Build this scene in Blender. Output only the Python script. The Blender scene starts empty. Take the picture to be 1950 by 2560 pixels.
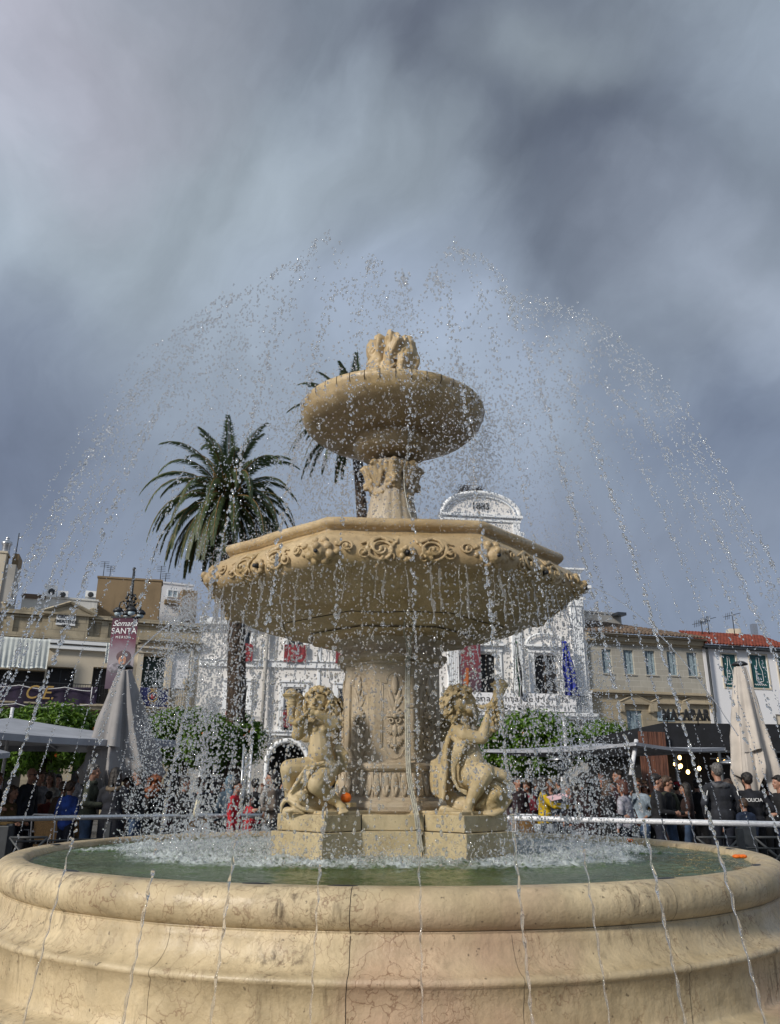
import bpy, bmesh, math, random
import numpy as np
from mathutils import Vector, Matrix, Euler, Quaternion, noise as mn
PI = math.pi
random.seed(7)
rng = np.random.default_rng(11)
S = bpy.context.scene
C = S.collection

# ------------------------------------------------------------------ camera
CAM = Vector((-0.018, -6.95, 1.42)); TILT = math.radians(19.05); ROLL = math.radians(0.28); FPX = 2000.0
_R0 = Vector((1, 0, 0)); _F = Vector((0, math.cos(TILT), math.sin(TILT))); _U0 = Vector((0, -math.sin(TILT), math.cos(TILT)))
_R = _R0 * math.cos(ROLL) + _U0 * math.sin(ROLL); _U = _U0 * math.cos(ROLL) - _R0 * math.sin(ROLL)
cd = bpy.data.cameras.new('camera'); cam = bpy.data.objects.new('camera', cd); C.objects.link(cam)
M = Matrix((( _R.x, _U.x, -_F.x, CAM.x), (_R.y, _U.y, -_F.y, CAM.y), (_R.z, _U.z, -_F.z, CAM.z), (0, 0, 0, 1)))
cam.matrix_world = M
cd.sensor_fit = 'VERTICAL'; cd.sensor_height = 24.0; cd.lens = 24.0 * FPX / 2560.0
cd.clip_start = 0.05; cd.clip_end = 3000
S.camera = cam

def ray(u, v):
    return (_F * FPX + _R * (u - 975) + _U * (1280 - v)).normalized()
def atD(u, v, D):              # point at forward distance D from the camera
    d = ray(u, v); return CAM + d * (D / d.y)
def atY(u, v, y):
    return atD(u, v, y - CAM.y)
def atZ(u, v, z):
    d = ray(u, v); return CAM + d * ((z - CAM.z) / d.z)

# ------------------------------------------------------------------ view, sun, sky
S.view_settings.view_transform = 'Standard'; S.view_settings.look = 'None'
S.view_settings.exposure = 0.36; S.view_settings.gamma = 1.0
SUN_AZ = Vector((-0.72, -0.69)).normalized(); SUN_EL = math.radians(29)
sd = Vector((SUN_AZ.x * math.cos(SUN_EL), SUN_AZ.y * math.cos(SUN_EL), math.sin(SUN_EL)))
sl = bpy.data.lights.new('sun', 'SUN'); sl.energy = 2.7; sl.angle = math.radians(8); sl.color = (1.0, 0.93, 0.83)
so = bpy.data.objects.new('sun', sl); C.objects.link(so)
so.rotation_euler = sd.to_track_quat('Z', 'Y').to_euler(); so.location = (0, 0, 30)

W = bpy.data.worlds.new('World'); S.world = W; W.use_nodes = True
nt = W.node_tree; nt.nodes.clear()
def N(t, **k):
    n = nt.nodes.new(t)
    for a, b in k.items(): setattr(n, a, b)
    return n
def srgb(r, g, b, a=1.0):
    f = lambda c: (c / 255 / 12.92) if c / 255 <= 0.04045 else ((c / 255 + 0.055) / 1.055) ** 2.4
    return (f(r), f(g), f(b), a)
out = N('ShaderNodeOutputWorld'); bg = N('ShaderNodeBackground'); tc = N('ShaderNodeTexCoord')
nt.links.new(bg.outputs[0], out.inputs[0])
def wmath(op, a, b=None, clamp=False):
    n = N('ShaderNodeMath', operation=op, use_clamp=clamp)
    for i, x in enumerate((a, b)):
        if x is None: continue
        if isinstance(x, (int, float)): n.inputs[i].default_value = x
        else: nt.links.new(x, n.inputs[i])
    return n.outputs[0]
def wmix(fac, a, b, bt='MIX'):
    n = N('ShaderNodeMix', data_type='RGBA', blend_type=bt)
    for i, x in ((0, fac), (6, a), (7, b)):
        if isinstance(x, (int, float)): n.inputs[i].default_value = x
        elif isinstance(x, tuple): n.inputs[i].default_value = x
        else: nt.links.new(x, n.inputs[i])
    return n.outputs[2]
# warp the direction a little so that the cloud masses get ragged edges
warp = N('ShaderNodeTexNoise'); warp.inputs['Scale'].default_value = 2.6; warp.inputs['Detail'].default_value = 6; warp.inputs['Roughness'].default_value = 0.5
nt.links.new(tc.outputs['Generated'], warp.inputs['Vector'])
vs = N('ShaderNodeVectorMath', operation='SUBTRACT'); nt.links.new(warp.outputs['Color'], vs.inputs[0]); vs.inputs[1].default_value = (0.5, 0.5, 0.5)
vm = N('ShaderNodeVectorMath', operation='SCALE'); nt.links.new(vs.outputs[0], vm.inputs[0]); vm.inputs['Scale'].default_value = 0.36
va = N('ShaderNodeVectorMath', operation='ADD'); nt.links.new(vm.outputs[0], va.inputs[0]); nt.links.new(tc.outputs['Generated'], va.inputs[1])
WD = va.outputs[0]
_sd = (ray(1250, 200) - ray(950, 900)).normalized()
_dn = N('ShaderNodeVectorMath', operation='DOT_PRODUCT'); nt.links.new(WD, _dn.inputs[0]); _dn.inputs[1].default_value = _sd
_dv = N('ShaderNodeVectorMath', operation='SCALE'); _dv.inputs[0].default_value = _sd; nt.links.new(wmath('MULTIPLY', _dn.outputs['Value'], 0.72), _dv.inputs['Scale'])
_st = N('ShaderNodeVectorMath', operation='SUBTRACT'); nt.links.new(WD, _st.inputs[0]); nt.links.new(_dv.outputs[0], _st.inputs[1]); STREAK = _st.outputs[0]
_en = N('ShaderNodeTexNoise'); _en.inputs['Scale'].default_value = 4.2; _en.inputs['Detail'].default_value = 11; _en.inputs['Roughness'].default_value = 0.55; nt.links.new(STREAK, _en.inputs['Vector']); EDGE = _en.outputs[0]
def blob(u, v, ru, rv, rot, warped=True):     # soft elliptical cloud mass seen in this direction of the sky
    c = ray(u, v); a = (ray(u + 60, v) - c).normalized(); b = c.cross(a).normalized() * -1
    ca, sa = math.cos(rot), math.sin(rot)
    e1 = (a * ca + b * sa) / (ru / FPX); e2 = (b * ca - a * sa) / (rv / FPX)
    def dot(e):
        n = N('ShaderNodeVectorMath', operation='DOT_PRODUCT'); nt.links.new(WD if warped else tc.outputs['Generated'], n.inputs[0]); n.inputs[1].default_value = e
        return wmath('SUBTRACT', n.outputs['Value'], e.dot(c))
    d = wmath('ADD', wmath('POWER', dot(e1), 2.0), wmath('POWER', dot(e2), 2.0))
    d = wmath('SQRT', d)
    d = wmath('ADD', d, wmath('MULTIPLY', wmath('SUBTRACT', EDGE, 0.5), 1.15))
    m = N('ShaderNodeMapRange', interpolation_type='SMOOTHSTEP'); nt.links.new(d, m.inputs[0])
    m.inputs[1].default_value = 0.0; m.inputs[2].default_value = 1.0; m.inputs[3].default_value = 1.0; m.inputs[4].default_value = 0.0
    return m.outputs[0]
sep = N('ShaderNodeSeparateXYZ'); nt.links.new(tc.outputs['Generated'], sep.inputs[0])
gr = N('ShaderNodeMapRange', interpolation_type='SMOOTHSTEP'); nt.links.new(sep.outputs['Z'], gr.inputs[0]); gr.inputs[1].default_value = 0.1; gr.inputs[2].default_value = 0.62
col = wmix(gr.outputs[0], srgb(128, 139, 160), srgb(156, 168, 181))
for (u, v, ru, rv, rot, c, f) in [
        (520, 470, 900, 420, 0.15, srgb(164, 176, 186), 0.8),
        (1080, 820, 700, 420, -0.2, srgb(156, 169, 190), 0.7),
        (100, 60, 560, 420, 0.0, srgb(186, 185, 199), 0.8),
        (70, 1120, 520, 480, 0.0, srgb(108, 118, 140), 0.8),
        (1900, 1050, 620, 330, -0.3, srgb(108, 119, 141), 0.85),
        (1500, 1330, 700, 200, 0.0, srgb(124, 130, 146), 0.5),
        (1010, 60, 700, 330, 0.1, srgb(98, 105, 119), 0.95),
        (1500, 420, 800, 400, -0.75, srgb(90, 98, 114), 1.0),
        (1340, 120, 300, 170, 0.1, srgb(166, 178, 187), 0.55),
        (1820, 700, 600, 200, -0.62, srgb(170, 181, 197), 0.75),
        (1850, 200, 260, 420, -0.3, srgb(150, 162, 178), 0.5),
        (420, 180, 300, 380, 0.5, srgb(136, 144, 152), 0.4)]:
    col = wmix(wmath('MULTIPLY', blob(u, v, ru, rv, rot), f), col, c)
# wispy streaks at two scales
mp = N('ShaderNodeMapping'); mp.inputs['Scale'].default_value = (1.6, 1.6, 1.6)
nt.links.new(STREAK, mp.inputs[0])
n1 = N('ShaderNodeTexNoise'); n1.inputs['Scale'].default_value = 3.0; n1.inputs['Detail'].default_value = 9; n1.inputs['Roughness'].default_value = 0.56; nt.links.new(mp.outputs[0], n1.inputs['Vector'])
n2 = N('ShaderNodeTexNoise'); n2.inputs['Scale'].default_value = 5.0; n2.inputs['Detail'].default_value = 8; n2.inputs['Roughness'].default_value = 0.55; nt.links.new(WD, n2.inputs['Vector'])
s1 = N('ShaderNodeMapRange'); nt.links.new(n1.outputs[0], s1.inputs[0]); s1.inputs[1].default_value = 0.3; s1.inputs[2].default_value = 0.7; s1.inputs[3].default_value = 0.64; s1.inputs[4].default_value = 0.92
s2 = N('ShaderNodeMapRange'); nt.links.new(n2.outputs[0], s2.inputs[0]); s2.inputs[1].default_value = 0.3; s2.inputs[2].default_value = 0.7; s2.inputs[3].default_value = 0.90; s2.inputs[4].default_value = 1.10
vmul = N('ShaderNodeVectorMath', operation='SCALE'); nt.links.new(col, vmul.inputs[0]); nt.links.new(wmath('MULTIPLY', s1.outputs[0], s2.outputs[0]), vmul.inputs['Scale'])
sky = N('ShaderNodeTexSky', sky_type='NISHITA'); sky.sun_disc = False; sky.sun_elevation = SUN_EL; sky.sun_rotation = math.atan2(SUN_AZ.x, SUN_AZ.y)
ssc = N('ShaderNodeVectorMath', operation='SCALE'); nt.links.new(sky.outputs[0], ssc.inputs[0]); ssc.inputs['Scale'].default_value = 0.006
sadd = N('ShaderNodeVectorMath', operation='ADD'); nt.links.new(vmul.outputs[0], sadd.inputs[0]); nt.links.new(ssc.outputs[0], sadd.inputs[1])
nt.links.new(sadd.outputs[0], bg.inputs['Color']); bg.inputs['Strength'].default_value = 1.0

# ------------------------------------------------------------------ object helpers
def tag(o, label=None, cat=None, group=None, kind=None):
    if label: o['label'] = label
    if cat: o['category'] = cat
    if group: o['group'] = group
    if kind: o['kind'] = kind
    return o
def empty(name, loc, label, cat, group=None, rz=0):
    o = bpy.data.objects.new(name, None); C.objects.link(o); o.location = loc; o.rotation_euler = (0, 0, rz); o.empty_display_size = 0.1
    return tag(o, label, cat, group)
class MB:
    def __init__(s): s.v = []; s.f = []; s.sm = []
    def add(s, vs, fs, smooth=False):
        b = len(s.v); s.v.extend([tuple(p) for p in vs]); s.f.extend([tuple(i + b for i in f) for f in fs]); s.sm.extend([smooth] * len(fs)); return s
    def hexa(s, p):      # 8 points: bottom ring 0-3, top ring 4-7
        return s.add(p, [(0, 3, 2, 1), (4, 5, 6, 7), (0, 1, 5, 4), (1, 2, 6, 5), (2, 3, 7, 6), (3, 0, 4, 7)])
    def box(s, c, d, M3=None):
        c = Vector(c); pts = []
        for z in (-.5, .5):
            for x, y in ((-.5, -.5), (.5, -.5), (.5, .5), (-.5, .5)):
                p = Vector((x * d[0], y * d[1], z * d[2]))
                if M3 is not None: p = M3 @ p
                pts.append(c + p)
        return s.hexa(pts)
    def tube(s, pts, r, n=8, cap=True, smooth=True):
        pts = [Vector(p) for p in pts]; k = len(pts)
        rr = r if isinstance(r, (list, tuple)) else [r] * k
        vs = []; up = Vector((0.13, 0.21, 0.97))
        t = (pts[1] - pts[0]).normalized()
        a = t.cross(up);
        if a.length < 1e-3: a = t.cross(Vector((1, 0, 0)))
        a.normalize()
        for i in range(k):
            t = (pts[min(i + 1, k - 1)] - pts[max(i - 1, 0)]).normalized()
            a = (a - t * a.dot(t)).normalized(); b = t.cross(a)
            for j in range(n):
                an = 2 * PI * j / n; vs.append(pts[i] + (a * math.cos(an) + b * math.sin(an)) * rr[i])
        fs = []
        for i in range(k - 1):
            for j in range(n):
                fs.append((i * n + j, i * n + (j + 1) % n, (i + 1) * n + (j + 1) % n, (i + 1) * n + j))
        if cap: fs.append(tuple(range(n))[::-1]); fs.append(tuple((k - 1) * n + j for j in range(n)))
        return s.add(vs, fs, smooth)
    def lathe(s, prof, n=48, c=(0, 0), smooth=True, rot=0.0, sub=1, fn=None):
        # n-sided revolution; sub>1 subdivides each flat side (used for octagons)
        vs = []; m = n * sub
        for (r, z) in prof:
            for i in range(n):
                a0 = rot + 2 * PI * i / n; a1 = rot + 2 * PI * (i + 1) / n
                for j in range(sub):
                    t = j / sub
                    x = r * (math.cos(a0) * (1 - t) + math.cos(a1) * t); y = r * (math.sin(a0) * (1 - t) + math.sin(a1) * t)
                    p = Vector((c[0] + x, c[1] + y, z))
                    if fn: p = fn(p)
                    vs.append(p)
        fs = []
        for k in range(len(prof) - 1):
            for j in range(m):
                fs.append((k * m + j, k * m + (j + 1) % m, (k + 1) * m + (j + 1) % m, (k + 1) * m + j))
        return s.add(vs, fs, smooth)
    def disc(s, r, z, n=48, c=(0, 0), rot=0, flip=False):
        vs = [(c[0] + r * math.cos(rot + 2 * PI * i / n), c[1] + r * math.sin(rot + 2 * PI * i / n), z) for i in range(n)]
        f = tuple(range(n)); return s.add(vs, [f[::-1] if flip else f])
    def ell(s, c, r, M3=None, seg=12, rings=8, smooth=True):
        c = Vector(c); r = r if isinstance(r, (tuple, list)) else (r, r, r)
        vs = []; fs = []
        def P(x, y, z):
            p = Vector((x * r[0], y * r[1], z * r[2])); return c + (M3 @ p if M3 is not None else p)
        vs.append(P(0, 0, 1))
        for i in range(1, rings):
            th = PI * i / rings
            for j in range(seg):
                ph = 2 * PI * j / seg; vs.append(P(math.sin(th) * math.cos(ph), math.sin(th) * math.sin(ph), math.cos(th)))
        vs.append(P(0, 0, -1)); L = len(vs) - 1
        for j in range(seg): fs.append((0, 1 + j, 1 + (j + 1) % seg))
        for i in range(rings - 2):
            for j in range(seg):
                a = 1 + i * seg; fs.append((a + j, a + seg + j, a + seg + (j + 1) % seg, a + (j + 1) % seg))
        a = 1 + (rings - 2) * seg
        for j in range(seg): fs.append((L, a + (j + 1) % seg, a + j))
        return s.add(vs, fs, smooth)
    def cap(s, A, ra, B, rb, seg=12):        # tapered capsule, closed
        A = Vector(A); B = Vector(B); d = B - A; L = d.length
        if L < 1e-5: return s.ell(A, max(ra, rb), seg=seg)
        t = d / L; pts = []; rr = []
        for k in range(0, 5):
            th = PI / 2 * (1 - k / 4.0); pts.append(A - t * ra * math.sin(th)); rr.append(max(ra * math.cos(th), ra * 0.02))
        for k in range(0, 5):
            th = PI / 2 * (k / 4.0); pts.append(B + t * rb * math.sin(th)); rr.append(max(rb * math.cos(th), rb * 0.02))
        return s.tube(pts, rr, seg)
    def chain(s, pts, rs, seg=12):
        for i in range(len(pts) - 1): s.cap(pts[i], rs[i], pts[i + 1], rs[i + 1], seg)
        return s
    def mesh(s, name):
        me = bpy.data.meshes.new(name); me.from_pydata(s.v, [], s.f); me.update()
        if any(s.sm): me.polygons.foreach_set('use_smooth', s.sm)
        return me
def wloc(o):
    if o is None: return Vector((0, 0, 0))
    return wloc(o.parent) + o.location
def obj(name, mb, mat, parent=None, loc=None, bevel=0, label=None, local=False):
    """link mb (built in world coordinates unless local) as one mesh object under parent"""
    me = mb.mesh(name) if isinstance(mb, MB) else mb
    o = bpy.data.objects.new(name, me); C.objects.link(o)
    if parent is not None:
        o.parent = parent
        if not local:
            me.transform(Matrix.Translation(-wloc(parent)))
        if loc is not None: o.location = loc
    elif loc is not None:
        if not local: me.transform(Matrix.Translation(-Vector(loc)))
        o.location = loc
    mats = mat if isinstance(mat, list) else [mat]
    for m in mats: me.materials.append(m)
    if bevel:
        b = o.modifiers.new('bevel', 'BEVEL'); b.width = bevel; b.segments = 2; b.limit_method = 'ANGLE'
    if label: o['label'] = label
    return o
def sculpt(mb, voxel, smooth=2, disp=None):
    """fuse overlapping closed shapes into one continuous skin"""
    me = mb.mesh('raw'); o = bpy.data.objects.new('tmp', me); C.objects.link(o)
    m = o.modifiers.new('r', 'REMESH'); m.mode = 'VOXEL'; m.voxel_size = voxel; m.use_smooth_shade = True
    if smooth:
        k = o.modifiers.new('s', 'SMOOTH'); k.factor = 0.5; k.iterations = smooth
    dg = bpy.context.evaluated_depsgraph_get(); dg.update()
    r = bpy.data.meshes.new_from_object(o.evaluated_get(dg))
    bpy.data.objects.remove(o); bpy.data.meshes.remove(me)
    if disp:
        n = len(r.vertices); co = np.empty(n * 3); r.vertices.foreach_get('co', co); co = co.reshape(-1, 3)
        no = np.empty(n * 3); r.vertex_normals.foreach_get('vector', no); no = no.reshape(-1, 3)
        for i in range(n):
            co[i] += no[i] * disp(Vector(co[i]))
        r.vertices.foreach_set('co', co.ravel())
    r.polygons.foreach_set('use_smooth', [True] * len(r.polygons)); r.update()
    return r
def copy_tree(o, parent=None):
    c = o.copy(); C.objects.link(c)
    if parent is not None: c.parent = parent
    for ch in list(o.children): copy_tree(ch, c)
    return c
def text(body, size, origin, xdir, ydir, mat, parent, extrude=0.003, name='lettering', align='CENTER', wx=1.0, bold=0.0, shear=0.0, space=1.0):
    cu = bpy.data.curves.new('t', 'FONT'); cu.body = body; cu.size = size; cu.extrude = extrude; cu.align_x = align; cu.align_y = 'CENTER'
    cu.offset = bold; cu.shear = shear; cu.space_character = space
    o = bpy.data.objects.new('t', cu); C.objects.link(o)
    dg = bpy.context.evaluated_depsgraph_get(); dg.update()
    me = bpy.data.meshes.new_from_object(o.evaluated_get(dg)); bpy.data.objects.remove(o)
    x = Vector(xdir).normalized(); y = Vector(ydir).normalized(); z = x.cross(y)
    R3 = Matrix(((x.x * wx, y.x, z.x, origin[0]), (x.y * wx, y.y, z.y, origin[1]), (x.z * wx, y.z, z.z, origin[2]), (0, 0, 0, 1)))
    me.transform(R3); me.name = name
    return obj(name, me, mat, parent)

# ------------------------------------------------------------------ materials
def newmat(name):
    m = bpy.data.materials.new(name); m.use_nodes = True; t = m.node_tree; b = t.nodes['Principled BSDF']; return m, t, b
class NT:
    def __init__(s, t): s.t = t
    def n(s, ty, **k):
        x = s.t.nodes.new(ty)
        for a, b in k.items(): setattr(x, a, b)
        return x
    def l(s, a, b): s.t.links.new(a, b)
    def put(s, sock, x):
        if isinstance(x, (int, float, tuple)): sock.default_value = x
        else: s.l(x, sock)
    def math(s, op, a, b=0.0, clamp=False):
        x = s.n('ShaderNodeMath', operation=op, use_clamp=clamp); s.put(x.inputs[0], a); s.put(x.inputs[1], b); return x.outputs[0]
    def mix(s, f, a, b, bt='MIX'):
        x = s.n('ShaderNodeMix', data_type='RGBA', blend_type=bt); s.put(x.inputs[0], f); s.put(x.inputs[6], a); s.put(x.inputs[7], b); return x.outputs[2]
    def noise(s, vec, scale, detail=5, rough=0.55, dist=0.0):
        x = s.n('ShaderNodeTexNoise'); s.l(vec, x.inputs['Vector']); x.inputs['Scale'].default_value = scale; x.inputs['Detail'].default_value = detail
        x.inputs['Roughness'].default_value = rough; x.inputs['Distortion'].default_value = dist; return x.outputs[0]
    def ramp(s, v, a, b, lo=0.0, hi=1.0):
        x = s.n('ShaderNodeMapRange', interpolation_type='SMOOTHSTEP'); s.l(v, x.inputs[0])
        x.inputs[1].default_value = a; x.inputs[2].default_value = b; x.inputs[3].default_value = lo; x.inputs[4].default_value = hi; return x.outputs[0]
    def coord(s, scale=(1, 1, 1), rot=(0, 0, 0), kind='Object'):
        c = s.n('ShaderNodeTexCoord'); m = s.n('ShaderNodeMapping'); s.l(c.outputs[kind], m.inputs[0]); m.inputs['Scale'].default_value = scale; m.inputs['Rotation'].default_value = rot; return m.outputs[0]
    def bump(s, b, h, strength, dist=0.01, prev=None):
        x = s.n('ShaderNodeBump'); x.inputs['Strength'].default_value = strength; x.inputs['Distance'].default_value = dist; s.l(h, x.inputs['Height'])
        if prev is not None: s.l(prev, x.inputs['Normal'])
        s.l(x.outputs[0], b.inputs['Normal']); return x.outputs[0]
def c4(c): return (c[0], c[1], c[2], 1.0)
def mat(name, c, rough=0.7, var=0.15, scale=6.0, bump=0.15, metal=0.0, spec=0.5, c2=None, bdist=0.01, stretch=(1, 1, 1)):
    m, t, b = newmat(name); k = NT(t); v = k.coord(stretch)
    n = k.noise(v, scale, 6); c2 = c2 or tuple(x * (1 - var * 1.6) for x in c[:3]); c1 = tuple(min(1, x * (1 + var * 0.5)) for x in c[:3])
    k.l(k.mix(k.ramp(n, 0.3, 0.7), c4(c2), c4(c1)), b.inputs['Base Color'])
    b.inputs['Roughness'].default_value = rough; b.inputs['Metallic'].default_value = metal; b.inputs['Specular IOR Level'].default_value = spec
    if bump: k.bump(b, k.noise(v, scale * 6, 5), bump, bdist)
    return m
def stone(name, light, dark, vein, wet=0.4, vscale=5.0, veins=0.6, streak=0.5, bump=0.35, joints=None, moss=0.0, pink=0.0):
    m, t, b = newmat(name); k = NT(t); v = k.coord()
    n = k.noise(v, 1.6, 6, 0.6, 0.4); base = k.mix(k.ramp(n, 0.32, 0.68), c4(dark), c4(light))
    if pink:
        base = k.mix(k.math('MULTIPLY', k.ramp(k.noise(v, 1.1, 3), 0.5, 0.72), pink), base, (0.46, 0.28, 0.21, 1))
    n3 = k.noise(v, 14, 6, 0.65); base = k.mix(k.ramp(n3, 0.2, 0.8, 0.0, 0.3), base, c4(tuple(x * 0.6 for x in dark)), 'MIX')
    # veins: edges of warped cells
    wp = k.n('ShaderNodeTexNoise'); wp.inputs['Scale'].default_value = 3.5; wp.inputs['Detail'].default_value = 6; k.l(v, wp.inputs['Vector'])
    sc = k.n('ShaderNodeVectorMath', operation='SCALE'); k.l(wp.outputs['Color'], sc.inputs[0]); sc.inputs['Scale'].default_value = 0.55
    ad = k.n('ShaderNodeVectorMath', operation='ADD'); k.l(sc.outputs[0], ad.inputs[0]); k.l(v, ad.inputs[1])
    vo = k.n('ShaderNodeTexVoronoi', feature='DISTANCE_TO_EDGE'); vo.inputs['Scale'].default_value = vscale; k.l(ad.outputs[0], vo.inputs['Vector'])
    ve = k.ramp(vo.outputs['Distance'], 0.0, 0.035, 1.0, 0.0)
    msk = k.ramp(k.noise(v, 2.3, 4), 0.42, 0.62)
    ve = k.math('MULTIPLY', k.math('MULTIPLY', ve, msk), veins)
    base = k.mix(ve, base, c4(vein))
    vb = k.n('ShaderNodeTexVoronoi', feature='DISTANCE_TO_EDGE'); vb.inputs['Scale'].default_value = vscale * 2.3
    ms = k.n('ShaderNodeMapping'); ms.inputs['Scale'].default_value = (1, 1, 0.45); k.l(ad.outputs[0], ms.inputs[0]); k.l(ms.outputs[0], vb.inputs['Vector'])
    vf = k.math('MULTIPLY', k.math('MULTIPLY', k.ramp(vb.outputs['Distance'], 0.0, 0.05, 1.0, 0.0), k.ramp(k.noise(v, 3.1, 5), 0.48, 0.6)), veins * 0.8)
    base = k.mix(vf, base, c4(vein)); base = k.mix(k.math('MULTIPLY', k.ramp(k.noise(v, 5.5, 7, 0.7, 0.8), 0.5, 0.68), 0.38), base, c4(tuple(x * 0.55 for x in dark)))
    # runs of grime that follow the falling water
    v2 = k.coord((1, 1, 0.12)); st = k.ramp(k.noise(v2, 20, 6, 0.65), 0.50, 0.72)
    st = k.math('MULTIPLY', st, k.math('MULTIPLY', k.ramp(k.noise(v, 1.5, 3), 0.4, 0.65), streak))
    base = k.mix(st, base, (0.13, 0.095, 0.055, 1))
    if moss:
        base = k.mix(k.math('MULTIPLY', k.ramp(k.noise(v, 3.2, 4), 0.45, 0.7), moss), base, (0.25, 0.17, 0.045, 1))
    sp = k.ramp(k.noise(v, 30, 2), 0.69, 0.75); base = k.mix(k.math('MULTIPLY', sp, 0.7), base, (0.08, 0.06, 0.035, 1))
    if joints:
        pass
    k.l(base, b.inputs['Base Color'])
    k.l(k.ramp(k.noise(v, 4, 4), 0.35, 0.65, wet, wet + 0.35), b.inputs['Roughness'])
    pr = k.bump(b, k.noise(v, 9, 7, 0.65), bump, 0.02)
    pr = k.bump(b, k.noise(v2, 40, 4), bump * 0.5, 0.006, pr)
    k.bump(b, ve, -0.4, 0.004, pr)
    return m
m_basin = stone('basin_marble', (0.67, 0.545, 0.345), (0.44, 0.345, 0.205), (0.17, 0.085, 0.045), wet=0.34, vscale=8, veins=0.7, streak=1.0, bump=0.6, pink=0.55)
m_bowl = stone('bowl_stone', (0.60, 0.465, 0.275), (0.42, 0.305, 0.165), (0.14, 0.08, 0.04), wet=0.28, vscale=6, veins=0.2, streak=0.5, bump=0.5, moss=0.4)
m_column = stone('column_stone', (0.56, 0.475, 0.355), (0.42, 0.345, 0.25), (0.14, 0.085, 0.05), wet=0.4, vscale=5, veins=0.5, streak=0.3, moss=0.3)
m_block = stone('block_stone', (0.62, 0.52, 0.33), (0.46, 0.375, 0.22), (0.14, 0.085, 0.045), wet=0.35, vscale=9, veins=0.6, streak=0.25, moss=0.25)
m_cherub = stone('cherub_stone', (0.64, 0.535, 0.35), (0.47, 0.365, 0.20), (0.15, 0.09, 0.04), wet=0.42, vscale=6, veins=0.2, streak=0.2, bump=0.35, moss=0.6)

def ashlar(name, c1, c2, mortar, w, h, yaw=0, rough=0.85, var=0.3):
    m, t, b = newmat(name); k = NT(t); v = k.coord(rot=(0, 0, -yaw))
    s = k.n('ShaderNodeSeparateXYZ'); k.l(v, s.inputs[0]); cb = k.n('ShaderNodeCombineXYZ'); k.l(s.outputs[0], cb.inputs[0]); k.l(s.outputs[2], cb.inputs[1])
    br = k.n('ShaderNodeTexBrick'); k.l(cb.outputs[0], br.inputs['Vector']); br.inputs['Scale'].default_value = 1
    br.inputs['Brick Width'].default_value = w; br.inputs['Row Height'].default_value = h; br.inputs['Mortar Size'].default_value = 0.012
    br.inputs['Color1'].default_value = c4(c1); br.inputs['Color2'].default_value = c4(c2); br.inputs['Mortar'].default_value = c4(mortar)
    n = k.noise(v, 1.2, 7, 0.65); base = k.mix(k.ramp(n, 0.35, 0.75, 0.0, var * 2), br.outputs['Color'], c4(tuple(x * 0.45 for x in c1)))
    v2 = k.coord((1, 1, 0.1)); st = k.ramp(k.noise(v2, 5, 4), 0.55, 0.8, 0, var)
    base = k.mix(st, base, (0.10, 0.09, 0.075, 1))
    k.l(base, b.inputs['Base Color']); b.inputs['Roughness'].default_value = rough
    p = k.bump(b, br.outputs['Fac'], -0.6, 0.02); k.bump(b, k.noise(v, 18, 5), 0.3, 0.02, p)
    return m
def plaster(name, c, stain=0.25, rough=0.85):
    m, t, b = newmat(name); k = NT(t); v = k.coord(); v2 = k.coord((1, 1, 0.12))
    d = tuple(x * 0.62 for x in c)
    f = k.math('MULTIPLY', k.ramp(k.noise(v2, 2.5, 6), 0.5, 0.8), stain)
    base = k.mix(f, c4(c), c4(d)); base = k.mix(k.ramp(k.noise(v, 0.9, 6), 0.4, 0.8, 0, stain), base, c4(d))
    k.l(base, b.inputs['Base Color']); b.inputs['Roughness'].default_value = rough; k.bump(b, k.noise(v, 30, 4), 0.15, 0.01)
    return m
m_white = plaster('white_plaster', (0.74, 0.72, 0.70), 0.15); m_trim = plaster('white_trim', (0.80, 0.82, 0.84), 0.12)
m_cream = plaster('cream_wall', (0.60, 0.53, 0.42), 0.25); m_brown = plaster('brown_render', (0.23, 0.165, 0.095), 0.7)
m_greyw = plaster('grey_wall', (0.40, 0.385, 0.36), 0.6); m_purew = plaster('bright_white_wall', (0.80, 0.80, 0.82), 0.05)
m_dirtyw = plaster('dirty_white', (0.62, 0.62, 0.60), 0.8)
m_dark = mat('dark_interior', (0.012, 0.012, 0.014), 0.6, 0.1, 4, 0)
m_glass = mat('window_glass', (0.03, 0.035, 0.045), 0.08, 0.1, 2, 0, spec=0.8)
m_paleglass = mat('pale_glass', (0.42, 0.52, 0.58), 0.15, 0.1, 2, 0)
m_greenshut = mat('dark_green_blind', (0.012, 0.035, 0.028), 0.5, 0.2, 10, 0.2)
m_teal = mat('teal_panel', (0.008, 0.07, 0.075), 0.4, 0.1, 3, 0)
m_blueshut = mat('pale_blue_shutter', (0.33, 0.42, 0.47), 0.6, 0.25, 8, 0.2)
m_steel = mat('brushed_steel', (0.55, 0.56, 0.58), 0.32, 0.12, 30, 0.05, metal=0.9)
m_alu = mat('white_metal', (0.70, 0.71, 0.74), 0.4, 0.1, 20, 0.02)
m_iron = mat('dark_iron', (0.02, 0.021, 0.024), 0.45, 0.2, 20, 0.1)
m_darkgrey = mat('dark_grey_post', (0.035, 0.04, 0.045), 0.5, 0.2, 8, 0.05)
m_black = mat('black_canvas', (0.010, 0.011, 0.015), 0.75, 0.25, 5, 0.1)
m_wood = mat('reddish_wood', (0.20, 0.085, 0.05), 0.55, 0.35, 3.5, 0.2, stretch=(9, 9, 0.8), c2=(0.075, 0.032, 0.022))
m_wicker = mat('tan_wicker', (0.38, 0.22, 0.085), 0.7, 0.3, 60, 0.5)
m_canvasg = mat('grey_canvas', (0.27, 0.26, 0.26), 0.85, 0.12, 2.5, 0.15)
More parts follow.
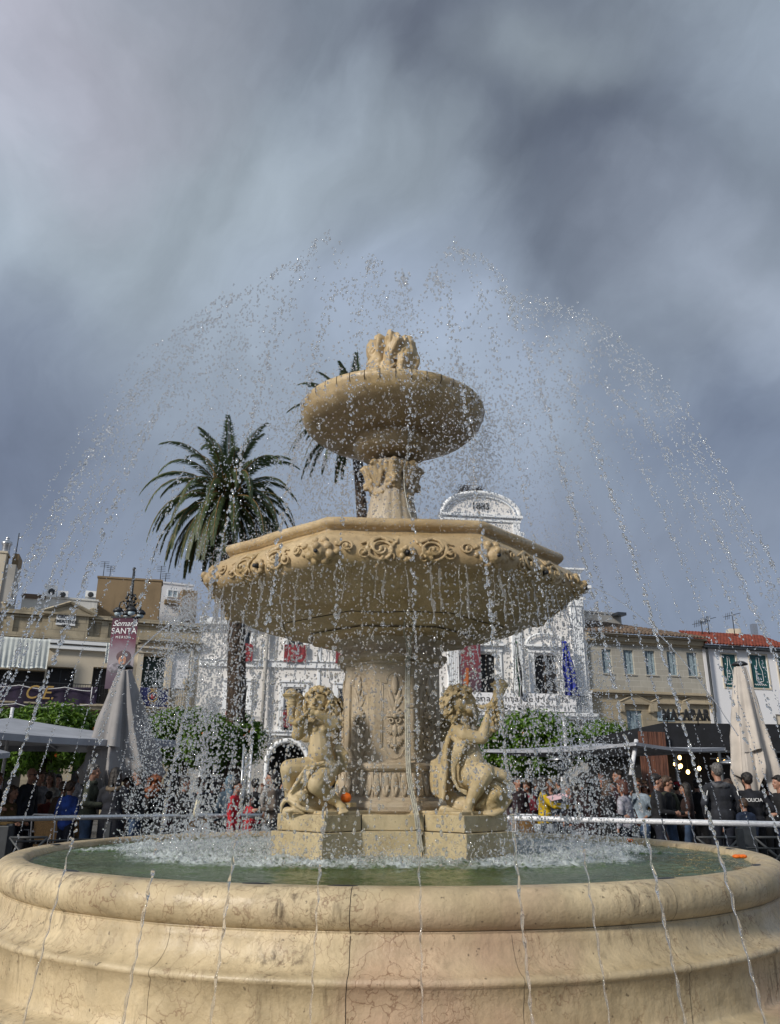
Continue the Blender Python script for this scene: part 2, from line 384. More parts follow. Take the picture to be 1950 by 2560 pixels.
m_canvasc = mat('cream_canvas', (0.50, 0.455, 0.41), 0.85, 0.12, 2.5, 0.15)
m_canvasw = mat('pale_canvas', (0.33, 0.345, 0.385), 0.85, 0.12, 2.5, 0.1)
m_awning = mat('awning_cloth', (0.66, 0.70, 0.68), 0.8, 0.1, 3, 0.1)
m_purple = mat('purple_cloth', (0.028, 0.017, 0.045), 0.8, 0.3, 4, 0.2); m_navycl = mat('navy_cloth', (0.02, 0.027, 0.11), 0.8, 0.3, 4, 0.2)
m_gold = mat('gold_paint', (0.46, 0.30, 0.09), 0.5, 0.1, 10, 0); m_whitep = mat('white_paint', (0.78, 0.78, 0.78), 0.6, 0.05, 10, 0)
m_blackp = mat('black_paint', (0.015, 0.015, 0.015), 0.5, 0.1, 10, 0); m_redp = mat('red_cloth', (0.26, 0.03, 0.035), 0.75, 0.35, 6, 0.2, c2=(0.10, 0.02, 0.03))
m_cable = mat('cream_cable', (0.46, 0.45, 0.38), 0.5, 0.2, 20, 0.05)
m_orange = mat('orange_peel', (0.85, 0.17, 0.012), 0.4, 0.1, 30, 0.2)
m_bark = mat('bark', (0.075, 0.052, 0.036), 0.9, 0.5, 7, 0.8, bdist=0.05)
m_joint = mat('dark_joint', (0.035, 0.028, 0.02), 0.9, 0.2, 10, 0)

def leafmat(name, c, c2, trans=0.25, rough=0.5):
    m, t, b = newmat(name); k = NT(t); v = k.coord(); n = k.noise(v, 2.5, 5, 0.7)
    g = k.n('ShaderNodeNewGeometry'); base = k.mix(k.ramp(n, 0.35, 0.65), c4(c2), c4(c))
    base = k.mix(k.ramp(g.outputs['Random Per Island'], 0.0, 1.0, 0.0, 0.6), base, c4(tuple(x * 0.55 for x in c2)))
    k.l(base, b.inputs['Base Color']); b.inputs['Roughness'].default_value = rough
    tr = k.n('ShaderNodeBsdfTranslucent'); k.l(base, tr.inputs[0]); mx = k.n('ShaderNodeMixShader'); mx.inputs[0].default_value = trans
    k.l(b.outputs[0], mx.inputs[1]); k.l(tr.outputs[0], mx.inputs[2]); k.l(mx.outputs[0], t.nodes['Material Output'].inputs[0])
    return m
m_leaf = leafmat('citrus_leaves', (0.15, 0.27, 0.018), (0.06, 0.14, 0.012), 0.3)
m_palm = leafmat('palm_leaves', (0.13, 0.165, 0.06), (0.05, 0.085, 0.04), 0.3, 0.5)
m_palmy = mat('palm_stalks', (0.20, 0.11, 0.03), 0.7, 0.3, 8, 0.3)

def tiles(name, c, c2, yaw):
    m, t, b = newmat(name); k = NT(t); v = k.coord(); n = k.noise(v, 3, 6, 0.7); g = k.n('ShaderNodeNewGeometry')
    base = k.mix(k.ramp(n, 0.3, 0.7), c4(c2), c4(c)); base = k.mix(k.ramp(g.outputs['Random Per Island'], 0, 1, 0, 0.5), base, c4(tuple(x * 0.4 for x in c2)))
    k.l(base, b.inputs['Base Color']); b.inputs['Roughness'].default_value = 0.85; k.bump(b, n, 0.3, 0.02); return m
m_tilebrown = tiles('weathered_tiles', (0.22, 0.15, 0.105), (0.11, 0.085, 0.065), 0); m_tilered = tiles('red_tiles', (0.27, 0.06, 0.035), (0.17, 0.042, 0.028), 0)

def watermat(name, white=0.25, rough=0.02, tint=(1, 1, 1)):
    m, t, b = newmat(name); k = NT(t)
    b.inputs['Base Color'].default_value = c4(tint); b.inputs['Transmission Weight'].default_value = 1.0; b.inputs['IOR'].default_value = 1.333; b.inputs['Roughness'].default_value = rough
    d = k.n('ShaderNodeBsdfDiffuse'); d.inputs[0].default_value = (0.9, 0.93, 0.97, 1); tl = k.n('ShaderNodeBsdfTranslucent'); tl.inputs[0].default_value = (0.9, 0.93, 0.97, 1)  # white diffuse share stands in for sky reflections and sun glints on the water
    ad = k.n('ShaderNodeMixShader'); ad.inputs[0].default_value = 0.5; k.l(d.outputs[0], ad.inputs[1]); k.l(tl.outputs[0], ad.inputs[2])
    mx = k.n('ShaderNodeMixShader'); mx.inputs[0].default_value = white; k.l(b.outputs[0], mx.inputs[1]); k.l(ad.outputs[0], mx.inputs[2]); k.l(mx.outputs[0], t.nodes['Material Output'].inputs[0])
    return m
m_drop = watermat('water_drops', 0.16, 0.03); m_jet = watermat('water_stream', 0.10, 0.05)

# ------------------------------------------------------------------ ground
m, t, b = newmat('plaza_paving'); k = NT(t); v = k.coord()
br = k.n('ShaderNodeTexBrick'); k.l(v, br.inputs['Vector']); br.inputs['Scale'].default_value = 1; br.inputs['Brick Width'].default_value = 0.6; br.inputs['Row Height'].default_value = 0.4; br.inputs['Mortar Size'].default_value = 0.008
br.inputs['Color1'].default_value = (0.13, 0.12, 0.11, 1); br.inputs['Color2'].default_value = (0.10, 0.095, 0.09, 1); br.inputs['Mortar'].default_value = (0.08, 0.075, 0.07, 1)
k.l(k.mix(k.ramp(k.noise(v, 0.7, 6), 0.35, 0.7, 0, 0.5), br.outputs['Color'], (0.12, 0.11, 0.10, 1)), b.inputs['Base Color']); k.l(k.ramp(k.noise(v, 0.5, 4), 0.4, 0.6, 0.25, 0.7), b.inputs['Roughness'])
g = MB(); R = 900; n = 64
g.add([(R * math.cos(2 * PI * i / n), R * math.sin(2 * PI * i / n), 0) for i in range(n)], [tuple(range(n))])
tag(obj('ground', g, m), 'pale paved plaza ground around the fountain', 'ground', kind='structure')

# ------------------------------------------------------------------ fountain
FA = math.radians(4)                       # the fountain is turned a little against the camera
OC = FA + PI / 8                           # azimuth of the octagon's first corner
fountain = empty('fountain', (0, 0, 0), 'large tiered stone fountain with round marble basin, octagonal bowl and small upper bowl', 'fountain')
def wob(a, s):
    return lambda p: p + Vector((p.x, p.y, 0)).normalized() * (mn.noise(p * s) * a) + Vector((0, 0, mn.noise(p * s + Vector((9, 3, 1))) * a * 0.6))
prof = [(2.66, 0.6), (2.675, 0.93), (2.69, 0.962), (2.72, 0.975)]
for i in range(15):
    a = math.radians(97 - i * 13.5); prof.append((2.787 + 0.096 * math.cos(a), 0.879 + 0.096 * math.sin(a)))
prof += [(2.835, 0.792), (2.828, 0.785), (2.828, 0.778)]
for i in range(9):
    a = PI / 2 * i / 8; prof.append((2.832 + 0.125 * (1 - math.cos(a)), 0.775 - 0.15 * math.sin(a)))
prof += [(2.966, 0.618), (2.972, 0.605), (2.966, 0.592), (2.955, 0.585), (2.95, 0.5), (2.95, 0.43), (2.95, 0.375), (2.965, 0.36), (3.02, 0.352), (3.09, 0.346), (3.13, 0.33), (3.145, 0.30), (3.145, 0.1), (3.145, 0.0)]
basin = obj('basin', MB().lathe(prof, 288, fn=wob(0.004, 2.3)), m_basin, fountain)
jb = MB()
def joint(az, i0, i1, wig=0.0, r=0.0028):
    pts = []
    for j in range(i0, i1):
        (ra, za), (rb, zb) = prof[j], prof[j + 1]
        for q in range(4):
            tq = q / 4; rr = ra + (rb - ra) * tq; z = za + (zb - za) * tq
            a = az + wig * mn.noise(Vector((az * 7, z * 9, 0))) * 0.02
            p = wob(0.004, 2.3)(Vector((rr * math.cos(a), rr * math.sin(a), z))); pts.append(p)
    jb.tube(pts, r, 5)
D = math.radians
for az in (-93.9, -60, -30, 5, -128, -160): joint(D(az), 4, 20, 0.1, 0.0018 if az == -93.9 else 0.0009)
for az in (-93.9, -112.3, -78.6, -61, -140): joint(D(az), 22, 44, 0.15, 0.0018 if az == -93.9 else 0.0010)
obj('joint', jb, m_joint, basin)
for az in (-104, -131, -95, -58, -33, 0, 178):
    b_ = MB(); rr = 2.73; a = D(az); b_.ell((rr * math.cos(a), rr * math.sin(a), 0.974), (0.028, 0.085, 0.006), Matrix.Rotation(a, 3, 'Z'), 16, 6)
    obj('rim_light', b_, m_iron, fountain)

# octagonal pedestal under the bowl
def octo(prof, sub=6, mt=m_column, name='column', parent=fountain, a=0.003, s=4):
    return obj(name, MB().lathe(prof, 8, smooth=False, rot=OC, sub=sub, fn=wob(a, s)), mt, parent, bevel=0)
octo([(0.50, 0.7), (0.67, 0.7), (0.67, 1.116), (0.663, 1.121), (0.50, 1.121)], name='plinth', mt=m_block)
octo([(0.50, 1.121), (0.65, 1.124), (0.655, 1.13), (0.655, 1.228), (0.645, 1.234), (0.3, 1.234)], name='plinth', mt=m_block)
octo([(0.40, 1.236), (0.515, 1.237), (0.535, 1.255), (0.54, 1.285), (0.53, 1.31), (0.515, 1.325), (0.485, 1.33), (0.48, 1.35), (0.455, 1.355), (0.455, 1.545), (0.475, 1.55), (0.49, 1.565), (0.49, 1.59), (0.475, 1.607), (0.44, 1.612),
      (0.425, 1.62), (0.425, 2.37), (0.43, 2.375), (0.44, 2.385), (0.44, 2.40), (0.465, 2.41), (0.495, 2.43), (0.50, 2.455), (0.485, 2.475), (0.455, 2.48), (0.45, 2.50), (0.46, 2.54), (0.50, 2.59), (0.53, 2.62)], sub=8)
# underside and carved lip of the octagonal bowl
OBP = [(0.40, 2.585), (0.58, 2.60), (0.75, 2.615), (0.77, 2.645), (1.0, 2.685), (1.02, 2.70), (1.25, 2.765), (1.42, 2.83), (1.50, 2.875), (1.55, 2.895), (1.60, 2.895), (1.65, 2.915), (1.685, 2.955), (1.695, 3.0), (1.685, 3.05), (1.655, 3.10), (1.60, 3.145),
       (1.545, 3.17), (1.515, 3.19), (1.505, 3.20), (1.51, 3.215), (1.545, 3.225), (1.56, 3.245), (1.56, 3.27), (1.545, 3.29), (1.515, 3.30), (1.47, 3.295), (1.44, 3.27), (1.42, 3.22), (1.2, 3.12), (0.2, 3.05)]
OBP = [(r * 0.972, z) for r, z in OBP]
lb = MB().lathe(OBP, 8, rot=OC, sub=14, smooth=True, fn=wob(0.012, 3.5))
bowl = obj('octagonal_bowl', lb, m_bowl, fountain)
def lipr(z):
    pts = [(r, zz) for r, zz in OBP[9:20]]
    for (r0, z0), (r1, z1) in zip(pts, pts[1:]):
        if z0 <= z <= z1 and z1 > z0: return r0 + (r1 - r0) * (z - z0) / (z1 - z0)
    return 1.6
CO = math.cos(PI / 8)
cv = MB()
def lipp(th, s, z, o=0.0):
    r = lipr(z) * CO + o; return Vector((r * math.cos(th) - s * math.sin(th), r * math.sin(th) + s * math.cos(th), z))
def scroll(th, s0, z0, R, turns, a0, d, tr, tail=0):
    pts = []; rr = []; n = int(26 * turns)
    for i in range(n + 1):
        q = i / n; r = R * (1 - q) ** 0.8 + 0.006; a = a0 + d * q * turns * 2 * PI
        z = z0 + r * math.sin(a) * 0.85; z = min(max(z, 2.90), 3.16)
        pts.append(lipp(th, s0 + r * math.cos(a), z, 0.008 + 0.02 * q)); rr.append(tr * (1.15 - 0.45 * q))
    cv.tube(pts, rr, 8); cv.ell(pts[-1], tr * 1.35)
for i in range(8):
    th = OC + PI / 8 + i * PI / 4
    for sg in (-1, 1):
        scroll(th, sg * 0.185, 3.015, 0.100, 2.1, PI / 2, -sg, 0.0115); scroll(th, sg * 0.185, 3.015, 0.122, 0.62, PI * 0.75 if sg > 0 else PI * 0.25, -sg, 0.010)
        scroll(th, sg * 0.125, 2.955, 0.050, 1.4, -PI / 2, sg, 0.009)
        scroll(th, sg * 0.31, 2.985, 0.045, 1.5, PI / 2, sg, 0.009)
        scroll(th, sg * 0.43, 3.03, 0.046, 1.6, 0 if sg > 0 else PI, sg, 0.009)
        # acanthus licks beside the scrolls
        for q in range(7):
            a = q / 6; z = 3.09 - 0.17 * a
            p0 = lipp(th, sg * (0.06 + 0.02 * q), z + 0.02, 0.004); p1 = lipp(th, sg * (0.075 + 0.05 * q * 0.5), z - 0.02, 0.012)
            cv.cap(p0, 0.006, p1, 0.014, 8)
        pts = [lipp(th, sg * (0.10 + 0.045 * q), 3.115 - 0.02 * abs(q - 2) + 0.005 * mn.noise(Vector((q, i, sg))), 0.01) for q in range(6)]
        cv.chain(pts, [0.012, 0.016, 0.018, 0.016, 0.012, 0.008], 8)
    for q in range(7):          # rosette round the middle nozzle
        a = 2 * PI * q / 7; cv.ell(lipp(th, 0.042 * math.cos(a), 2.985 + 0.042 * math.sin(a), 0.012), (0.024, 0.024, 0.024), seg=8, rings=6)
    # carved mask on the corner
    ct = OC + i * PI / 4
    def cp(s, z, o): 
        r = lipr(z) + o - abs(s) * 0.42; return Vector((r * math.cos(ct) - s * math.sin(ct), r * math.sin(ct) + s * math.cos(ct), z))
    for (s, z, r, o) in [(0, 2.99, 0.062, -0.02), (0.06, 3.03, 0.034, 0), (-0.06, 3.03, 0.034, 0), (0.075, 2.97, 0.036, 0), (-0.075, 2.97, 0.036, 0), (0.035, 2.93, 0.032, 0), (-0.035, 2.93, 0.032, 0), (0.03, 3.075, 0.03, 0), (-0.035, 3.075, 0.03, 0), (0.12, 3.05, 0.022, 0), (-0.12, 3.05, 0.022, 0), (0.125, 2.99, 0.024, 0), (-0.125, 2.99, 0.024, 0), (0, 3.02, 0.03, 0.03)]:
        cv.ell(cp(s, z, o), r, seg=10, rings=7)
carv = sculpt(cv, 0.0056, 1)
obj('scroll_carving', carv, m_bowl, bowl)
for i in range(8):
    th = OC + PI / 8 + i * PI / 4; p = lipp(th, 0, 2.985, 0.0); q = lipp(th, 0, 2.985, 0.055)
    obj('nozzle', MB().tube([p, q], 0.015, 10), m_iron, bowl)
    ct = OC + i * PI / 4; r = 1.645
    obj('nozzle', MB().tube([(r * math.cos(ct), r * math.sin(ct), 2.985), ((r + .05) * math.cos(ct), (r + .05) * math.sin(ct), 2.98)], 0.014, 10), m_iron, bowl)
obj('water', MB().disc(1.46, 3.262, 8, rot=OC), m_glass, bowl)
# relief carving on the pedestal's faces
rl = MB()
def fp(th, s, z, o=0.0, ap=0.425 * CO): r = ap + o; return Vector((r * math.cos(th) - s * math.sin(th), r * math.sin(th) + s * math.cos(th), z))
def leaf(th, s, z, ang, L, w, o=0.006, thick=0.007, ap=0.425 * CO):
    e = Vector((-math.sin(th), math.cos(th), 0)); n_ = Vector((math.cos(th), math.sin(th), 0)); u_ = Vector((0, 0, 1))
    d = e * math.cos(ang) + u_ * math.sin(ang); c_ = n_.cross(d)
    M3 = Matrix((d, c_, n_)).transposed(); thick *= 0.7; rl.ell(fp(th, s, z, o, ap) + d * L / 2, (L / 2, w / 2, thick), M3, 12, 8)
for i in range(8):
    th = OC + PI / 8 + i * PI / 4; main = (i % 2 == 0) if False else True
    hw = 0.098
    fr = [(-hw, 1.72), (-hw, 2.22), (-hw + 0.03, 2.22)] + [(0.066 * math.cos(a), 2.235 + 0.075 * math.sin(a)) for a in [PI - PI * q / 10 for q in range(11)]] + [(hw - 0.03, 2.22), (hw, 2.22), (hw, 1.72)] + [(0.066 * math.cos(a), 1.70 - 0.06 * math.sin(a)) for a in [PI * q / 10 for q in range(11)]] + [(-hw, 1.72)]
    rl.tube([fp(th, s, z, 0.001) for s, z in fr], 0.0055, 6); rl.tube([fp(th, s * 1.14, z + (0.008 if z > 2 else -0.008), 0.0) for s, z in fr], 0.004, 6)
    # tall bud with two blades
    leaf(th, 0, 2.13, PI / 2, 0.16, 0.05, 0.01, 0.018); leaf(th, 0, 2.02, PI / 2 + 0.28, 0.17, 0.03); leaf(th, 0, 2.02, PI / 2 - 0.28, 0.17, 0.03); leaf(th, 0, 2.02, PI / 2 + 0.55, 0.12, 0.03); leaf(th, 0, 2.02, PI / 2 - 0.55, 0.12, 0.03)
    for q in range(7): leaf(th, 0, 1.965, PI / 2 + (q - 3) * 0.52, 0.072, 0.03, 0.012, 0.012)
    rl.ell(fp(th, 0, 1.965, 0.02), (0.02, 0.02, 0.02), seg=10)
    for sg in (-1, 1):
        pts = [fp(th, sg * (0.03 + 0.024 * math.cos(a) * (1 - a / 14)), 1.925 + 0.022 * math.sin(a) * (1 - a / 14), 0.01) for a in [q * 0.7 for q in range(11)]]
        rl.tube(pts, 0.008, 6)
        for q in range(5): leaf(th, sg * 0.012, 1.87, (-PI / 2) + sg * (0.5 + q * 0.32), 0.06, 0.018, 0.01, 0.01)
        for q in range(4): leaf(th, sg * 0.01, 1.80, (-PI / 2) + sg * (0.25 + q * 0.33), 0.085 - q * 0.008, 0.024, 0.01, 0.011)
    leaf(th, 0, 1.90, -PI / 2, 0.10, 0.045, 0.012, 0.018)
    leaf(th, 0, 1.81, -PI / 2, 0.09, 0.03, 0.012, 0.016)
    for (s, z) in [(0, 1.72), (0.014, 1.735), (-0.014, 1.735), (0, 1.70)]: rl.ell(fp(th, s, z, 0.014), 0.013, seg=8, rings=6)
    # upright leaves of the frieze below
    for q in range(5):
        s = (q - 2) * 0.072
        leaf(th, s, 1.37, PI / 2, 0.165, 0.06, 0.002, 0.014, 0.455 * CO); leaf(th, s, 1.36, PI / 2 + 0.25, 0.09, 0.026, 0.012, 0.01, 0.455 * CO); leaf(th, s, 1.36, PI / 2 - 0.25, 0.09, 0.026, 0.012, 0.01, 0.455 * CO)
        rl.cap(fp(th, s + 0.036, 1.36, 0, 0.455 * CO), 0.003, fp(th, s + 0.036, 1.53, 0.002, 0.455 * CO), 0.007, 8)
obj('relief_carving', rl, m_column, fountain)
# four blocks that carry the figures
PED = [D(226.5), D(316.5), D(46.5), D(136.5)]
PED = [a for a in PED]
def radial_block(az, r0, r1, hw, z0, z1, name, mt):
    er = Vector((math.cos(az), math.sin(az), 0)); et = Vector((-math.sin(az), math.cos(az), 0)); b_ = MB()
    nx, ny, nz = 8, 8, 4
    ps = [er * r0 - et * hw, er * r1 - et * hw, er * r1 + et * hw, er * r0 + et * hw]
    b_.hexa([p + Vector((0, 0, z0)) for p in ps] + [p + Vector((0, 0, z1)) for p in ps])
    return obj(name, b_, mt, fountain, bevel=0.007)
for az in PED:
    radial_block(az, 0.40, 1.00, 0.285, 0.7, 1.118, 'pedestal_block', m_block)
    radial_block(az, 0.40, 0.965, 0.262, 1.123, 1.238, 'pedestal_block', m_block)
    radial_block(az, 0.42, 0.955, 0.257, 1.1175, 1.1235, 'mortar_gap', m_joint)
    radial_block(az, 0.42, 0.93, 0.245, 1.236, 1.262, 'figure_base', m_cherub)
gp = MB()
for az in PED:
    er = Vector((math.cos(az), math.sin(az), 0)); et = Vector((-math.sin(az), math.cos(az), 0))
    for sg in (-1, 1):
        p = er * (0.545 * CO / math.cos(PI / 8) * 0.925) + et * sg * 0.327
        q = Vector((0, 0, 0))
        for (hw_, z0_, z1_) in ((0.2865, 0.72, 1.118), (0.2635, 1.123, 1.236)):
            th_n = az + sg * PI / 4; nrm = Vector((math.cos(th_n), math.sin(th_n), 0)); ap_ = 0.67 * CO * (1 if z0_ < 1 else 0.978)
            # where the block's side meets the face of the plinth
            b_ = et * sg * hw_; r_ = (ap_ - b_.dot(nrm)) / er.dot(nrm); p = b_ + er * (r_ + 0.001) + nrm * 0.001
            gp.tube([p + Vector((0, 0, z0_)), p + Vector((0, 0, z1_))], 0.0045, 5)
obj('mortar_gap', gp, m_joint, fountain)
rj = MB(); pts = []
for r_, z_ in ((1.02 * .972, 2.699), (0.765 * .972, 2.63)):
    pts = [wob(0.012, 3.5)(Vector((r_ * CO / math.cos(((a - OC) % (PI / 4)) - PI / 8) * math.cos(a), r_ * CO / math.cos(((a - OC) % (PI / 4)) - PI / 8) * math.sin(a), z_))) for a in [2 * PI * i / 160 for i in range(161)]]
    rj.tube(pts, 0.005, 5)
obj('joint', rj, m_joint, bowl)
# fluted stem, its masks and capital
st = MB(); NS = 96
def stem_r(z):
    P_ = [(3.10, 0.40), (3.3, 0.37), (3.5, 0.30), (3.7, 0.245), (3.9, 0.205), (4.05, 0.185), (4.15, 0.185), (4.28, 0.20)]
    for (z0, r0), (z1, r1) in zip(P_, P_[1:]):
        if z0 <= z <= z1: return r0 + (r1 - r0) * (z - z0) / (z1 - z0)
    return 0.2
zs = [3.10 + 1.18 * i / 24 for i in range(25)]; vs = []
for z in zs:
    for j in range(NS):
        a = 2 * PI * j / NS; r = stem_r(z) * (1 - 0.05 * max(0, -math.cos(a * 14)) ** 2 + 0.0); vs.append((r * math.cos(a), r * math.sin(a), z))
st.add(vs, [(i * NS + j, i * NS + (j + 1) % NS, (i + 1) * NS + (j + 1) % NS, (i + 1) * NS + j) for i in range(24) for j in range(NS)], True)
obj('fluted_stem', st, m_column, fountain)
cp_ = MB()
cp_.lathe([(0.05, 4.22), (0.19, 4.23), (0.215, 4.26), (0.22, 4.30), (0.205, 4.335), (0.21, 4.36), (0.05, 4.36)], 48)
for i in range(8):
    a = FA + D(-90) + i * PI / 4; e = Vector((math.cos(a), math.sin(a), 0)); tt = Vector((-math.sin(a), math.cos(a), 0))
    big = i % 2 == 0
    cp_.chain([e * 0.19 + Vector((0, 0, 4.02)), e * 0.215 + Vector((0, 0, 4.14)), e * 0.25 + Vector((0, 0, 4.23)), e * 0.285 + Vector((0, 0, 4.22))], [0.02, 0.045, 0.04, 0.022], 8)
    for sg in (-1, 1):
        cp_.chain([e * 0.20 + tt * sg * 0.02 + Vector((0, 0, 4.03)), e * 0.21 + tt * sg * 0.06 + Vector((0, 0, 4.16)), e * 0.24 + tt * sg * 0.07 + Vector((0, 0, 4.22))], [0.014, 0.024, 0.02], 8)
for i in range(4):       # lion-like masks with curls, hanging leaf swags between them
    a = FA + D(-45) + i * PI / 2 - D(45); 
for i in range(4):
    a = FA + i * PI / 2; e = Vector((math.cos(a), math.sin(a), 0)); tt = Vector((-math.sin(a), math.cos(a), 0))
    c_ = e * 0.19 + Vector((0, 0, 4.08)); cp_.ell(c_, (0.055, 0.055, 0.065)); cp_.ell(c_ + e * 0.055 + Vector((0, 0, -0.01)), 0.028); cp_.ell(c_ + e * 0.05 + Vector((0, 0, -0.045)), (0.03, 0.03, 0.02))
    for q in range(9):
        an = 2 * PI * q / 9; cp_.ell(c_ + tt * 0.06 * math.cos(an) + Vector((0, 0, 0.07 * math.sin(an))), 0.024, seg=8, rings=6)
    for sg in (-1, 1): cp_.ell(c_ + e * 0.045 + tt * sg * 0.024 + Vector((0, 0, 0.022)), 0.016, seg=8, rings=6)
    for q in range(7):
        f = q / 6; an = a + PI / 2 * f; z = 4.07 - 0.13 * math.sin(PI * f)
        cp_.ell((0.188 * math.cos(an), 0.188 * math.sin(an), z), 0.024 + 0.006 * (q % 2), seg=8, rings=6)
    an = a + PI / 4
    for q in range(5): cp_.ell((0.20 * math.cos(an + (q % 2 - .5) * 0.15), 0.20 * math.sin(an + (q % 2 - .5) * 0.15), 3.92 - q * 0.05), (0.016, 0.016, 0.024), seg=8, rings=6)
obj('carved_capital', sculpt(cp_, 0.009, 1), m_bowl, fountain)
# upper round bowl
ub = MB(); UBP = [(0.10, 4.34), (0.22, 4.345), (0.29, 4.36), (0.35, 4.40), (0.37, 4.45), (0.355, 4.505), (0.32, 4.53), (0.30, 4.54), (0.36, 4.54), (0.50, 4.548), (0.64, 4.58), (0.76, 4.635), (0.83, 4.71), (0.85, 4.755), (0.858, 4.79), (0.872, 4.82), (0.874, 4.86), (0.87, 4.895), (0.84, 4.915), (0.80, 4.91), (0.78, 4.88), (0.6, 4.8), (0.1, 4.78)]
UBP = [(r_, z_ if z_ < 4.54 else 4.54 + (z_ - 4.54) * .80) for r_, z_ in UBP]
ubm = obj('upper_bowl', ub.lathe(UBP, 128, fn=lambda p: wob(0.007, 4)(p) if True else p), m_bowl, fountain)
gr_ = MB()
for i in range(40):
    a = 2 * PI * i / 40 + 0.03; pts = [(r * 1.001 * math.cos(a), r * 1.001 * math.sin(a), z) for r, z in UBP[14:19]]
    gr_.tube([wob(0.007, 4)(Vector(p)) for p in pts], 0.0035, 5)
obj('rim_groove', gr_, m_joint, ubm)
# carved finial of heads and leaves
fi = MB(); vs = []; n, m_ = 26, 132
for i in range(n + 1):
    f = i / n; z = 4.82 + 0.74 * f
    for j in range(m_):
        a = 2 * PI * j / m_; base_r = 0.19 + 0.066 * math.sin(min(1, max(0, (f - .15) / .6)) * PI / 2) - (0.03 * max(0, f - .93) / .07)
        ridge = abs(math.sin(a * 4.5 + 0.9 * math.sin(f * 5) + 1.2 * mn.noise(Vector((math.cos(a), math.sin(a), f * 2))))) ** 0.7
        r = base_r * (0.80 + 0.20 * ridge + 0.20 * mn.noise(Vector((math.cos(a) * 4, math.sin(a) * 4, f * 5))) + 0.05 * mn.noise(Vector((math.cos(a) * 11, math.sin(a) * 11, f * 12))))
        vs.append((r * math.cos(a), r * math.sin(a), z + (0.05 * ridge + 0.03 * mn.noise(Vector((math.cos(a) * 3, math.sin(a) * 3, 4)))) * max(0, f - .8) * 3.5))
fi.add(vs, [(i * m_ + j, i * m_ + (j + 1) % m_, (i + 1) * m_ + (j + 1) % m_, (i + 1) * m_ + j) for i in range(n) for j in range(m_)] + [tuple(range(m_))[::-1], tuple(n * m_ + j for j in range(m_))])
random.seed(77)
for i in range(4):
    a = FA - PI / 2 + i * PI / 2 + 0.35; e = Vector((math.cos(a), math.sin(a), 0)); tt = Vector((-math.sin(a), math.cos(a), 0)); c_ = e * 0.195 + Vector((0, 0, 5.32))
    fi.ell(c_, (0.05, 0.05, 0.075)); fi.cap(c_ + e * 0.04 + Vector((0, 0, .03)), 0.012, c_ + e * 0.055 + Vector((0, 0, -.01)), 0.017, 8); fi.ell(c_ + e * 0.04 + Vector((0, 0, -.045)), 0.02)
    for q in range(7): an = PI * q / 6; fi.chain([c_ + tt * .05 * math.cos(an) + Vector((0, 0, .06 * math.sin(an))), c_ + tt * .085 * math.cos(an) + e * .02 + Vector((0, 0, .10 * math.sin(an) - .03))], [.018, .013], 8)
for i in range(26):
    a = 2 * PI * i / 26; e = Vector((math.cos(a), math.sin(a), 0)); tt = Vector((-math.sin(a), math.cos(a), 0)); z = rr_u = random.uniform(5.0, 5.42)
    fi.chain([e * 0.20 + Vector((0, 0, z)), e * 0.225 + tt * .02 + Vector((0, 0, z + .07)), e * 0.225 + tt * .05 + Vector((0, 0, z + .10))], [.012, .018, .010], 8)
obj('carved_finial', sculpt(fi, 0.0068, 0, lambda p: 0.004 * mn.noise(p * 22)), m_bowl, fountain)
# cables tied up the front of the pedestal
cb = MB(); path = [(1052, 1700 + 430, -0.66), (1046, 2080, -0.655), (1041, 2040, -0.645), (1036, 2012, -0.56), (1028, 1975, -0.50), (1021, 1925, -0.485), (1019, 1850, -0.45), (1018, 1750, -0.45), (1019, 1660, -0.45), (1022, 1625, -0.50), (1020, 1600, -0.55)]
for off in (-4, 0.5, 5):
    pts = [atY(u + off, v, y) for u, v, y in path]
    if off < 0: pts += [atY(1010, 1580, -0.6), atY(1014, 1530, -0.9)]
    elif off > 4: pts += [atY(1034, 1575, -0.6), atY(1030, 1530, -0.9)]
    sm = []
    for a_, b_, c_, d_ in zip([pts[0]] + pts[:-2], pts[:-1], pts[1:], pts[2:] + [pts[-1]]):
        for q in range(6):
            x = q / 6; sm.append(0.5 * ((2 * b_) + (c_ - a_) * x + (2 * a_ - 5 * b_ + 4 * c_ - d_) * x * x + (3 * b_ - a_ - 3 * c_ + d_) * x ** 3))
    cb.tube(sm, 0.0065, 8)
cab = empty('cable', (0.1, -0.5, 1.0), 'cream electric cables tied together up the front of the fountain column', 'cable')
obj('wire', cb, m_cable, cab)
tb = MB()
for v in (2075, 2030, 1975, 1900, 1830, 1770, 1650):
    y = -0.665 if v > 2040 else -0.53 if v > 1950 else -0.46
    tb.tube([atY(1010 + (12 if v < 1950 else 22 if v < 2000 else 28), v, y - .004), atY(1026 + (12 if v < 1950 else 20 if v < 2000 else 28), v, y - .004)], 0.004, 6)
obj('cable_tie', tb, m_blackp, cab)
c2 = MB(); pts = [atY(1022, 1078, -0.36), atY(1020, 1120, -0.33), atY(1018, 1140, -0.26), atY(1010, 1170, -0.24), atY(1011, 1220, -0.22), atY(1020, 1270, -0.27), atY(1034, 1310, -0.34)]
tag(obj('cable', c2.tube(pts, 0.006, 8), m_cable, loc=pts[-1]), 'thin pale cable running down the fluted stem below the upper bowl', 'cable')

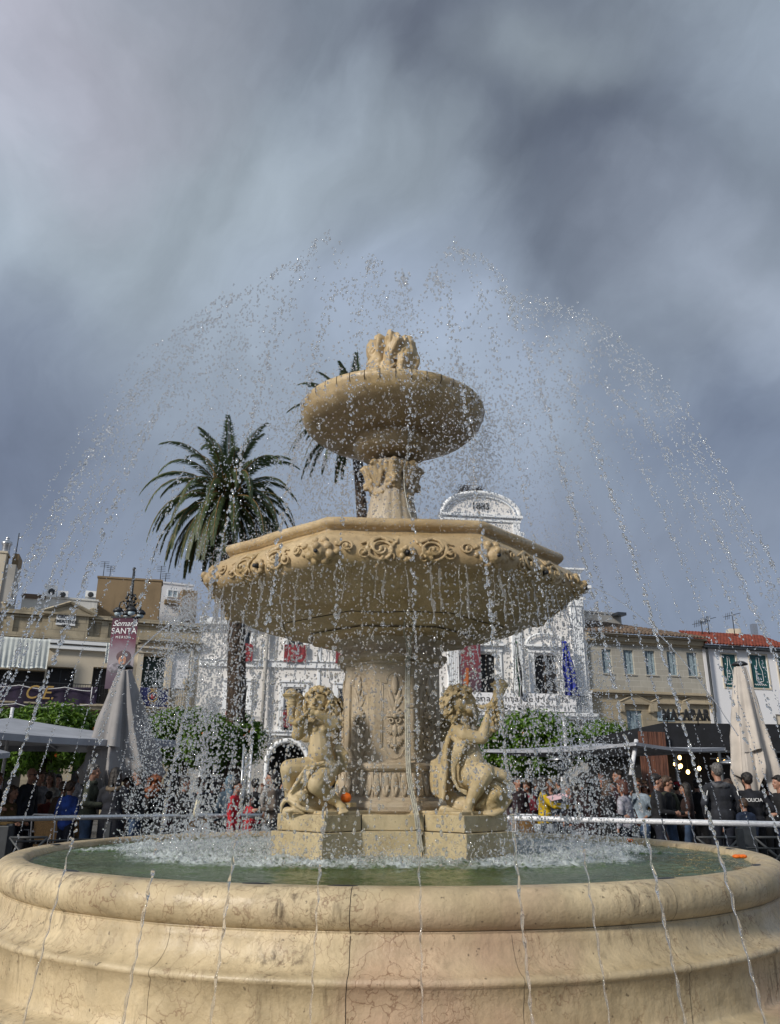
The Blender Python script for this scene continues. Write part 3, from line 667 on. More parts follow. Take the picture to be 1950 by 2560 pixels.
# ------------------------------------------------------------------ cherub statues riding dolphins
def figure(which, yb, name):
    ox = 650 if which == 'L' else 1000
    def P(x, y, dy=0.0): return atY(ox + x / 4.41, 1650 + y / 4.41, yb + dy)
    K = 0.000675
    return P, K
def spiral(mb, P, cx, cy, R, turns, dy, tr, d=1, a0=0.0):
    pts = []
    for i in range(int(turns * 22) + 1):
        q = i / (turns * 22); a = a0 + d * 2 * PI * turns * q; r = R * (1 - q) + 3
        pts.append(P(cx + r * math.cos(a), cy + r * math.sin(a), dy - 0.02 * q))
    mb.tube(pts, tr, 8)
def hand(mb, c, d, side, K, s=1.0):
    # palm with four bent fingers and a thumb; d = finger direction, side = direction across the knuckles
    d = d.normalized(); side = (side - d * side.dot(d)).normalized(); n = d.cross(side)
    w = 15 * K * s
    mb.cap(c - d * 25 * K * s, 30 * K * s, c + d * 20 * K * s, 32 * K * s)
    for i in range(4):
        b0 = c + d * 34 * K * s + side * w * (i - 1.5) * 1.15; L = (30, 36, 34, 26)[i] * K * s
        k1 = b0 + d * L * 0.7 - n * 6 * K; k2 = k1 + (d * 0.5 - n * 0.85) * L * 0.7
        mb.cap(b0, 11.5 * K * s, k1, 11 * K * s, 8); mb.cap(k1, 11 * K * s, k2, 9 * K * s, 8)
    t0 = c - side * 30 * K * s; t1 = t0 - side * 16 * K * s + d * 22 * K * s - n * 14 * K; mb.cap(t0, 13 * K * s, t1, 10 * K * s, 8)
def foot(mb, P, ankle, ball, K, toes, sp):
    mb.cap(P(*ankle), 40 * K, P(*ball), 48 * K)
    for i, (x, y, dy) in enumerate(toes): mb.cap(P(*ball) * 0.5 + P(x, y, dy) * 0.5, 19 * K, P(x, y, dy), (19 if i == 0 else 14) * K, 8)

# left figure
P, K = figure('L', -0.60, 'L')
L_root = empty('cherub_statue', (P(650, 1690)[0], -0.60, 1.262), 'stone cherub on the left block, turned to the front beside a raised horn', 'statue', 'cherub statues on the fountain blocks')
bd = MB()
bd.cap(P(655, 730, 0), 112 * K, P(650, 860, -0.01), 118 * K); bd.cap(P(650, 860, -0.01), 118 * K, P(665, 1030, -0.03), 142 * K); bd.cap(P(665, 1030, -0.02), 138 * K, P(680, 1190, 0.02), 150 * K)
bd.ell(P(610, 760, -0.065), 44 * K); bd.ell(P(700, 760, -0.06), 48 * K)
bd.cap(P(635, 700, 0), 62 * K, P(630, 600, 0), 66 * K)                                     # neck
bd.ell(P(650, 455, 0.0), (138 * K, 140 * K, 150 * K)); bd.ell(P(612, 490, -0.045), (98 * K, 95 * K, 112 * K))
bd.ell(P(655, 530, -0.085), 48 * K); bd.ell(P(560, 520, -0.08), 42 * K); bd.ell(P(605, 570, -0.085), (36 * K, 34 * K, 26 * K))   # cheeks, chin
bd.cap(P(600, 430, -0.108), 15 * K, P(592, 478, -0.128), 22 * K); bd.ell(P(578, 484, -0.115), 11 * K); bd.ell(P(608, 486, -0.115), 11 * K)   # nose
bd.cap(P(570, 405, -0.095), 13 * K, P(540, 420, -0.08), 12 * K); bd.cap(P(630, 405, -0.10), 13 * K, P(680, 412, -0.075), 12 * K)              # brows
bd.ell(P(560, 440, -0.085), (16 * K, 14 * K, 11 * K)); bd.ell(P(650, 442, -0.09), (18 * K, 14 * K, 12 * K))                                      # eyes
bd.cap(P(572, 522, -0.112), 9 * K, P(612, 524, -0.115), 9 * K); bd.cap(P(576, 542, -0.108), 10 * K, P(608, 543, -0.11), 10 * K)             # lips
# viewer-left arm
bd.cap(P(560, 690, 0), 78 * K, P(415, 820, -0.05), 72 * K); bd.cap(P(415, 820, -0.05), 70 * K, P(495, 640, -0.12), 42 * K)
hand(bd, P(500, 600, -0.13), P(520, 540, -0.15) - P(500, 600, -0.13), Vector((0, -1, .4)), K, 0.95)
# viewer-right arm crosses the chest to the horn
bd.cap(P(755, 720, 0.0), 84 * K, P(820, 700, -0.10), 76 * K); bd.cap(P(820, 700, -0.10), 74 * K, P(640, 590, -0.175), 44 * K)
hand(bd, P(590, 575, -0.18), P(540, 560, -0.19) - P(600, 580, -0.18), Vector((0, 0, 1)), K, 0.95)
# legs
bd.cap(P(600, 1190, -0.02), 135 * K, P(320, 1195, -0.10), 98 * K); bd.cap(P(315, 1205, -0.10), 95 * K, P(330, 1400, -0.02), 72 * K); bd.cap(P(330, 1400, -0.02), 68 * K, P(420, 1500, 0.06), 48 * K)
bd.cap(P(730, 1200, 0.0), 145 * K, P(625, 1370, -0.17), 108 * K); bd.cap(P(630, 1380, -0.17), 104 * K, P(730, 1470, -0.13), 84 * K); bd.cap(P(730, 1470, -0.13), 84 * K, P(855, 1575, -0.10), 46 * K)
bd.cap(P(850, 1570, -0.10), 44 * K, P(915, 1640, -0.13), 46 * K)
for i in range(5): bd.cap(P(905, 1630, -0.13), 22 * K, P(880 + i * 22, 1692 - i * 6, -0.165), (19 - i) * K, 8)
obj('boy', sculpt(bd, 0.0062, 2, lambda p: 0.0012 * mn.noise(p * 30)), m_cherub, L_root)
hr = MB()
random.seed(3)
for i in range(120):
    a = random.uniform(-0.25, 1.12) * PI; r = 150 + random.uniform(-14, 12); x = 655 + r * math.cos(a); y = 440 - r * 0.98 * math.sin(a); dz = random.uniform(-0.085, 0.07)
    sc = math.sqrt(max(0.2, 1 - (dz / 0.115) ** 2)); x = 655 + (x - 655) * sc; y = 440 + (y - 440) * sc
    tx, ty = -math.sin(a), -math.cos(a); sg = 1 if math.cos(a) > 0 else -1
    p0 = P(x - 24 * tx, y - 24 * ty, dz); p1 = P(x + 10, y + 6, dz - 0.008); p2 = P(x + 30 * tx * sg, y + 30 * abs(ty) * 0.6 + 12, dz)
    hr.cap(p0, 13 * K, p1, 18 * K, 8); hr.cap(p1, 18 * K, p2, 10 * K, 8)
for (x, y) in [(505, 470), (495, 520), (500, 560), (520, 390), (560, 345), (620, 325), (690, 330), (745, 370), (790, 430), (805, 500), (800, 560), (775, 600), (740, 520), (760, 470), (820, 610), (720, 560)]:
    hr.ell(P(x, y, -0.06 if x < 760 else -0.05), 30 * K, seg=8, rings=6); spiral(hr, P, x, y, 24, 1.2, -0.095, 7 * K)
obj('hair', sculpt(hr, 0.006, 1), m_cherub, L_root)
hn = MB(); hn.chain([P(590, 548, -0.15), P(540, 560, -0.17), P(470, 625, -0.16), P(400, 695, -0.12), P(350, 670, -0.09), P(340, 600, -0.08), P(352, 520, -0.08), P(350, 440, -0.08), P(345, 395, -0.08)], [11 * K, 15 * K, 24 * K, 36 * K, 42 * K, 44 * K, 50 * K, 64 * K, 84 * K], 14)
c_ = P(343, 384, -0.08); hn.ell(c_, (108 * K, 108 * K, 12 * K)); hn.ell(c_ + Vector((0, 0, -0.012)), (95 * K, 95 * K, 16 * K))
for q in range(6): hn.tube([P(343 + (66 - 4 * q) * math.cos(a), 440 + q * 28 + 14 * math.sin(a), -0.08 - (66 - 4 * q) * K * math.sin(a)) for a in [i * PI / 8 for i in range(16)]], 3 * K, 6)
obj('horn', sculpt(hn, 0.006, 1), m_cherub, L_root)
dr = MB()
for (a_, b_, r_) in [((520, 1180, -0.16), (700, 1130, -0.15), 28), ((500, 1210, -0.16), (420, 1310, -0.19), 26), ((540, 1230, -0.17), (470, 1350, -0.2), 24), ((450, 1290, -0.19), (370, 1400, -0.19), 26), ((530, 1300, -0.19), (500, 1400, -0.2), 18), ((600, 1170, -0.17), (520, 1290, -0.19), 22)]:
    dr.cap(P(*a_), r_ * K, P(*b_), r_ * K * .7, 8)
for q in range(9):
    dr.chain([P(830 + 9 * q, 900 + 20 * abs(q - 4), 0.03 + 0.008 * q), P(860 + 11 * q, 1040, 0.05), P(850 + 12 * q - (q > 5) * 10, 1180, 0.06), P(830 + 6 * q, 1270 - 4 * q, 0.06)], [24 * K, 32 * K, 30 * K, 18 * K], 8)
obj('drapery', sculpt(dr, 0.0065, 1), m_cherub, L_root)
dl = MB()
dl.chain([P(430, 1530, -0.06), P(560, 1570, -0.04), P(700, 1610, 0.0), P(830, 1620, 0.06), P(900, 1560, 0.12), P(930, 1440, 0.16)], [120 * K, 112 * K, 92 * K, 70 * K, 55 * K, 40 * K], 14)
dl.chain([P(520, 1380, -0.10), P(440, 1440, -0.08), P(380, 1520, -0.07)], [70 * K, 96 * K, 90 * K], 12)
dl.chain([P(232, 1672, -0.10), P(240, 1600, -0.10), P(275, 1545, -0.11), P(330, 1545, -0.12), P(390, 1590, -0.14), P(470, 1640, -0.15), P(580, 1668, -0.14), P(680, 1680, -0.1)], [15 * K, 22 * K, 24 * K, 24 * K, 25 * K, 25 * K, 24 * K, 16 * K], 10)
dl.chain([P(290, 1662, -0.1), P(370, 1650, -0.12), P(480, 1685, -0.12)], [22 * K, 26 * K, 22 * K], 10)
for q in range(7): dl.chain([P(330 + 20 * q, 1470 - 12 * q, -0.14), P(380 + 22 * q, 1400 - 16 * q, -0.17), P(455 + 14 * q, 1320 - 22 * q, -0.15)], [9 * K, 12 * K, 7 * K], 8)
spiral(dl, P, 465, 1482, 58, 2.0, -0.165, 11 * K); spiral(dl, P, 465, 1482, 78, 0.8, -0.15, 9 * K, a0=-1.5)
dl.ell(P(465, 1482, -0.13), 62 * K); dl.cap(P(300, 1680, 0), 60 * K, P(900, 1680, 0.0), 60 * K)
obj('dolphin', sculpt(dl, 0.0068, 1, lambda p: 0.0015 * mn.noise(p * 25)), m_cherub, L_root)

# right figure
P, K = figure('R', -0.50, 'R')
R_root = empty('cherub_statue', (P(760, 1690)[0], -0.50, 1.262), 'stone cherub on the right block, seen in profile with a cloak, blowing a horn upwards', 'statue', 'cherub statues on the fountain blocks')
bd = MB()
bd.cap(P(690, 800, 0.0), 118 * K, P(730, 960, 0.0), 140 * K); bd.cap(P(730, 960, 0), 140 * K, P(770, 1130, -0.01), 172 * K); bd.cap(P(770, 1130, -0.01), 172 * K, P(740, 1270, 0.02), 160 * K)
bd.cap(P(680, 760, 0.0), 72 * K, P(690, 640, 0.0), 78 * K)
bd.ell(P(650, 470, 0.0), (148 * K, 128 * K, 150 * K)); bd.ell(P(735, 495, 0.0), (92 * K, 92 * K, 108 * K))
bd.ell(P(770, 545, -0.045), 58 * K); bd.ell(P(770, 545, 0.045), 58 * K); bd.ell(P(790, 590, 0.0), 40 * K)
bd.cap(P(800, 410, 0), 20 * K, P(828, 455, 0), 20 * K); bd.ell(P(812, 462, -0.012), 12 * K); bd.cap(P(745, 398, -0.055), 13 * K, P(800, 392, -0.03), 12 * K); bd.ell(P(775, 432, -0.045), (16 * K, 14 * K, 12 * K))
bd.cap(P(822, 492, 0), 15 * K, P(838, 500, 0), 13 * K); bd.cap(P(820, 525, 0), 15 * K, P(836, 518, 0), 12 * K); bd.ell(P(655, 545, -0.09), (18 * K, 12 * K, 30 * K))
bd.cap(P(630, 790, -0.06), 92 * K, P(700, 830, -0.10), 86 * K); bd.cap(P(700, 830, -0.10), 84 * K, P(905, 862, -0.12), 70 * K); bd.cap(P(905, 860, -0.12), 70 * K, P(962, 650, -0.09), 44 * K)
hand(bd, P(965, 600, -0.08), Vector((0.35, 0.1, 1)), Vector((0.8, 0.6, -0.3)), K, 1.0)
bd.cap(P(760, 790, 0.10), 80 * K, P(960, 800, 0.11), 64 * K); bd.cap(P(960, 800, 0.11), 64 * K, P(1040, 640, 0.06), 42 * K); hand(bd, P(1045, 610, 0.03), Vector((0.1, -0.3, 1)), Vector((0.6, -0.8, 0)), K, 1.0)
bd.cap(P(780, 1270, -0.06), 150 * K, P(940, 1240, -0.14), 108 * K); bd.cap(P(940, 1245, -0.14), 106 * K, P(850, 1410, -0.16), 92 * K); bd.cap(P(850, 1410, -0.16), 90 * K, P(762, 1590, -0.17), 50 * K)
bd.cap(P(760, 1590, -0.17), 50 * K, P(745, 1640, -0.20), 54 * K)
for i in range(5): bd.cap(P(735 + i * 8, 1645, -0.21), 22 * K, P(695 + i * 25, 1672 + i * 9, -0.25 + 0.006 * i), (14 + i * 1.2) * K, 8)
bd.cap(P(860, 1230, 0.08), 125 * K, P(1120, 1290, 0.06), 88 * K); bd.cap(P(1120, 1290, 0.06), 84 * K, P(1190, 1430, 0.05), 56 * K); bd.cap(P(1190, 1430, 0.05), 48 * K, P(1180, 1530, 0.08), 44 * K)
obj('boy', sculpt(bd, 0.0062, 2, lambda p: 0.0012 * mn.noise(p * 30)), m_cherub, R_root)
hr = MB()
random.seed(5)
for i in range(150):
    a = random.uniform(0.12, 1.32) * PI; r = 165 + random.uniform(-14, 14); dz = random.uniform(-0.105, 0.09); sc = math.sqrt(max(0.15, 1 - (dz / 0.125) ** 2))
    x = 620 + r * math.cos(a) * sc; y = 465 - r * math.sin(a) * 1.02 * sc
    d_ = Vector((-0.75 - 0.2 * math.cos(a), 0.9)).normalized()
    hr.chain([P(x - 34 * d_.x, y - 34 * d_.y, dz), P(x + 8, y, dz - 0.004), P(x + 36 * d_.x * 0.6, y + 36 * d_.y, dz)], [10 * K, 17 * K, 9 * K], 8)
for (x, y) in [(770, 330), (700, 350), (650, 500), (640, 590), (580, 620), (560, 650), (510, 590), (470, 520), (460, 440), (500, 360), (560, 310), (640, 290), (720, 300), (610, 640), (590, 680)]:
    hr.ell(P(x, y, -0.06), 34 * K, seg=8, rings=6); spiral(hr, P, x, y, 26, 1.2, -0.10, 7 * K)
obj('hair', sculpt(hr, 0.006, 1), m_cherub, R_root)
hn = MB(); hn.chain([P(838, 500, 0), P(900, 518, -0.01), P(960, 520, -0.02), P(1015, 495, -0.02), P(1055, 440, -0.02), P(1080, 390, -0.02), P(1095, 330, -0.02), P(1100, 290, -0.02)], [16 * K, 26 * K, 34 * K, 42 * K, 50 * K, 60 * K, 74 * K, 92 * K], 14)
c_ = P(1102, 264, -0.02); hn.ell(c_, (128 * K, 110 * K, 11 * K)); hn.ell(c_ + Vector((0, 0, -0.014)), (110 * K, 96 * K, 18 * K))
hn.chain([P(1085, 480, 0.0), P(1090, 590, 0.02), P(1070, 690, 0.03), P(1040, 770, 0.04)], [64 * K, 72 * K, 66 * K, 36 * K], 12)
random.seed(9)
for q in range(40):
    x = 1085 + random.uniform(-55, 55); y = random.uniform(440, 720); hn.ell(P(x, y, random.uniform(-.075, -.02)), random.uniform(14, 24) * K, seg=8, rings=6)
obj('horn', sculpt(hn, 0.006, 1), m_cherub, R_root)
dr = MB()
def fold(pts, rs): dr.chain([P(*p) for p in pts], [r * K for r in rs], 8)
fold([(600, 720, -0.05), (540, 860, -0.05), (500, 980, -0.05)], [34, 40, 36])
for q in range(8):
    f = q / 7
    fold([(520 - 10 * f, 960, 0.06 - 0.14 * f), (470 - 60 * math.sin(f * 3) + 40 * f, 1080, 0.10 - 0.20 * f), (360 + 150 * f, 1130 + 30 * f, 0.10 - 0.20 * f), (350 + 140 * f, 1330, 0.10 - 0.20 * f), (365 + 120 * f, 1440 + (q % 2) * 30, 0.10 - 0.18 * f), (400 + 70 * f, 1490 + 60 * f, 0.10 - 0.18 * f)], [28, 30, 28 + 6 * (q % 2), 26 + 8 * (q % 2), 26, 14])
for q in range(5):
    f = q / 4
    fold([(620 + 100 * f, 900, -0.13 - 0.01 * q), (590 + 70 * f, 1050, -0.14), (575 + 25 * f, 1180, -0.15), (590 + 10 * f, 1320, -0.16), (640 + 10 * f, 1420 + 10 * f, -0.17), (735, 1440 + 12 * q, -0.17)], [22, 24, 18, 17, 15, 10])
fold([(600, 860, -0.1), (700, 930, -0.13), (780, 930, -0.12)], [40, 36, 20])
obj('drapery', sculpt(dr, 0.0065, 1), m_cherub, R_root)
dl = MB()
dl.chain([P(1030, 1530, -0.07), P(930, 1600, -0.05), P(760, 1620, 0.0), P(620, 1590, 0.04), P(540, 1480, 0.08), P(530, 1360, 0.08)], [150 * K, 120 * K, 104 * K, 96 * K, 72 * K, 60 * K], 14)
dl.chain([P(1040, 1400, -0.03), P(1120, 1460, -0.03), P(1150, 1560, -0.03)], [70 * K, 84 * K, 62 * K], 12)
dl.chain([P(900, 1690, -0.12), P(1030, 1700, -0.14), P(1130, 1655, -0.13), P(1190, 1580, -0.1), P(1235, 1530, -0.08)], [20 * K, 30 * K, 32 * K, 28 * K, 15 * K], 10)
spiral(dl, P, 1042, 1512, 46, 1.8, -0.20, 10 * K); spiral(dl, P, 1040, 1510, 140, 0.75, -0.13, 14 * K, a0=-1.9); spiral(dl, P, 1040, 1510, 105, 0.8, -0.165, 11 * K, a0=-1.6)
dl.ell(P(1042, 1512, -0.13), 84 * K)
for q in range(5): dl.chain([P(850 + 20 * q, 1590 - q * 14, -0.15), P(830 + 24 * q, 1640, -0.15)], [9 * K, 7 * K], 8)
dl.cap(P(480, 1660, 0.0), 56 * K, P(1080, 1680, 0.0), 60 * K); dl.cap(P(470, 1640, -0.1), 36 * K, P(700, 1690, -0.13), 34 * K)
obj('dolphin', sculpt(dl, 0.0068, 1, lambda p: 0.0015 * mn.noise(p * 25)), m_cherub, R_root)
# the two figures on the far blocks, turned half round
for src, lab in ((L_root, 'stone cherub hidden mostly behind the column, on the far right block'), (R_root, 'stone cherub hidden mostly behind the column, on the far left block')):
    c_ = copy_tree(src); l = src.location; c_.location = (-l.x, -l.y, l.z); c_.rotation_euler = (0, 0, PI); c_['label'] = lab
orange_p = P(0, 0)
po = atY(865, 1994, -0.62); ob = MB(); ob.ell(po, (0.042, 0.042, 0.038), seg=16, rings=12)
og = tag(obj('orange', sculpt(ob, 0.006, 0, lambda p: 0.003 * mn.noise(p * 40)), m_orange, loc=po), 'squashed orange fruit lying between the left cherub and the column', 'orange')
tag(obj('stone_ledge', MB().box(po + Vector((0.0, 0.02, -0.05)), (0.12, 0.12, 0.03), Matrix.Rotation(D(-20), 3, 'Z')), m_cherub, loc=po + Vector((0, 0.02, -0.06))), 'small stone ledge under the orange beside the left cherub foot', 'ledge')
for (u, v, w, lab) in [(1850, 2141, 0.06, 'large orange peel lying on the right of the basin rim'), (1574, 2101, 0.05, 'small orange peel on the far right rim of the basin')]:
    p = atZ(u, v, 0.985); q = MB()
    for i in range(4):
        a = random.uniform(0, 6.28); q.ell(p + Vector((math.cos(a), math.sin(a), 0)) * w * 0.4 * random.random(), (w * 0.5, w * 0.35, 0.014), Matrix.Rotation(a, 3, 'Z'), 10, 6)
    tag(obj('orange_peel', q, m_orange, loc=p), lab, 'orange peel')

# ------------------------------------------------------------------ water in the basin
def foam_at(x, y):
    r = math.hypot(x, y); a = math.atan2(y, x)
    lim = 1.36 + 0.55 * max(0, abs(math.cos(a))) ** 1.5 + (0.25 if math.cos(a) < 0 else 0.05) * abs(math.cos(a)) + (0.3 if y > 0 else 0)
    lim += 0.22 * mn.noise(Vector((x * 2.2, y * 2.2, 3)))
    f = 1 - min(1, max(0, (r - lim + 0.22) / 0.38)); f = f * f * (3 - 2 * f)
    if r < 1.15: f *= 0.85
    return f * (0.72 + 0.5 * mn.noise(Vector((x * 5, y * 5, 1))))
nr, na = 170, 620
rad = np.linspace(0.35, 2.69, nr); vs = []; fo = []
for i, r in enumerate(rad):
    for j in range(na):
        a = 2 * PI * j / na; x = r * math.cos(a); y = r * math.sin(a)
        f = max(0, foam_at(x, y))
        h = 0.010 * mn.noise(Vector((x * 6, y * 6, 0))) + 0.008 * mn.noise(Vector((x * 17, y * 17, 5))) + 0.004 * mn.noise(Vector((x * 40, y * 40, 5)))
        h *= 0.7 + 0.8 * f
        sp = abs(mn.noise(Vector((x * 26, y * 26, 8)))) ** 1.2 * 0.055 + 0.030 * abs(mn.noise(Vector((x * 55, y * 55, 2))))
        h += f * (0.012 + sp)
        vs.append((x, y, 0.93 + h)); fo.append(min(1, max(0, f + 0.35 * max(0, mn.noise(Vector((x * 9, y * 9, 4))) - 0.25) * (1 if r < 2.3 else 0.5))))
wm = MB(); wm.add(vs, [(i * na + j, i * na + (j + 1) % na, (i + 1) * na + (j + 1) % na, (i + 1) * na + j) for i in range(nr - 1) for j in range(na)], True)
me = wm.mesh('water'); at = me.attributes.new('foam', 'FLOAT', 'POINT'); at.data.foreach_set('value', fo)
m_wat, t, b = newmat('basin_water'); k = NT(t); v = k.coord()
av = k.n('ShaderNodeAttribute'); av.attribute_name = 'foam'
base = k.mix(k.ramp(k.noise(v, 1.4, 5), 0.35, 0.65), (0.034, 0.066, 0.012, 1), (0.080, 0.125, 0.040, 1))
ff = k.ramp(k.math('MULTIPLY', av.outputs['Fac'], k.ramp(k.noise(v, 22, 5, 0.7), 0.25, 0.6, 0.35, 1.25)), 0.15, 0.95)
ff2 = k.math('MULTIPLY', ff, 0.78)
k.l(k.mix(ff2, base, (0.66, 0.71, 0.74, 1)), b.inputs['Base Color']); k.l(k.math('ADD', k.math('MULTIPLY', ff, 0.35), 0.09), b.inputs['Roughness'])
b.inputs['IOR'].default_value = 1.33; b.inputs['Specular IOR Level'].default_value = 0.5
pr = k.bump(b, k.noise(v, 16, 6, 0.6, 0.6), 0.35, 0.02); k.bump(b, k.noise(v, 60, 4), 0.25, 0.01, pr)
wo = obj('water', me, m_wat); tag(wo, 'green water in the round basin, churned white round the pedestal', 'water', kind='structure')

# ------------------------------------------------------------------ drops, jets and spray
def ico_template(sub):
    bm = bmesh.new(); bmesh.ops.create_icosphere(bm, subdivisions=sub, radius=1.0); bm.verts.ensure_lookup_table()
    V = np.array([v.co[:] for v in bm.verts]); F = np.array([[v.index for v in f.verts] for f in bm.faces]); bm.free(); return V, F
T1 = ico_template(1); T2 = ico_template(2)
def drops_mesh(name, cen, rad, dirs=None, el=None, tmpl=T1, wobble=0.18):
    V, F = tmpl; n = len(cen); m_ = len(V); cen = np.asarray(cen, float); rad = np.asarray(rad, float)
    if dirs is None: dirs = rng.normal(size=(n, 3))
    dirs = np.asarray(dirs, float); dirs = dirs / np.linalg.norm(dirs, axis=1, keepdims=True)
    ref = np.where(np.abs(dirs[:, 2:3]) > 0.9, np.array([[1.0, 0, 0]]), np.array([[0, 0, 1.0]]))
    a = np.cross(dirs, ref); a /= np.linalg.norm(a, axis=1, keepdims=True); b_ = np.cross(dirs, a)
    el = np.ones(n) * 1.25 if el is None else np.asarray(el)
    w = 1 + wobble * rng.normal(size=(n, m_, 1)) * 0.6
    P_ = (V[None, :, 0:1] * a[:, None, :] + V[None, :, 1:2] * b_[:, None, :] + V[None, :, 2:3] * (dirs * el[:, None])[:, None, :]) * rad[:, None, None] * w + cen[:, None, :]
    me = bpy.data.meshes.new(name); me.vertices.add(n * m_); me.vertices.foreach_set('co', P_.reshape(-1).astype(np.float32))
    FF = (F[None] + (np.arange(n) * m_)[:, None, None]).reshape(-1, 3); nf = len(FF)
    me.loops.add(nf * 3); me.loops.foreach_set('vertex_index', FF.reshape(-1).astype(np.int32)); me.polygons.add(nf)
    me.polygons.foreach_set('loop_start', np.arange(0, nf * 3, 3, dtype=np.int32)); me.polygons.foreach_set('loop_total', np.full(nf, 3, dtype=np.int32))
    me.polygons.foreach_set('use_smooth', np.ones(nf, dtype=bool)); me.update(calc_edges=True); return me

spray = []          # (centre, radius) of the loose drops
def rr(a, b): return random.uniform(a, b)
def water_run(mb, pts, r0, r1):
    """thin twisting rope of water"""
    n = len(pts); rs = []
    for i in range(n):
        q = i / (n - 1); rs.append((r0 + (r1 - r0) * q) * (0.62 + 0.75 * abs(math.sin(i * 0.33 + 2.2 * mn.noise(Vector((i * 0.08, pts[0][0] * 7, 0))))) ** 1.5 + 0.4 * mn.noise(Vector((i * 0.5, pts[0][0] * 7, pts[0][1] * 5)))))
    mb.tube(pts, rs, 6)
random.seed(21)
NJ = 60; jets = []
special = {-3: 'leftmost thin water jet crossing the near basin wall', -2: 'second thin water jet from the left across the near basin wall', -1: 'water jet crossing the near rim in front of the left block',
           0: 'water jet crossing the near rim just left of the column', 1: 'water jet falling straight up the middle beside the cables', 2: 'water jet crossing the near rim below the right block', 3: 'beaded water jet passing left of the wooden panel', 4: 'strong beaded water jet running up across the wooden panel', 5: 'strong beaded water jet running up past the dark bar letters', 6: 'water jet leaving the picture at the lower right'}
front_az = {-3: -25.19, -2: -17.5, -1: -11.6, 0: -5.2, 1: 1.45, 2: 7.93, 3: 12.75, 4: 18.72, 5: 24.38, 6: 30.1}
azs = [(i, a) for i, a in front_az.items()]
a = 36.0; i = 7
while a < 360 - 30: azs.append((i, a + rr(-0.7, 0.7))); a += 5.95; i += 1
def jet_point(az, r, ra, za, k_):
    z = za - k_ * (r - ra) ** 2; return (r * math.sin(az) + 0.02, -r * math.cos(az), z)
for idx, adeg in azs:
    az = D(adeg); ra = 1.68 + rr(-.06, .06); za = 5.2 + rr(-.16, .16); k_ = 1.27 + rr(-.03, .03)
    if idx in (-3, -2): za += 0.25; ra -= 0.1
    if idx in (3, 4): za += 0.28; ra -= 0.05
    r0 = ra + math.sqrt((za - 0.04) / k_); vis = idx in front_az
    strong = idx in (-2, 2, 4, 5) or random.random() < 0.25
    brk = r0 - (0.20 if vis else 0.16) - rr(0, .07)      # where the jet breaks into beads
    pts = []; n = 130
    for q in range(n):
        r = r0 + (brk - r0) * q / (n - 1); x, y, z = jet_point(az, r, ra, za, k_); w_ = 0.004 * q / n
        pts.append(Vector((x + w_ * math.sin(q * .5), y + w_ * math.cos(q * .63), z)))
    mb = MB(); water_run(mb, pts, 0.0036 if strong else 0.0027, 0.0060 if strong else 0.0038)
    cen = []; rd = []; di = []; el = []
    r = brk; dense = 0.023
    while r > ra + 0.55:
        x, y, z = jet_point(az, r, ra, za, k_); dz = 2 * k_ * (r - ra); L = math.hypot(1, dz)
        sp = 0.003 + 0.022 * max(0, (brk - r)) ** 1.5
        if random.random() < 0.88:
            for c_ in range(1 if random.random() < 0.6 else 2):
                cen.append((x + random.gauss(0, sp), y + random.gauss(0, sp), z + random.gauss(0, 0.01))); rd.append(rr(0.0034, 0.0070) * (1.4 if strong else 0.95))
                di.append((-math.sin(az) + random.gauss(0, .15), math.cos(az) + random.gauss(0, .15), dz)); el.append(rr(1.2, 2.4))
        r -= dense / L * rr(0.4, 1.1)
    me1 = mb.mesh('water_jet'); me2 = drops_mesh('b', cen, rd, di, el)
    bm = bmesh.new(); bm.from_mesh(me1); bm.from_mesh(me2); bmesh.ops.recalc_face_normals(bm, faces=bm.faces); bm.to_mesh(me1); bm.free(); bpy.data.meshes.remove(me2)
    me1.polygons.foreach_set('use_smooth', [True] * len(me1.polygons))
    p0 = pts[0].copy(); me1.transform(Matrix.Translation(-p0)); o = obj('water_jet', me1, m_jet, loc=p0, local=True)
    if idx in special: lab = special[idx]
    elif math.sin(az) < 0: lab = 'thin beaded water jet rising from behind the far left of the basin rim'
    else: lab = 'thin beaded water jet rising from behind the far right of the basin rim'
    tag(o, lab, 'water jet', 'water jets' if idx in special else ('water jets behind the basin on the left' if math.sin(az) < 0 else 'water jets behind the basin on the right'))
    # upper part: clumps of loose drops, spreading
    r = ra + 0.55
    while True:
        z = za - k_ * (r - ra) ** 2
        rb = math.hypot(0, 0)
        if r < 0.15 or z < 3.3: break
        past = max(0, (ra + 0.55 - r))
        x, y, zz = jet_point(az, r, ra, za, k_); sp = 0.012 + 0.045 * past
        if not (r < 0.88 and abs(z - 4.86) < 0.04):
            for c_ in range(random.choice((1, 1, 2, 3, 4) if r > ra - 0.2 else (0, 1, 1, 2, 2))):
                spray.append((x + random.gauss(0, sp), y + random.gauss(0, sp), zz + random.gauss(0, sp * 1.1) - 0.02 * past, rr(0.0055, 0.0115)))
        dz = 2 * k_ * abs(r - ra); r -= 0.042 / math.hypot(1, dz) * rr(0.6, 1.4)
# one stream rises from the finial
for i in range(260):
    a = rr(0, 2 * PI); q = rr(0, 1); h = 0.62 * (1 - (2 * q - 0.85) ** 2); r = 0.28 * q + abs(random.gauss(0, .03))
    spray.append((r * math.cos(a), r * math.sin(a), 5.62 + h * 0.75, rr(0.005, 0.01)))
for i in range(1100):
    a = rr(0, 2 * PI); r = rr(0.85, 2.1); zt_ = 5.0 - 1.27 * max(0, r - 1.7) ** 2 - 0.9 * max(0, 1.5 - r) ** 2; spray.append((r * math.cos(a), r * math.sin(a), zt_ - abs(random.gauss(0, .55)), rr(0.0055, 0.0115)))
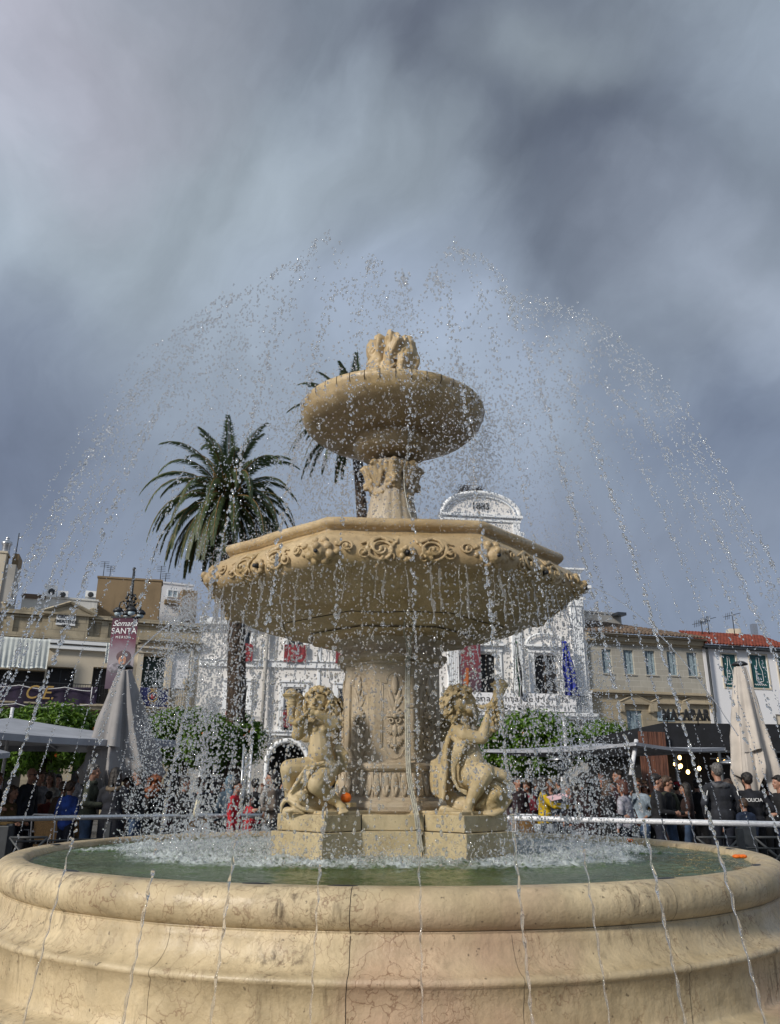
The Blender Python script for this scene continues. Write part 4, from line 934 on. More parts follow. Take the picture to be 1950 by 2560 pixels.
# drops shed all round the upper bowl
for i in range(2600):
    a = rr(0, 2 * PI); z = 4.9 - rr(0, 1.65); r = 0.86 + 0.06 * random.gauss(0, 1) + 0.28 * rr(0, 1) ** 2
    spray.append((r * math.cos(a), r * math.sin(a), z, rr(0.003, 0.0075)))
for i in range(1500):       # denser curtain on the right side of the upper bowl
    a = D(-50) + random.gauss(0, 0.55); z = 4.92 - rr(0, 1.2) ** 1.2; r = 0.90 + 0.05 * random.gauss(0, 1)
    spray.append((r * math.cos(a), r * math.sin(a), z, rr(0.004, 0.009)))
for i in range(2800):      # fine spray round the stem and to the right of it
    a = rr(-1.2, 0.9) if i % 3 else rr(0, 2 * PI); r = rr(0.45, 1.75); z = 3.2 + 1.5 * rr(0, 1) ** 1.4
    spray.append((r * math.cos(a), r * math.sin(a), z, rr(0.0022, 0.0052)))
# splash on the rim of the octagonal bowl
for i in range(5200):
    a = rr(0, 2 * PI); r = rr(1.3, 1.72); z = 3.10 + 0.25 * abs(random.gauss(0, 0.45)) + (0.1 if r < 1.55 else 0)
    spray.append((r * math.cos(a), r * math.sin(a), z, rr(0.0018, 0.0042)))
# drops falling from the octagonal bowl into the basin
def falls(n, a0, sa, r0, sr, zlo, zhi, s0, s1, uni=False):
    for i in range(n):
        a = rr(0, 2 * PI) if uni else random.gauss(a0, sa); z = rr(zlo, zhi); r = r0 + random.gauss(0, sr) + 0.10 * (3 - z) * rr(-.4, 1)
        spray.append((r * math.cos(a), r * math.sin(a), z, rr(s0, s1)))
falls(2900, 0, 0, 1.66, 0.06, 0.98, 2.9, 0.003, 0.0075, True)
falls(4300, D(188), 0.42, 1.72, 0.15, 0.98, 2.95, 0.003, 0.0085)
falls(2200, D(0), 0.42, 1.70, 0.13, 0.98, 2.95, 0.003, 0.0072)
falls(2600, D(-62), 0.32, 1.68, 0.05, 1.4, 2.9, 0.0035, 0.008)
falls(1800, D(-110), 0.3, 1.66, 0.05, 1.4, 2.9, 0.0035, 0.008)
for i in range(15000):
    a = rr(0, 2 * PI); r = rr(0.75, 2.15); z = 0.94 + 0.10 * abs(random.gauss(0, 1)) * (1.2 if r > 1.2 else 0.7)
    if foam_at(r * math.cos(a), r * math.sin(a)) > 0.12: spray.append((r * math.cos(a), r * math.sin(a), z, rr(0.0022, 0.0065)))
for i in range(2600):      # spray that bursts off the left corner
    q = rr(0, 1); a = D(186) + random.gauss(0, 0.12); r = 1.72 + 0.35 * q + random.gauss(0, .05); z = 2.95 - 1.4 * q * q - rr(0, .7) * q
    spray.append((r * math.cos(a), r * math.sin(a), z, rr(0.003, 0.0065)))
for i in range(500):
    a = rr(0, 2 * PI); r = rr(1.8, 2.6); spray.append((r * math.cos(a), r * math.sin(a), 0.95 + 3.6 * rr(0, 1) * (1 - (r - 1.8) / 1.2), rr(0.0025, 0.0055)))
sp = np.array(spray)
sp = sp[rng.permutation(len(sp))]
nd = len(sp); dirs = rng.normal(size=(nd, 3)) * 0.5 + np.array([0, 0, 1.0])
me = drops_mesh('water_spray', sp[:, :3], sp[:, 3] * 0.92, dirs, 1.0 + 0.7 * rng.random(nd))
tag(obj('water_spray', me, m_drop), 'loose drops and fine spray filling the air round the fountain bowls', 'water spray', kind='stuff')
print('drops', nd)
# strings of water running off the carved lip
random.seed(4); cs = MB(); cen = []; rd = []; el = []
for i in range(84):
    a = 2 * PI * i / 84 + rr(-.05, .05); rel = ((a - OC) % (PI / 4)) - PI / 8; r = 1.60 * CO / math.cos(rel); L = rr(0.06, 0.42) * (1.8 if random.random() < .2 else 1)
    x0, y0 = r * math.cos(a), r * math.sin(a); z = 2.93; pts = []; n = int(L / 0.02) + 3; th_ = rr(0.004, 0.0095)
    ox = oy = 0
    for q in range(n):
        ox += random.gauss(0, .0042); oy += random.gauss(0, .0042); f = q / n
        pts.append(Vector((x0 * (1 + 0.02 * f) + ox, y0 * (1 + 0.02 * f) + oy, z - q * 0.02)))
    cs.tube([Vector((x0 * 0.985, y0 * 0.985, 3.02)), Vector((x0 * 1.012, y0 * 1.012, 2.97))] + pts, [th_ * 0.6, th_] + [th_ * (0.35 + abs(mn.noise(Vector((q * 0.35, i * 3.1, 0)))) * 2.2) for q in range(n)], 6)
    z = pts[-1].z
    while z > 1.0:
        z -= rr(0.015, 0.06); s_ = 0.012 * (3 - z)
        for c_ in range(random.choice((0, 1, 1, 2))): cen.append((pts[-1].x * 1.01 + random.gauss(0, s_), pts[-1].y * 1.01 + random.gauss(0, s_), z)); rd.append(rr(0.004, 0.0115)); el.append(rr(1.0, 2.4))
me1 = cs.mesh('w'); me2 = drops_mesh('b', cen, rd, np.tile(np.array([[0.02, 0.01, 1.0]]), (len(cen), 1)), el)
bm = bmesh.new(); bm.from_mesh(me1); bm.from_mesh(me2); bmesh.ops.recalc_face_normals(bm, faces=bm.faces); bm.to_mesh(me1); bm.free(); me1.name = 'falling_water'
me1.polygons.foreach_set('use_smooth', [True] * len(me1.polygons))
tag(obj('falling_water', me1, m_drop), 'ragged strings of water falling from the carved lip of the octagonal bowl', 'falling water', kind='stuff')
# thin streams thrown out by the corner nozzles
for ci, lab in ((3, 'thin water stream shot out to the left from the corner nozzle of the octagonal bowl'), (7, 'thin water stream shot out to the right from the corner nozzle of the octagonal bowl')):
    ct = OC + ci * PI / 4 if ci == 3 else OC - PI / 4
    if ci == 3: ct = OC + 3 * PI / 4 + D(8)
    e = Vector((math.cos(ct), math.sin(ct), 0)); p0 = e * 1.74 + Vector((0, 0, 2.98)); pts = []; rs = []
    vx, vz = (1.9, 0.35 - 0.6) if ci == 3 else (1.9, -0.9)
    for q in range(60):
        tt_ = q / 59 * (0.42 if ci == 3 else 0.5); pts.append(p0 + e * vx * tt_ + Vector((0.002 * math.sin(q), 0, vz * tt_ - 4.9 * tt_ * tt_ * (0.55 if ci == 3 else 0.6)))); rs.append((0.0062 if ci == 3 else 0.0035) * (1 + .3 * mn.noise(Vector((q * .7, ci, 0)))))
    tag(obj('water_stream', MB().tube(pts, rs, 6), m_jet, loc=p0), lab, 'water stream')

# ------------------------------------------------------------------ buildings round the square
class Fac:
    """a facade plane between two picture columns at given distances; s runs along it, z up, o outwards"""
    def __init__(s, u0, D0, u1, D1, vr=1900):
        a = atD(u0, vr, D0); b_ = atD(u1, vr, D1); s.A = Vector((a.x, a.y, 0)); d = Vector((b_.x - a.x, b_.y - a.y, 0)); s.L = d.length; s.d = d.normalized()
        s.n = Vector((s.d.y, -s.d.x, 0)); s.yaw = math.atan2(s.d.y, s.d.x)
    def sz(s, u, v):
        r = ray(u, v); t_ = (s.A - CAM).dot(s.n) / r.dot(s.n); p = CAM + r * t_; return (p - s.A).dot(s.d), p.z
    def P(s, a, z, o=0.0): return s.A + s.d * a + s.n * o + Vector((0, 0, z))
    def pp(s, u, v, o=0.0): a, z = s.sz(u, v); return s.P(a, z, o)
    def R(s, u0, v0, u1, v1):      # rectangle from picture corners -> s0,s1,z0,z1
        um, vm = (u0 + u1) / 2, (v0 + v1) / 2
        return s.sz(u0, vm)[0], s.sz(u1, vm)[0], s.sz(um, v1)[1], s.sz(um, v0)[1]
    def bx(s, mb, a0, a1, z0, z1, o0, o1):
        mb.hexa([s.P(a0, z0, o1), s.P(a1, z0, o1), s.P(a1, z0, o0), s.P(a0, z0, o0), s.P(a0, z1, o1), s.P(a1, z1, o1), s.P(a1, z1, o0), s.P(a0, z1, o0)]); return mb
    def rb(s, mb, u0, v0, u1, v1, o0, o1): a0, a1, z0, z1 = s.R(u0, v0, u1, v1); return s.bx(mb, a0, a1, z0, z1, o0, o1)
    def tri(s, mb, a0, a1, z0, zt, o0, o1):
        m_ = (a0 + a1) / 2; p = [s.P(a0, z0, o1), s.P(a1, z0, o1), s.P(m_, zt, o1), s.P(a0, z0, o0), s.P(a1, z0, o0), s.P(m_, zt, o0)]
        return mb.add(p, [(0, 1, 2), (5, 4, 3), (0, 3, 4, 1), (1, 4, 5, 2), (2, 5, 3, 0)])
def wall(F, mb, a0, a1, z0, z1, holes, depth=0.35, back=6.0):
    """front wall with real openings; holes = (a0,a1,z0,z1)"""
    A_ = sorted(set([a0, a1] + [min(max(x, a0), a1) for h in holes for x in h[:2]])); Z_ = sorted(set([z0, z1] + [min(max(x, z0), z1) for h in holes for x in h[2:]]))
    for i in range(len(A_) - 1):
        for j in range(len(Z_) - 1):
            ca, cz = (A_[i] + A_[i + 1]) / 2, (Z_[j] + Z_[j + 1]) / 2
            if any(h[0] < ca < h[1] and h[2] < cz < h[3] for h in holes): continue
            mb.add([F.P(A_[i], Z_[j]), F.P(A_[i + 1], Z_[j]), F.P(A_[i + 1], Z_[j + 1]), F.P(A_[i], Z_[j + 1])], [(0, 1, 2, 3)])
    for h in holes:
        x0, x1, y0, y1 = max(h[0], a0), min(h[1], a1), max(h[2], z0), min(h[3], z1)
        q = [(x0, y0), (x1, y0), (x1, y1), (x0, y1)]
        for i in range(4):
            (p0, r0), (p1, r1) = q[i], q[(i + 1) % 4]; mb.add([F.P(p0, r0), F.P(p1, r1), F.P(p1, r1, -depth), F.P(p0, r0, -depth)], [(0, 1, 2, 3)])
    for (p0, p1) in ((a0, a0), (a1, a1)): mb.add([F.P(p0, z0), F.P(p0, z1), F.P(p0, z1, -back), F.P(p0, z0, -back)], [(0, 1, 2, 3)])
    mb.add([F.P(a0, z1), F.P(a1, z1), F.P(a1, z1, -back), F.P(a0, z1, -back)], [(0, 1, 2, 3)])
    mb.add([F.P(a0, z0, -back), F.P(a1, z0, -back), F.P(a1, z1, -back), F.P(a0, z1, -back)], [(0, 1, 2, 3)])
def window(F, parent, h, mt, depth=0.3, kind='glass', name='window', frame=m_trim, fw=0.06):
    a0, a1, z0, z1 = h; w = obj(name, F.bx(MB(), a0, a1, z0, z1, -depth - 0.05, -depth), mt, parent)
    if kind == 'frame':
        f = MB(); o0, o1 = -depth, -depth + 0.05; mid = (a0 + a1) / 2
        F.bx(f, a0, a0 + fw, z0, z1, o0, o1); F.bx(f, a1 - fw, a1, z0, z1, o0, o1); F.bx(f, a0 + fw, a1 - fw, z1 - fw, z1, o0, o1); F.bx(f, a0 + fw, a1 - fw, z0, z0 + fw, o0, o1); F.bx(f, mid - fw / 2, mid + fw / 2, z0 + fw, z1 - fw, o0, o1)
        obj('frame', f, frame, w)
    return w
def railing(F, parent, a0, a1, z0, z1, o, n=None, name='balcony_railing', mt=m_iron):
    r_ = MB(); n = n or max(2, int((a1 - a0) / 0.12)); F.bx(r_, a0, a1, z1 - 0.04, z1, o - 0.02, o + 0.02); F.bx(r_, a0, a1, z0 + 0.05, z0 + 0.08, o - 0.015, o + 0.015)
    for i in range(n + 1):
        a = a0 + (a1 - a0) * i / n; F.bx(r_, a - 0.009, a + 0.009, z0 + 0.08, z1 - 0.04, o - 0.009, o + 0.009)
        if i < n:
            c_ = F.P(a + (a1 - a0) / n / 2, (z0 + z1) / 2, o); r_.tube([c_ + F.d * 0.04 * math.cos(x) + Vector((0, 0, 0.08 * math.sin(x))) for x in [q * PI / 4 for q in range(9)]], 0.007, 4)
    return obj(name, r_, mt, parent)
def cloth(F, name, u0, v0, u1, v1, o, mt, parent=None, sag=0.1, fold=0.05, nf=9, sag_top=0.0):
    a0, a1, z0, z1 = F.R(u0, v0, u1, v1); nx, nz = 60, 12; vs = []
    for side in (0, -0.012):
        for i in range(nx + 1):
            f = i / nx
            for j in range(nz + 1):
                g_ = j / nz; bot = z0 - sag * math.sin(PI * f) + 0.03 * math.sin(f * 23); top = z1 - sag_top * math.sin(PI * f)
                vs.append(F.P(a0 + (a1 - a0) * f, top + (bot - top) * g_, o + side + fold * math.sin(f * nf * 2 * PI + 1.3 * math.sin(f * 9)) * (0.35 + 0.65 * g_)))
    fs = []; off = (nx + 1) * (nz + 1)
    for k_ in (0, 1):
        for i in range(nx):
            for j in range(nz):
                b_ = k_ * off + i * (nz + 1) + j; q = (b_, b_ + 1, b_ + nz + 2, b_ + nz + 1); fs.append(q if k_ == 0 else q[::-1])
    for i in range(nx):
        for j in (0, nz): b_ = i * (nz + 1) + j; fs.append((b_, b_ + nz + 1, b_ + nz + 1 + off, b_ + off))
    return MB().add(vs, fs, True)

# --- club building on the left
F = Fac(-70, 41.0, 478, 45.0)
A1 = empty('club_building', F.P(0, 0), 'weathered stone club building on the left with pediment plaque, awning and draped balcony', 'building')
m_ash1 = ashlar('club_ashlar', (0.46, 0.40, 0.29), (0.40, 0.34, 0.24), (0.20, 0.17, 0.13), 1.1, 0.42, F.yaw, var=0.45)
aL = F.L; zc = F.sz(230, 1600)[1]; zb = F.sz(230, 1764)[1]
holes = [F.R(-60, 1672, 108, 1752), F.R(112, 1667, 183, 1760), F.R(228, 1668, 274, 1760), F.R(353, 1640, 411, 1762)]
low = [F.R(-40, 1850, 55, 1990), F.R(180, 1860, 262, 1990), F.R(362, 1822, 398, 1990), F.R(90, 1870, 150, 1990), F.R(420, 1870, 470, 1990)]
low = [(a, b_, 0.02, z1) for a, b_, z0, z1 in low]
wmb = MB(); wall(F, wmb, 0, aL, zb - 0.1, zc, holes, 0.5); obj('wall', wmb, m_cream, A1)
wmb = MB(); wall(F, wmb, 0, aL, 0, zb - 0.1, low, 0.6); obj('lower_wall', wmb, m_ash1, A1)
for h in holes[:3]: window(F, A1, h, m_dark, 0.5, 'frame', frame=m_darkgrey)
dgr = window(F, A1, holes[3], m_greenshut, 0.35, name='door')
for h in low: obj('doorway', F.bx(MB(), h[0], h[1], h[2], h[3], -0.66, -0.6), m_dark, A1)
# attic with pediment
att = MB(); z0 = zc; z1 = F.sz(60, 1537)[1]; sR = F.sz(345, 1600)[0]
F.bx(att, 0, aL, z0, z1 + 0.02, -2.2, -0.02); obj('attic', att, m_ash1, A1)
tr = MB()
F.bx(tr, -0.1, aL, z1 + 0.02, z1 + 0.22, -0.4, 0.22); F.bx(tr, -0.1, aL, z1 - 0.12, z1 - 0.02, -0.02, 0.10)
F.bx(tr, -0.1, sR, z0 - 0.12, z0 + 0.12, -0.02, 0.32); F.bx(tr, sR, aL, z0 + 0.12, z0 + 0.34, -0.02, 0.45); F.bx(tr, sR, aL, z0 + 0.0, z0 + 0.12, -0.02, 0.2)
for i in range(34):
    a = sR + (aL - sR) * (i + .5) / 34; F.bx(tr, a - 0.05, a + 0.05, z0 + 0.0, z0 + 0.115, 0.2, 0.34)
for u in (-20, 22, 112, 224, 262): a = F.sz(u, 1570)[0]; F.bx(tr, a - 0.18, a + 0.18, z0 + 0.12, z1 - 0.12, -0.02, 0.1)
obj('cornice', tr, m_ash1, A1)
pd = MB(); a0, a1, _, _ = F.R(118, 1535, 220, 1595); am = (a0 + a1) / 2; zt = F.sz(168, 1512)[1]; zp = F.sz(168, 1536)[1]
F.bx(pd, a0, a1, z0 + 0.12, zp, 0.1, 0.28); F.tri(pd, a0 - 0.25, a1 + 0.25, zp, zt, 0.1, 0.30)
for sg in (-1, 1):
    e0 = F.P(am + sg * ((a1 - a0) / 2 + 0.35), zp + 0.02, 0.36); e1 = F.P(am, zt + 0.08, 0.36); pd.tube([e0, e1], 0.09, 4, smooth=False)
F.bx(pd, a0 - 0.3, a1 + 0.3, zp - 0.1, zp, 0.1, 0.42); obj('pediment', pd, m_ash1, A1)
h = F.R(140, 1538, 189, 1566); plq = obj('plaque', F.bx(MB(), *h, 0.28, 0.34), m_trim, A1)
for i, tx in enumerate(('CIRCULO', 'EMERITENSE', '1897')):
    text(tx, 0.235, F.P((h[0] + h[1]) / 2, h[3] - 0.17 - 0.235 * i, 0.35), F.d, (0, 0, 1), m_blackp, plq, wx=0.86, bold=0.005)
ur = MB(); p = F.pp(15, 1524, 0.05)
ur.lathe([(0.02, 0), (0.14, 0.02), (0.10, 0.1), (0.22, 0.26), (0.30, 0.36), (0.12, 0.42), (0.03, 0.50)], 20); ur2 = MB(); ur2.add([Vector(q) + p for q in ur.v], ur.f, True); obj('urn', ur2, m_ash1, A1)
sh = MB()
for u, v in ((60, 1532), (80, 1532), (232, 1533)):
    for q in range(9): a = PI * q / 8; sh.cap(F.pp(u, v, 0.0), 0.06, F.pp(u, v, 0) + F.d * 0.22 * math.cos(a) + Vector((0, 0, 0.26 * math.sin(a))), 0.05, 6)
obj('shell_crest', sh, m_ash1, A1)
# door case of the right bay
dc = MB(); h = holes[3]
F.bx(dc, h[0] - 0.32, h[0] - 0.02, h[2], h[3] + 0.12, 0.0, 0.14); F.bx(dc, h[1] + 0.02, h[1] + 0.32, h[2], h[3] + 0.12, 0.0, 0.14); F.bx(dc, h[0] - 0.38, h[1] + 0.38, h[3] + 0.12, h[3] + 0.36, 0, 0.2)
q = F.R(343, 1600, 438, 1622); F.bx(dc, q[0], q[1], q[2] - 0.04, q[2] + 0.06, 0, 0.34); F.tri(dc, q[0] + 0.1, q[1] - 0.1, q[2] + 0.06, q[3] - 0.05, 0, 0.15)
for sg in (-1, 1): dc.tube([F.P((q[0] + q[1]) / 2 + sg * (q[1] - q[0]) / 2, q[2] + 0.06, 0.2), F.P((q[0] + q[1]) / 2, q[3], 0.2)], 0.075, 4, smooth=False)
obj('door_case', dc, m_cream, A1)
obj('white_panel', F.rb(MB(), 425, 1632, 470, 1722, 0.0, 0.04), m_purew, A1)
bl = MB(); F.bx(bl, 0, aL, zb - 0.28, zb - 0.1, 0.0, 0.95); F.bx(bl, 0, aL, zb - 0.10, zb - 0.02, 0.0, 1.05)
for i in range(12): a = aL * (i + .5) / 12; F.bx(bl, a - 0.12, a + 0.12, zb - 0.62, zb - 0.28, 0.0, 0.6)
obj('balcony', bl, m_ash1, A1)
railing(F, A1, 0.0, F.sz(270, 1740)[0], zb, zb + 0.98, 0.95); railing(F, A1, F.sz(345, 1740)[0], F.sz(455, 1740)[0], zb, zb + 0.98, 0.95)
pb = MB()
for u in (276, 463): a = F.sz(u, 1740)[0]; F.bx(pb, a - 0.16, a + 0.16, zb - 0.02, zb + 1.0, 0.75, 1.05); F.bx(pb, a - 0.2, a + 0.2, zb + 1.0, zb + 1.1, 0.7, 1.1)
a = F.sz(460, 1700)[0]; pb.ell(F.P(a, zb + 1.32, 0.9), (0.2, 0.2, 0.24)); obj('balcony_pier', pb, m_ash1, A1)
obj('beam', F.rb(MB(), 118, 1603, 285, 1613, -0.1, 0.30), m_trim, A1); obj('beam', F.rb(MB(), 118, 1617, 285, 1626, -0.1, 0.22), m_trim, A1)
ra_ = MB(); a = F.sz(474, 1700)[0]; ra_.tube([F.P(a, 0.2, 0.12), F.P(a, zc + 0.6, 0.12)], 0.06, 8); obj('downpipe', ra_, m_greyw, A1)
aw = cloth(F, 'awning', -80, 1598, 122, 1671, 0.75, m_awning, None, 0.03, 0.035, 16); tag(obj('awning', aw, m_awning, loc=F.pp(20, 1671, 0.7)), 'white gathered awning cloth hanging over the club balcony', 'awning')
aw = cloth(F, 'awning', 262, 1612, 281, 1662, 0.6, m_awning, None, 0.0, 0.06, 3); tag(obj('awning', aw, m_awning, loc=F.pp(270, 1662, 0.6)), 'narrow folded awning cloth beside the lamp post banner', 'awning')
cl = cloth(F, 'cloth', -70, 1716, 240, 1757, 1.03, m_purple, None, 0.42, 0.04, 6, 0.12); dp = empty('balcony_drape', F.pp(100, 1757, 1.03), 'long dark purple drape with white cord and gold letters on the club balcony', 'drape')
obj('cloth', cl, m_purple, dp)
co = MB()
for top in (0.10, 0.92):
    a0, a1, z0_, z1_ = F.R(-70, 1716, 226, 1757)
    co.tube([F.P(a0 + (a1 - a0) * f, z1_ - (z1_ - z0_) * top - 0.14 * math.sin(PI * ((f * 2.6) % 1)) - (0.25 * math.sin(PI * f) if top > .5 else .0), 1.13) for f in [i / 60 for i in range(61)]], 0.022, 6)
co.tube([F.P(a1, z1_, 1.13), F.P(a1, z0_ + .1, 1.13)], 0.022, 6); obj('cord', co, m_whitep, dp)
p = F.pp(99, 1738, 1.15); text('C.E.', 0.95, p, F.d, (0, 0, 1), m_gold, dp, shear=0.25, wx=0.9)
cl = cloth(F, 'cloth', 343, 1725, 413, 1771, 1.05, m_navycl, None, 0.02, 0.02, 2); cr = empty('crest_cloth', F.pp(378, 1771, 1.05), 'navy blue cloth with a gold crowned crest hung on the right balcony', 'drape')
obj('cloth', cl, m_navycl, cr); cm = MB(); c0 = F.pp(376, 1746, 1.09)
for q in range(26): a = 2 * PI * q / 26 + 0.1; cm.ell(c0 + F.d * 0.23 * math.cos(a) + Vector((0, 0, 0.26 * math.sin(a))), (0.045, 0.02, 0.03), seg=6, rings=4)
for q in range(5): cm.cap(c0 + F.d * (q - 2) * 0.06 + Vector((0, 0, 0.32)), 0.014, c0 + F.d * (q - 2) * 0.075 + Vector((0, 0, 0.41)), 0.022, 6)
cm.tube([c0 + F.d * -0.13 + Vector((0, 0, .32)), c0 + F.d * 0.13 + Vector((0, 0, .32))], 0.02, 6); obj('crest', cm, m_gold, cr)
obj('shield', MB().ell(c0, (0.12, 0.03, 0.15)), m_redp, cr); text('S.P.Q.', 0.15, F.pp(376, 1762, 1.09), F.d, (0, 0, 1), m_gold, cr)
crn = MB()
for (u, v) in ((405, 1730), (408, 1764), (350, 1765)): crn.tube([F.pp(u, v, 1.09) + F.d * 0.1 * math.cos(x) * (1 - x / 9) + Vector((0, 0, 0.1 * math.sin(x) * (1 - x / 9))) for x in [i * .5 for i in range(16)]], 0.02, 5)
obj('scrollwork', crn, m_gold, cr)

# --- blocks behind the club's roof
def boxbuild(u0, D0, u1, D1, v_top, label, mt, depth=6, z0=0, name='rooftop_block', parts=None):
    G = Fac(u0, D0, u1, D1, v_top); zt = G.sz((u0 + u1) / 2, v_top)[1]; r_ = empty(name, G.P(G.L / 2, z0, -depth / 2), label, 'building'); obj('wall', G.bx(MB(), 0, G.L, z0, zt, -depth, 0), mt, r_)
    obj('coping', G.bx(MB(), -0.06, G.L + 0.06, zt, zt + 0.12, -depth - 0.06, 0.06), mt, r_); return G, r_, zt
G, r1, zt = boxbuild(245, 52, 405, 53, 1449, 'tall blank brown rendered block behind the club roof', m_brown, 1.3)
an = MB()
for u, v, h_ in ((272, 1446, 1.0), (255, 1446, 1.3), (400, 1446, 1.0), (413, 1450, .6)):
    p = G.pp(u, v, -0.5); an.tube([p, p + Vector((0, 0, h_))], 0.025, 5)
    for q in range(4): an.tube([p + Vector((-.28, 0, h_ - .12 * q)), p + Vector((.28, .1, h_ - .12 * q))], 0.014, 4)
obj('antenna', an, m_darkgrey, r1)
G, r2, zt = boxbuild(405, 56, 484, 57, 1462, 'white modern rooftop block with pale blue window behind the brown block', m_purew, 1.5)
window(G, r2, G.R(418, 1475, 445, 1494), m_paleglass, -0.03, 'frame'); h = G.R(410, 1502, 450, 1512); obj('shadow_gap', G.bx(MB(), *h, 0.0, 0.3), m_brown, r2); obj('side_wall', G.rb(MB(), 446, 1482, 484, 1560, 0, 0.9), m_brown, r2)  # shadow gap drawn as a solid brown band standing out from the wall
G, r3, zt = boxbuild(-60, 46.5, 17, 47.0, 1380, 'grey rendered stair tower at the left edge with metal chimney', m_cream, 1.2)  # cream front painted for its sunlit tone, grey side wall for its shaded one
obj('side_wall', G.bx(MB(), G.L, G.L + 0.62, 0, G.sz(60, 1400)[1] - 0.3, -2.2, -0.1), m_greyw, r3); obj('parapet_block', G.bx(MB(), G.L + 0.3, G.L + 0.64, G.sz(60, 1400)[1] - 0.3, zt + 0.15, -2.2, -0.5), m_brown, r3)
ch = MB(); p = G.pp(11, 1380, -0.4); ch2 = MB().lathe([(0.24, 0), (0.24, 0.5), (0.33, 0.62), (0.3, 0.75), (0.12, 0.8), (0.1, 0.95), (0.13, 1.0), (0.02, 1.1)], 20); ch.add([Vector(q) + p for q in ch2.v], ch2.f, True); obj('chimney', ch, m_steel, r3)
am_ = MB(); p = G.pp(33, 1400, -0.6); am_.tube([p, p + Vector((0, 0, 1.9))], 0.03, 6); obj('mast', am_, m_darkgrey, r3)
G, r4, zt = boxbuild(55, 49, 245, 50.5, 1497, 'stained low white rooftop wall under the air conditioning units', m_dirtyw)
obj('tile_roof', G.rb(MB(), 55, 1486, 115, 1497, -4, 0.1), m_tilebrown, r4)
for (u0, v0, u1, v1, lab) in ((117, 1464, 142, 1497, 'tall air conditioning unit on the rooftop wall'), (144, 1478, 170, 1497, 'dark faced low air conditioning unit next to the tall one'), (213, 1478, 240, 1497, 'cream air conditioning unit with round fan beside the brown block')):
    h = G.R(u0, v0, u1, v1); r_ = empty('air_conditioner', G.P((h[0] + h[1]) / 2, h[2], 0), lab, 'air conditioner', 'air conditioners on the club roof'); obj('casing', G.bx(MB(), h[0], h[1], h[2] + .1, h[3], -0.5, 0.12), m_trim, r_)
    c_ = G.P((h[0] + h[1]) / 2, (h[2] + h[3]) / 2, 0.13); fn_ = MB(); rr_ = min(h[1] - h[0], h[3] - h[2]) * 0.36
    fn_.ell(c_, (rr_, 0.03, rr_), Matrix.Rotation(G.yaw, 3, 'Z'), 16, 6); obj('fan', fn_, m_darkgrey, r_)

# --- white town hall, left wing
F = Fac(478, 45.0, 1100, 46.6); TH = empty('town_hall', F.P(F.L / 2, 0), 'white town hall with red balcony cloths, giant pilasters and arched gable', 'building'); ASH = F
zt = F.sz(560, 1553)[1]; zm0 = F.sz(660, 1668)[1]; zm1 = F.sz(660, 1653)[1]; zf = F.sz(700, 1838)[1]
up = [F.R(588, 1576, 626, 1654), F.R(718, 1580, 760, 1656), F.R(846, 1582, 886, 1660)]; dn = [F.R(566, 1714, 616, 1832), F.R(708, 1718, 758, 1832), F.R(844, 1722, 892, 1834)]
ar = F.R(672, 1858, 762, 2000); ars = [(ar[0] + k_ * 3.45, ar[1] + k_ * 3.45, 0.02, ar[3]) for k_ in (-2, -1, 0, 1, 2, 3)]
ars = [a for a in ars if a[0] > 0.2 and a[1] < F.L - 0.1]
wmb = MB(); wall(F, wmb, 0, F.L, zf, zt, up + dn, 0.35); obj('wall', wmb, m_white, TH)
# ground floor arcade with round-headed openings
am2 = MB(); zsp = ar[3] - (ar[1] - ar[0]) / 2
wall(F, am2, 0, F.L, 0, zf, [(a, b_, 0.02, ar[3]) for a, b_, _, _ in ars], 0.7)
for a, b_, _, _ in ars:
    R_ = (b_ - a) / 2; c_ = (a + b_) / 2; n = 20; vs = []
    for q in range(n + 1):
        an_ = PI * q / n; x = c_ + R_ * math.cos(an_); z = zsp + R_ * math.sin(an_); vs += [F.P(x, z, -0.002), F.P(x, ar[3] + 0.001, -0.002), F.P(x, z, -0.7)]
    am2.add(vs, [(3 * q, 3 * q + 1, 3 * q + 4, 3 * q + 3) for q in range(n)] + [(3 * q, 3 * q + 3, 3 * q + 5, 3 * q + 2) for q in range(n)])
obj('arcade_wall', am2, m_greyw, TH)
arc = MB()
for a, b_, _, _ in ars:
    R_ = (b_ - a) / 2 + 0.14; c_ = (a + b_) / 2; pts = [F.P(c_ - R_, 0.0, 0.03)] + [F.P(c_ + R_ * math.cos(PI - PI * q / 20), zsp + R_ * math.sin(PI * q / 20), 0.03) for q in range(21)] + [F.P(c_ + R_, 0.0, 0.03)]
    arc.tube(pts, 0.14, 6)
obj('arch_moulding', arc, m_trim, TH)
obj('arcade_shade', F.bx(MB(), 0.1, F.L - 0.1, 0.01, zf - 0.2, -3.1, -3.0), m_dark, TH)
bd_ = MB(); F.bx(bd_, 0, F.L, zm0, zm1, 0.0, 0.14); F.bx(bd_, 0, F.L, zm1, zm1 + 0.06, 0, 0.22); F.bx(bd_, 0, F.L, zf - 0.02, zf + 0.16, 0.0, 0.2); F.bx(bd_, 0, F.L, zf + 0.16, zf + 0.24, 0, 0.3); F.bx(bd_, -0.1, F.L, zt - 0.5, zt - 0.25, 0, 0.2); F.bx(bd_, -0.1, F.L, zt - 0.25, zt + 0.12, 0, 0.5)
obj('string_course', bd_, m_trim, TH)
ppm = MB()
for u in (796, 1010): a = F.sz(u, 1700)[0]; F.bx(ppm, a - 0.08, a + 0.08, zf + 0.24, zt - 0.5, 0, 0.06)
obj('pilaster', ppm, m_trim, TH)
dpp = MB(); a = F.sz(662, 1700)[0]; dpp.tube([F.P(a, zf - 0.3, 0.34), F.P(a, zt - 0.2, 0.24)], 0.11, 8); obj('downpipe', dpp, m_greyw, TH)
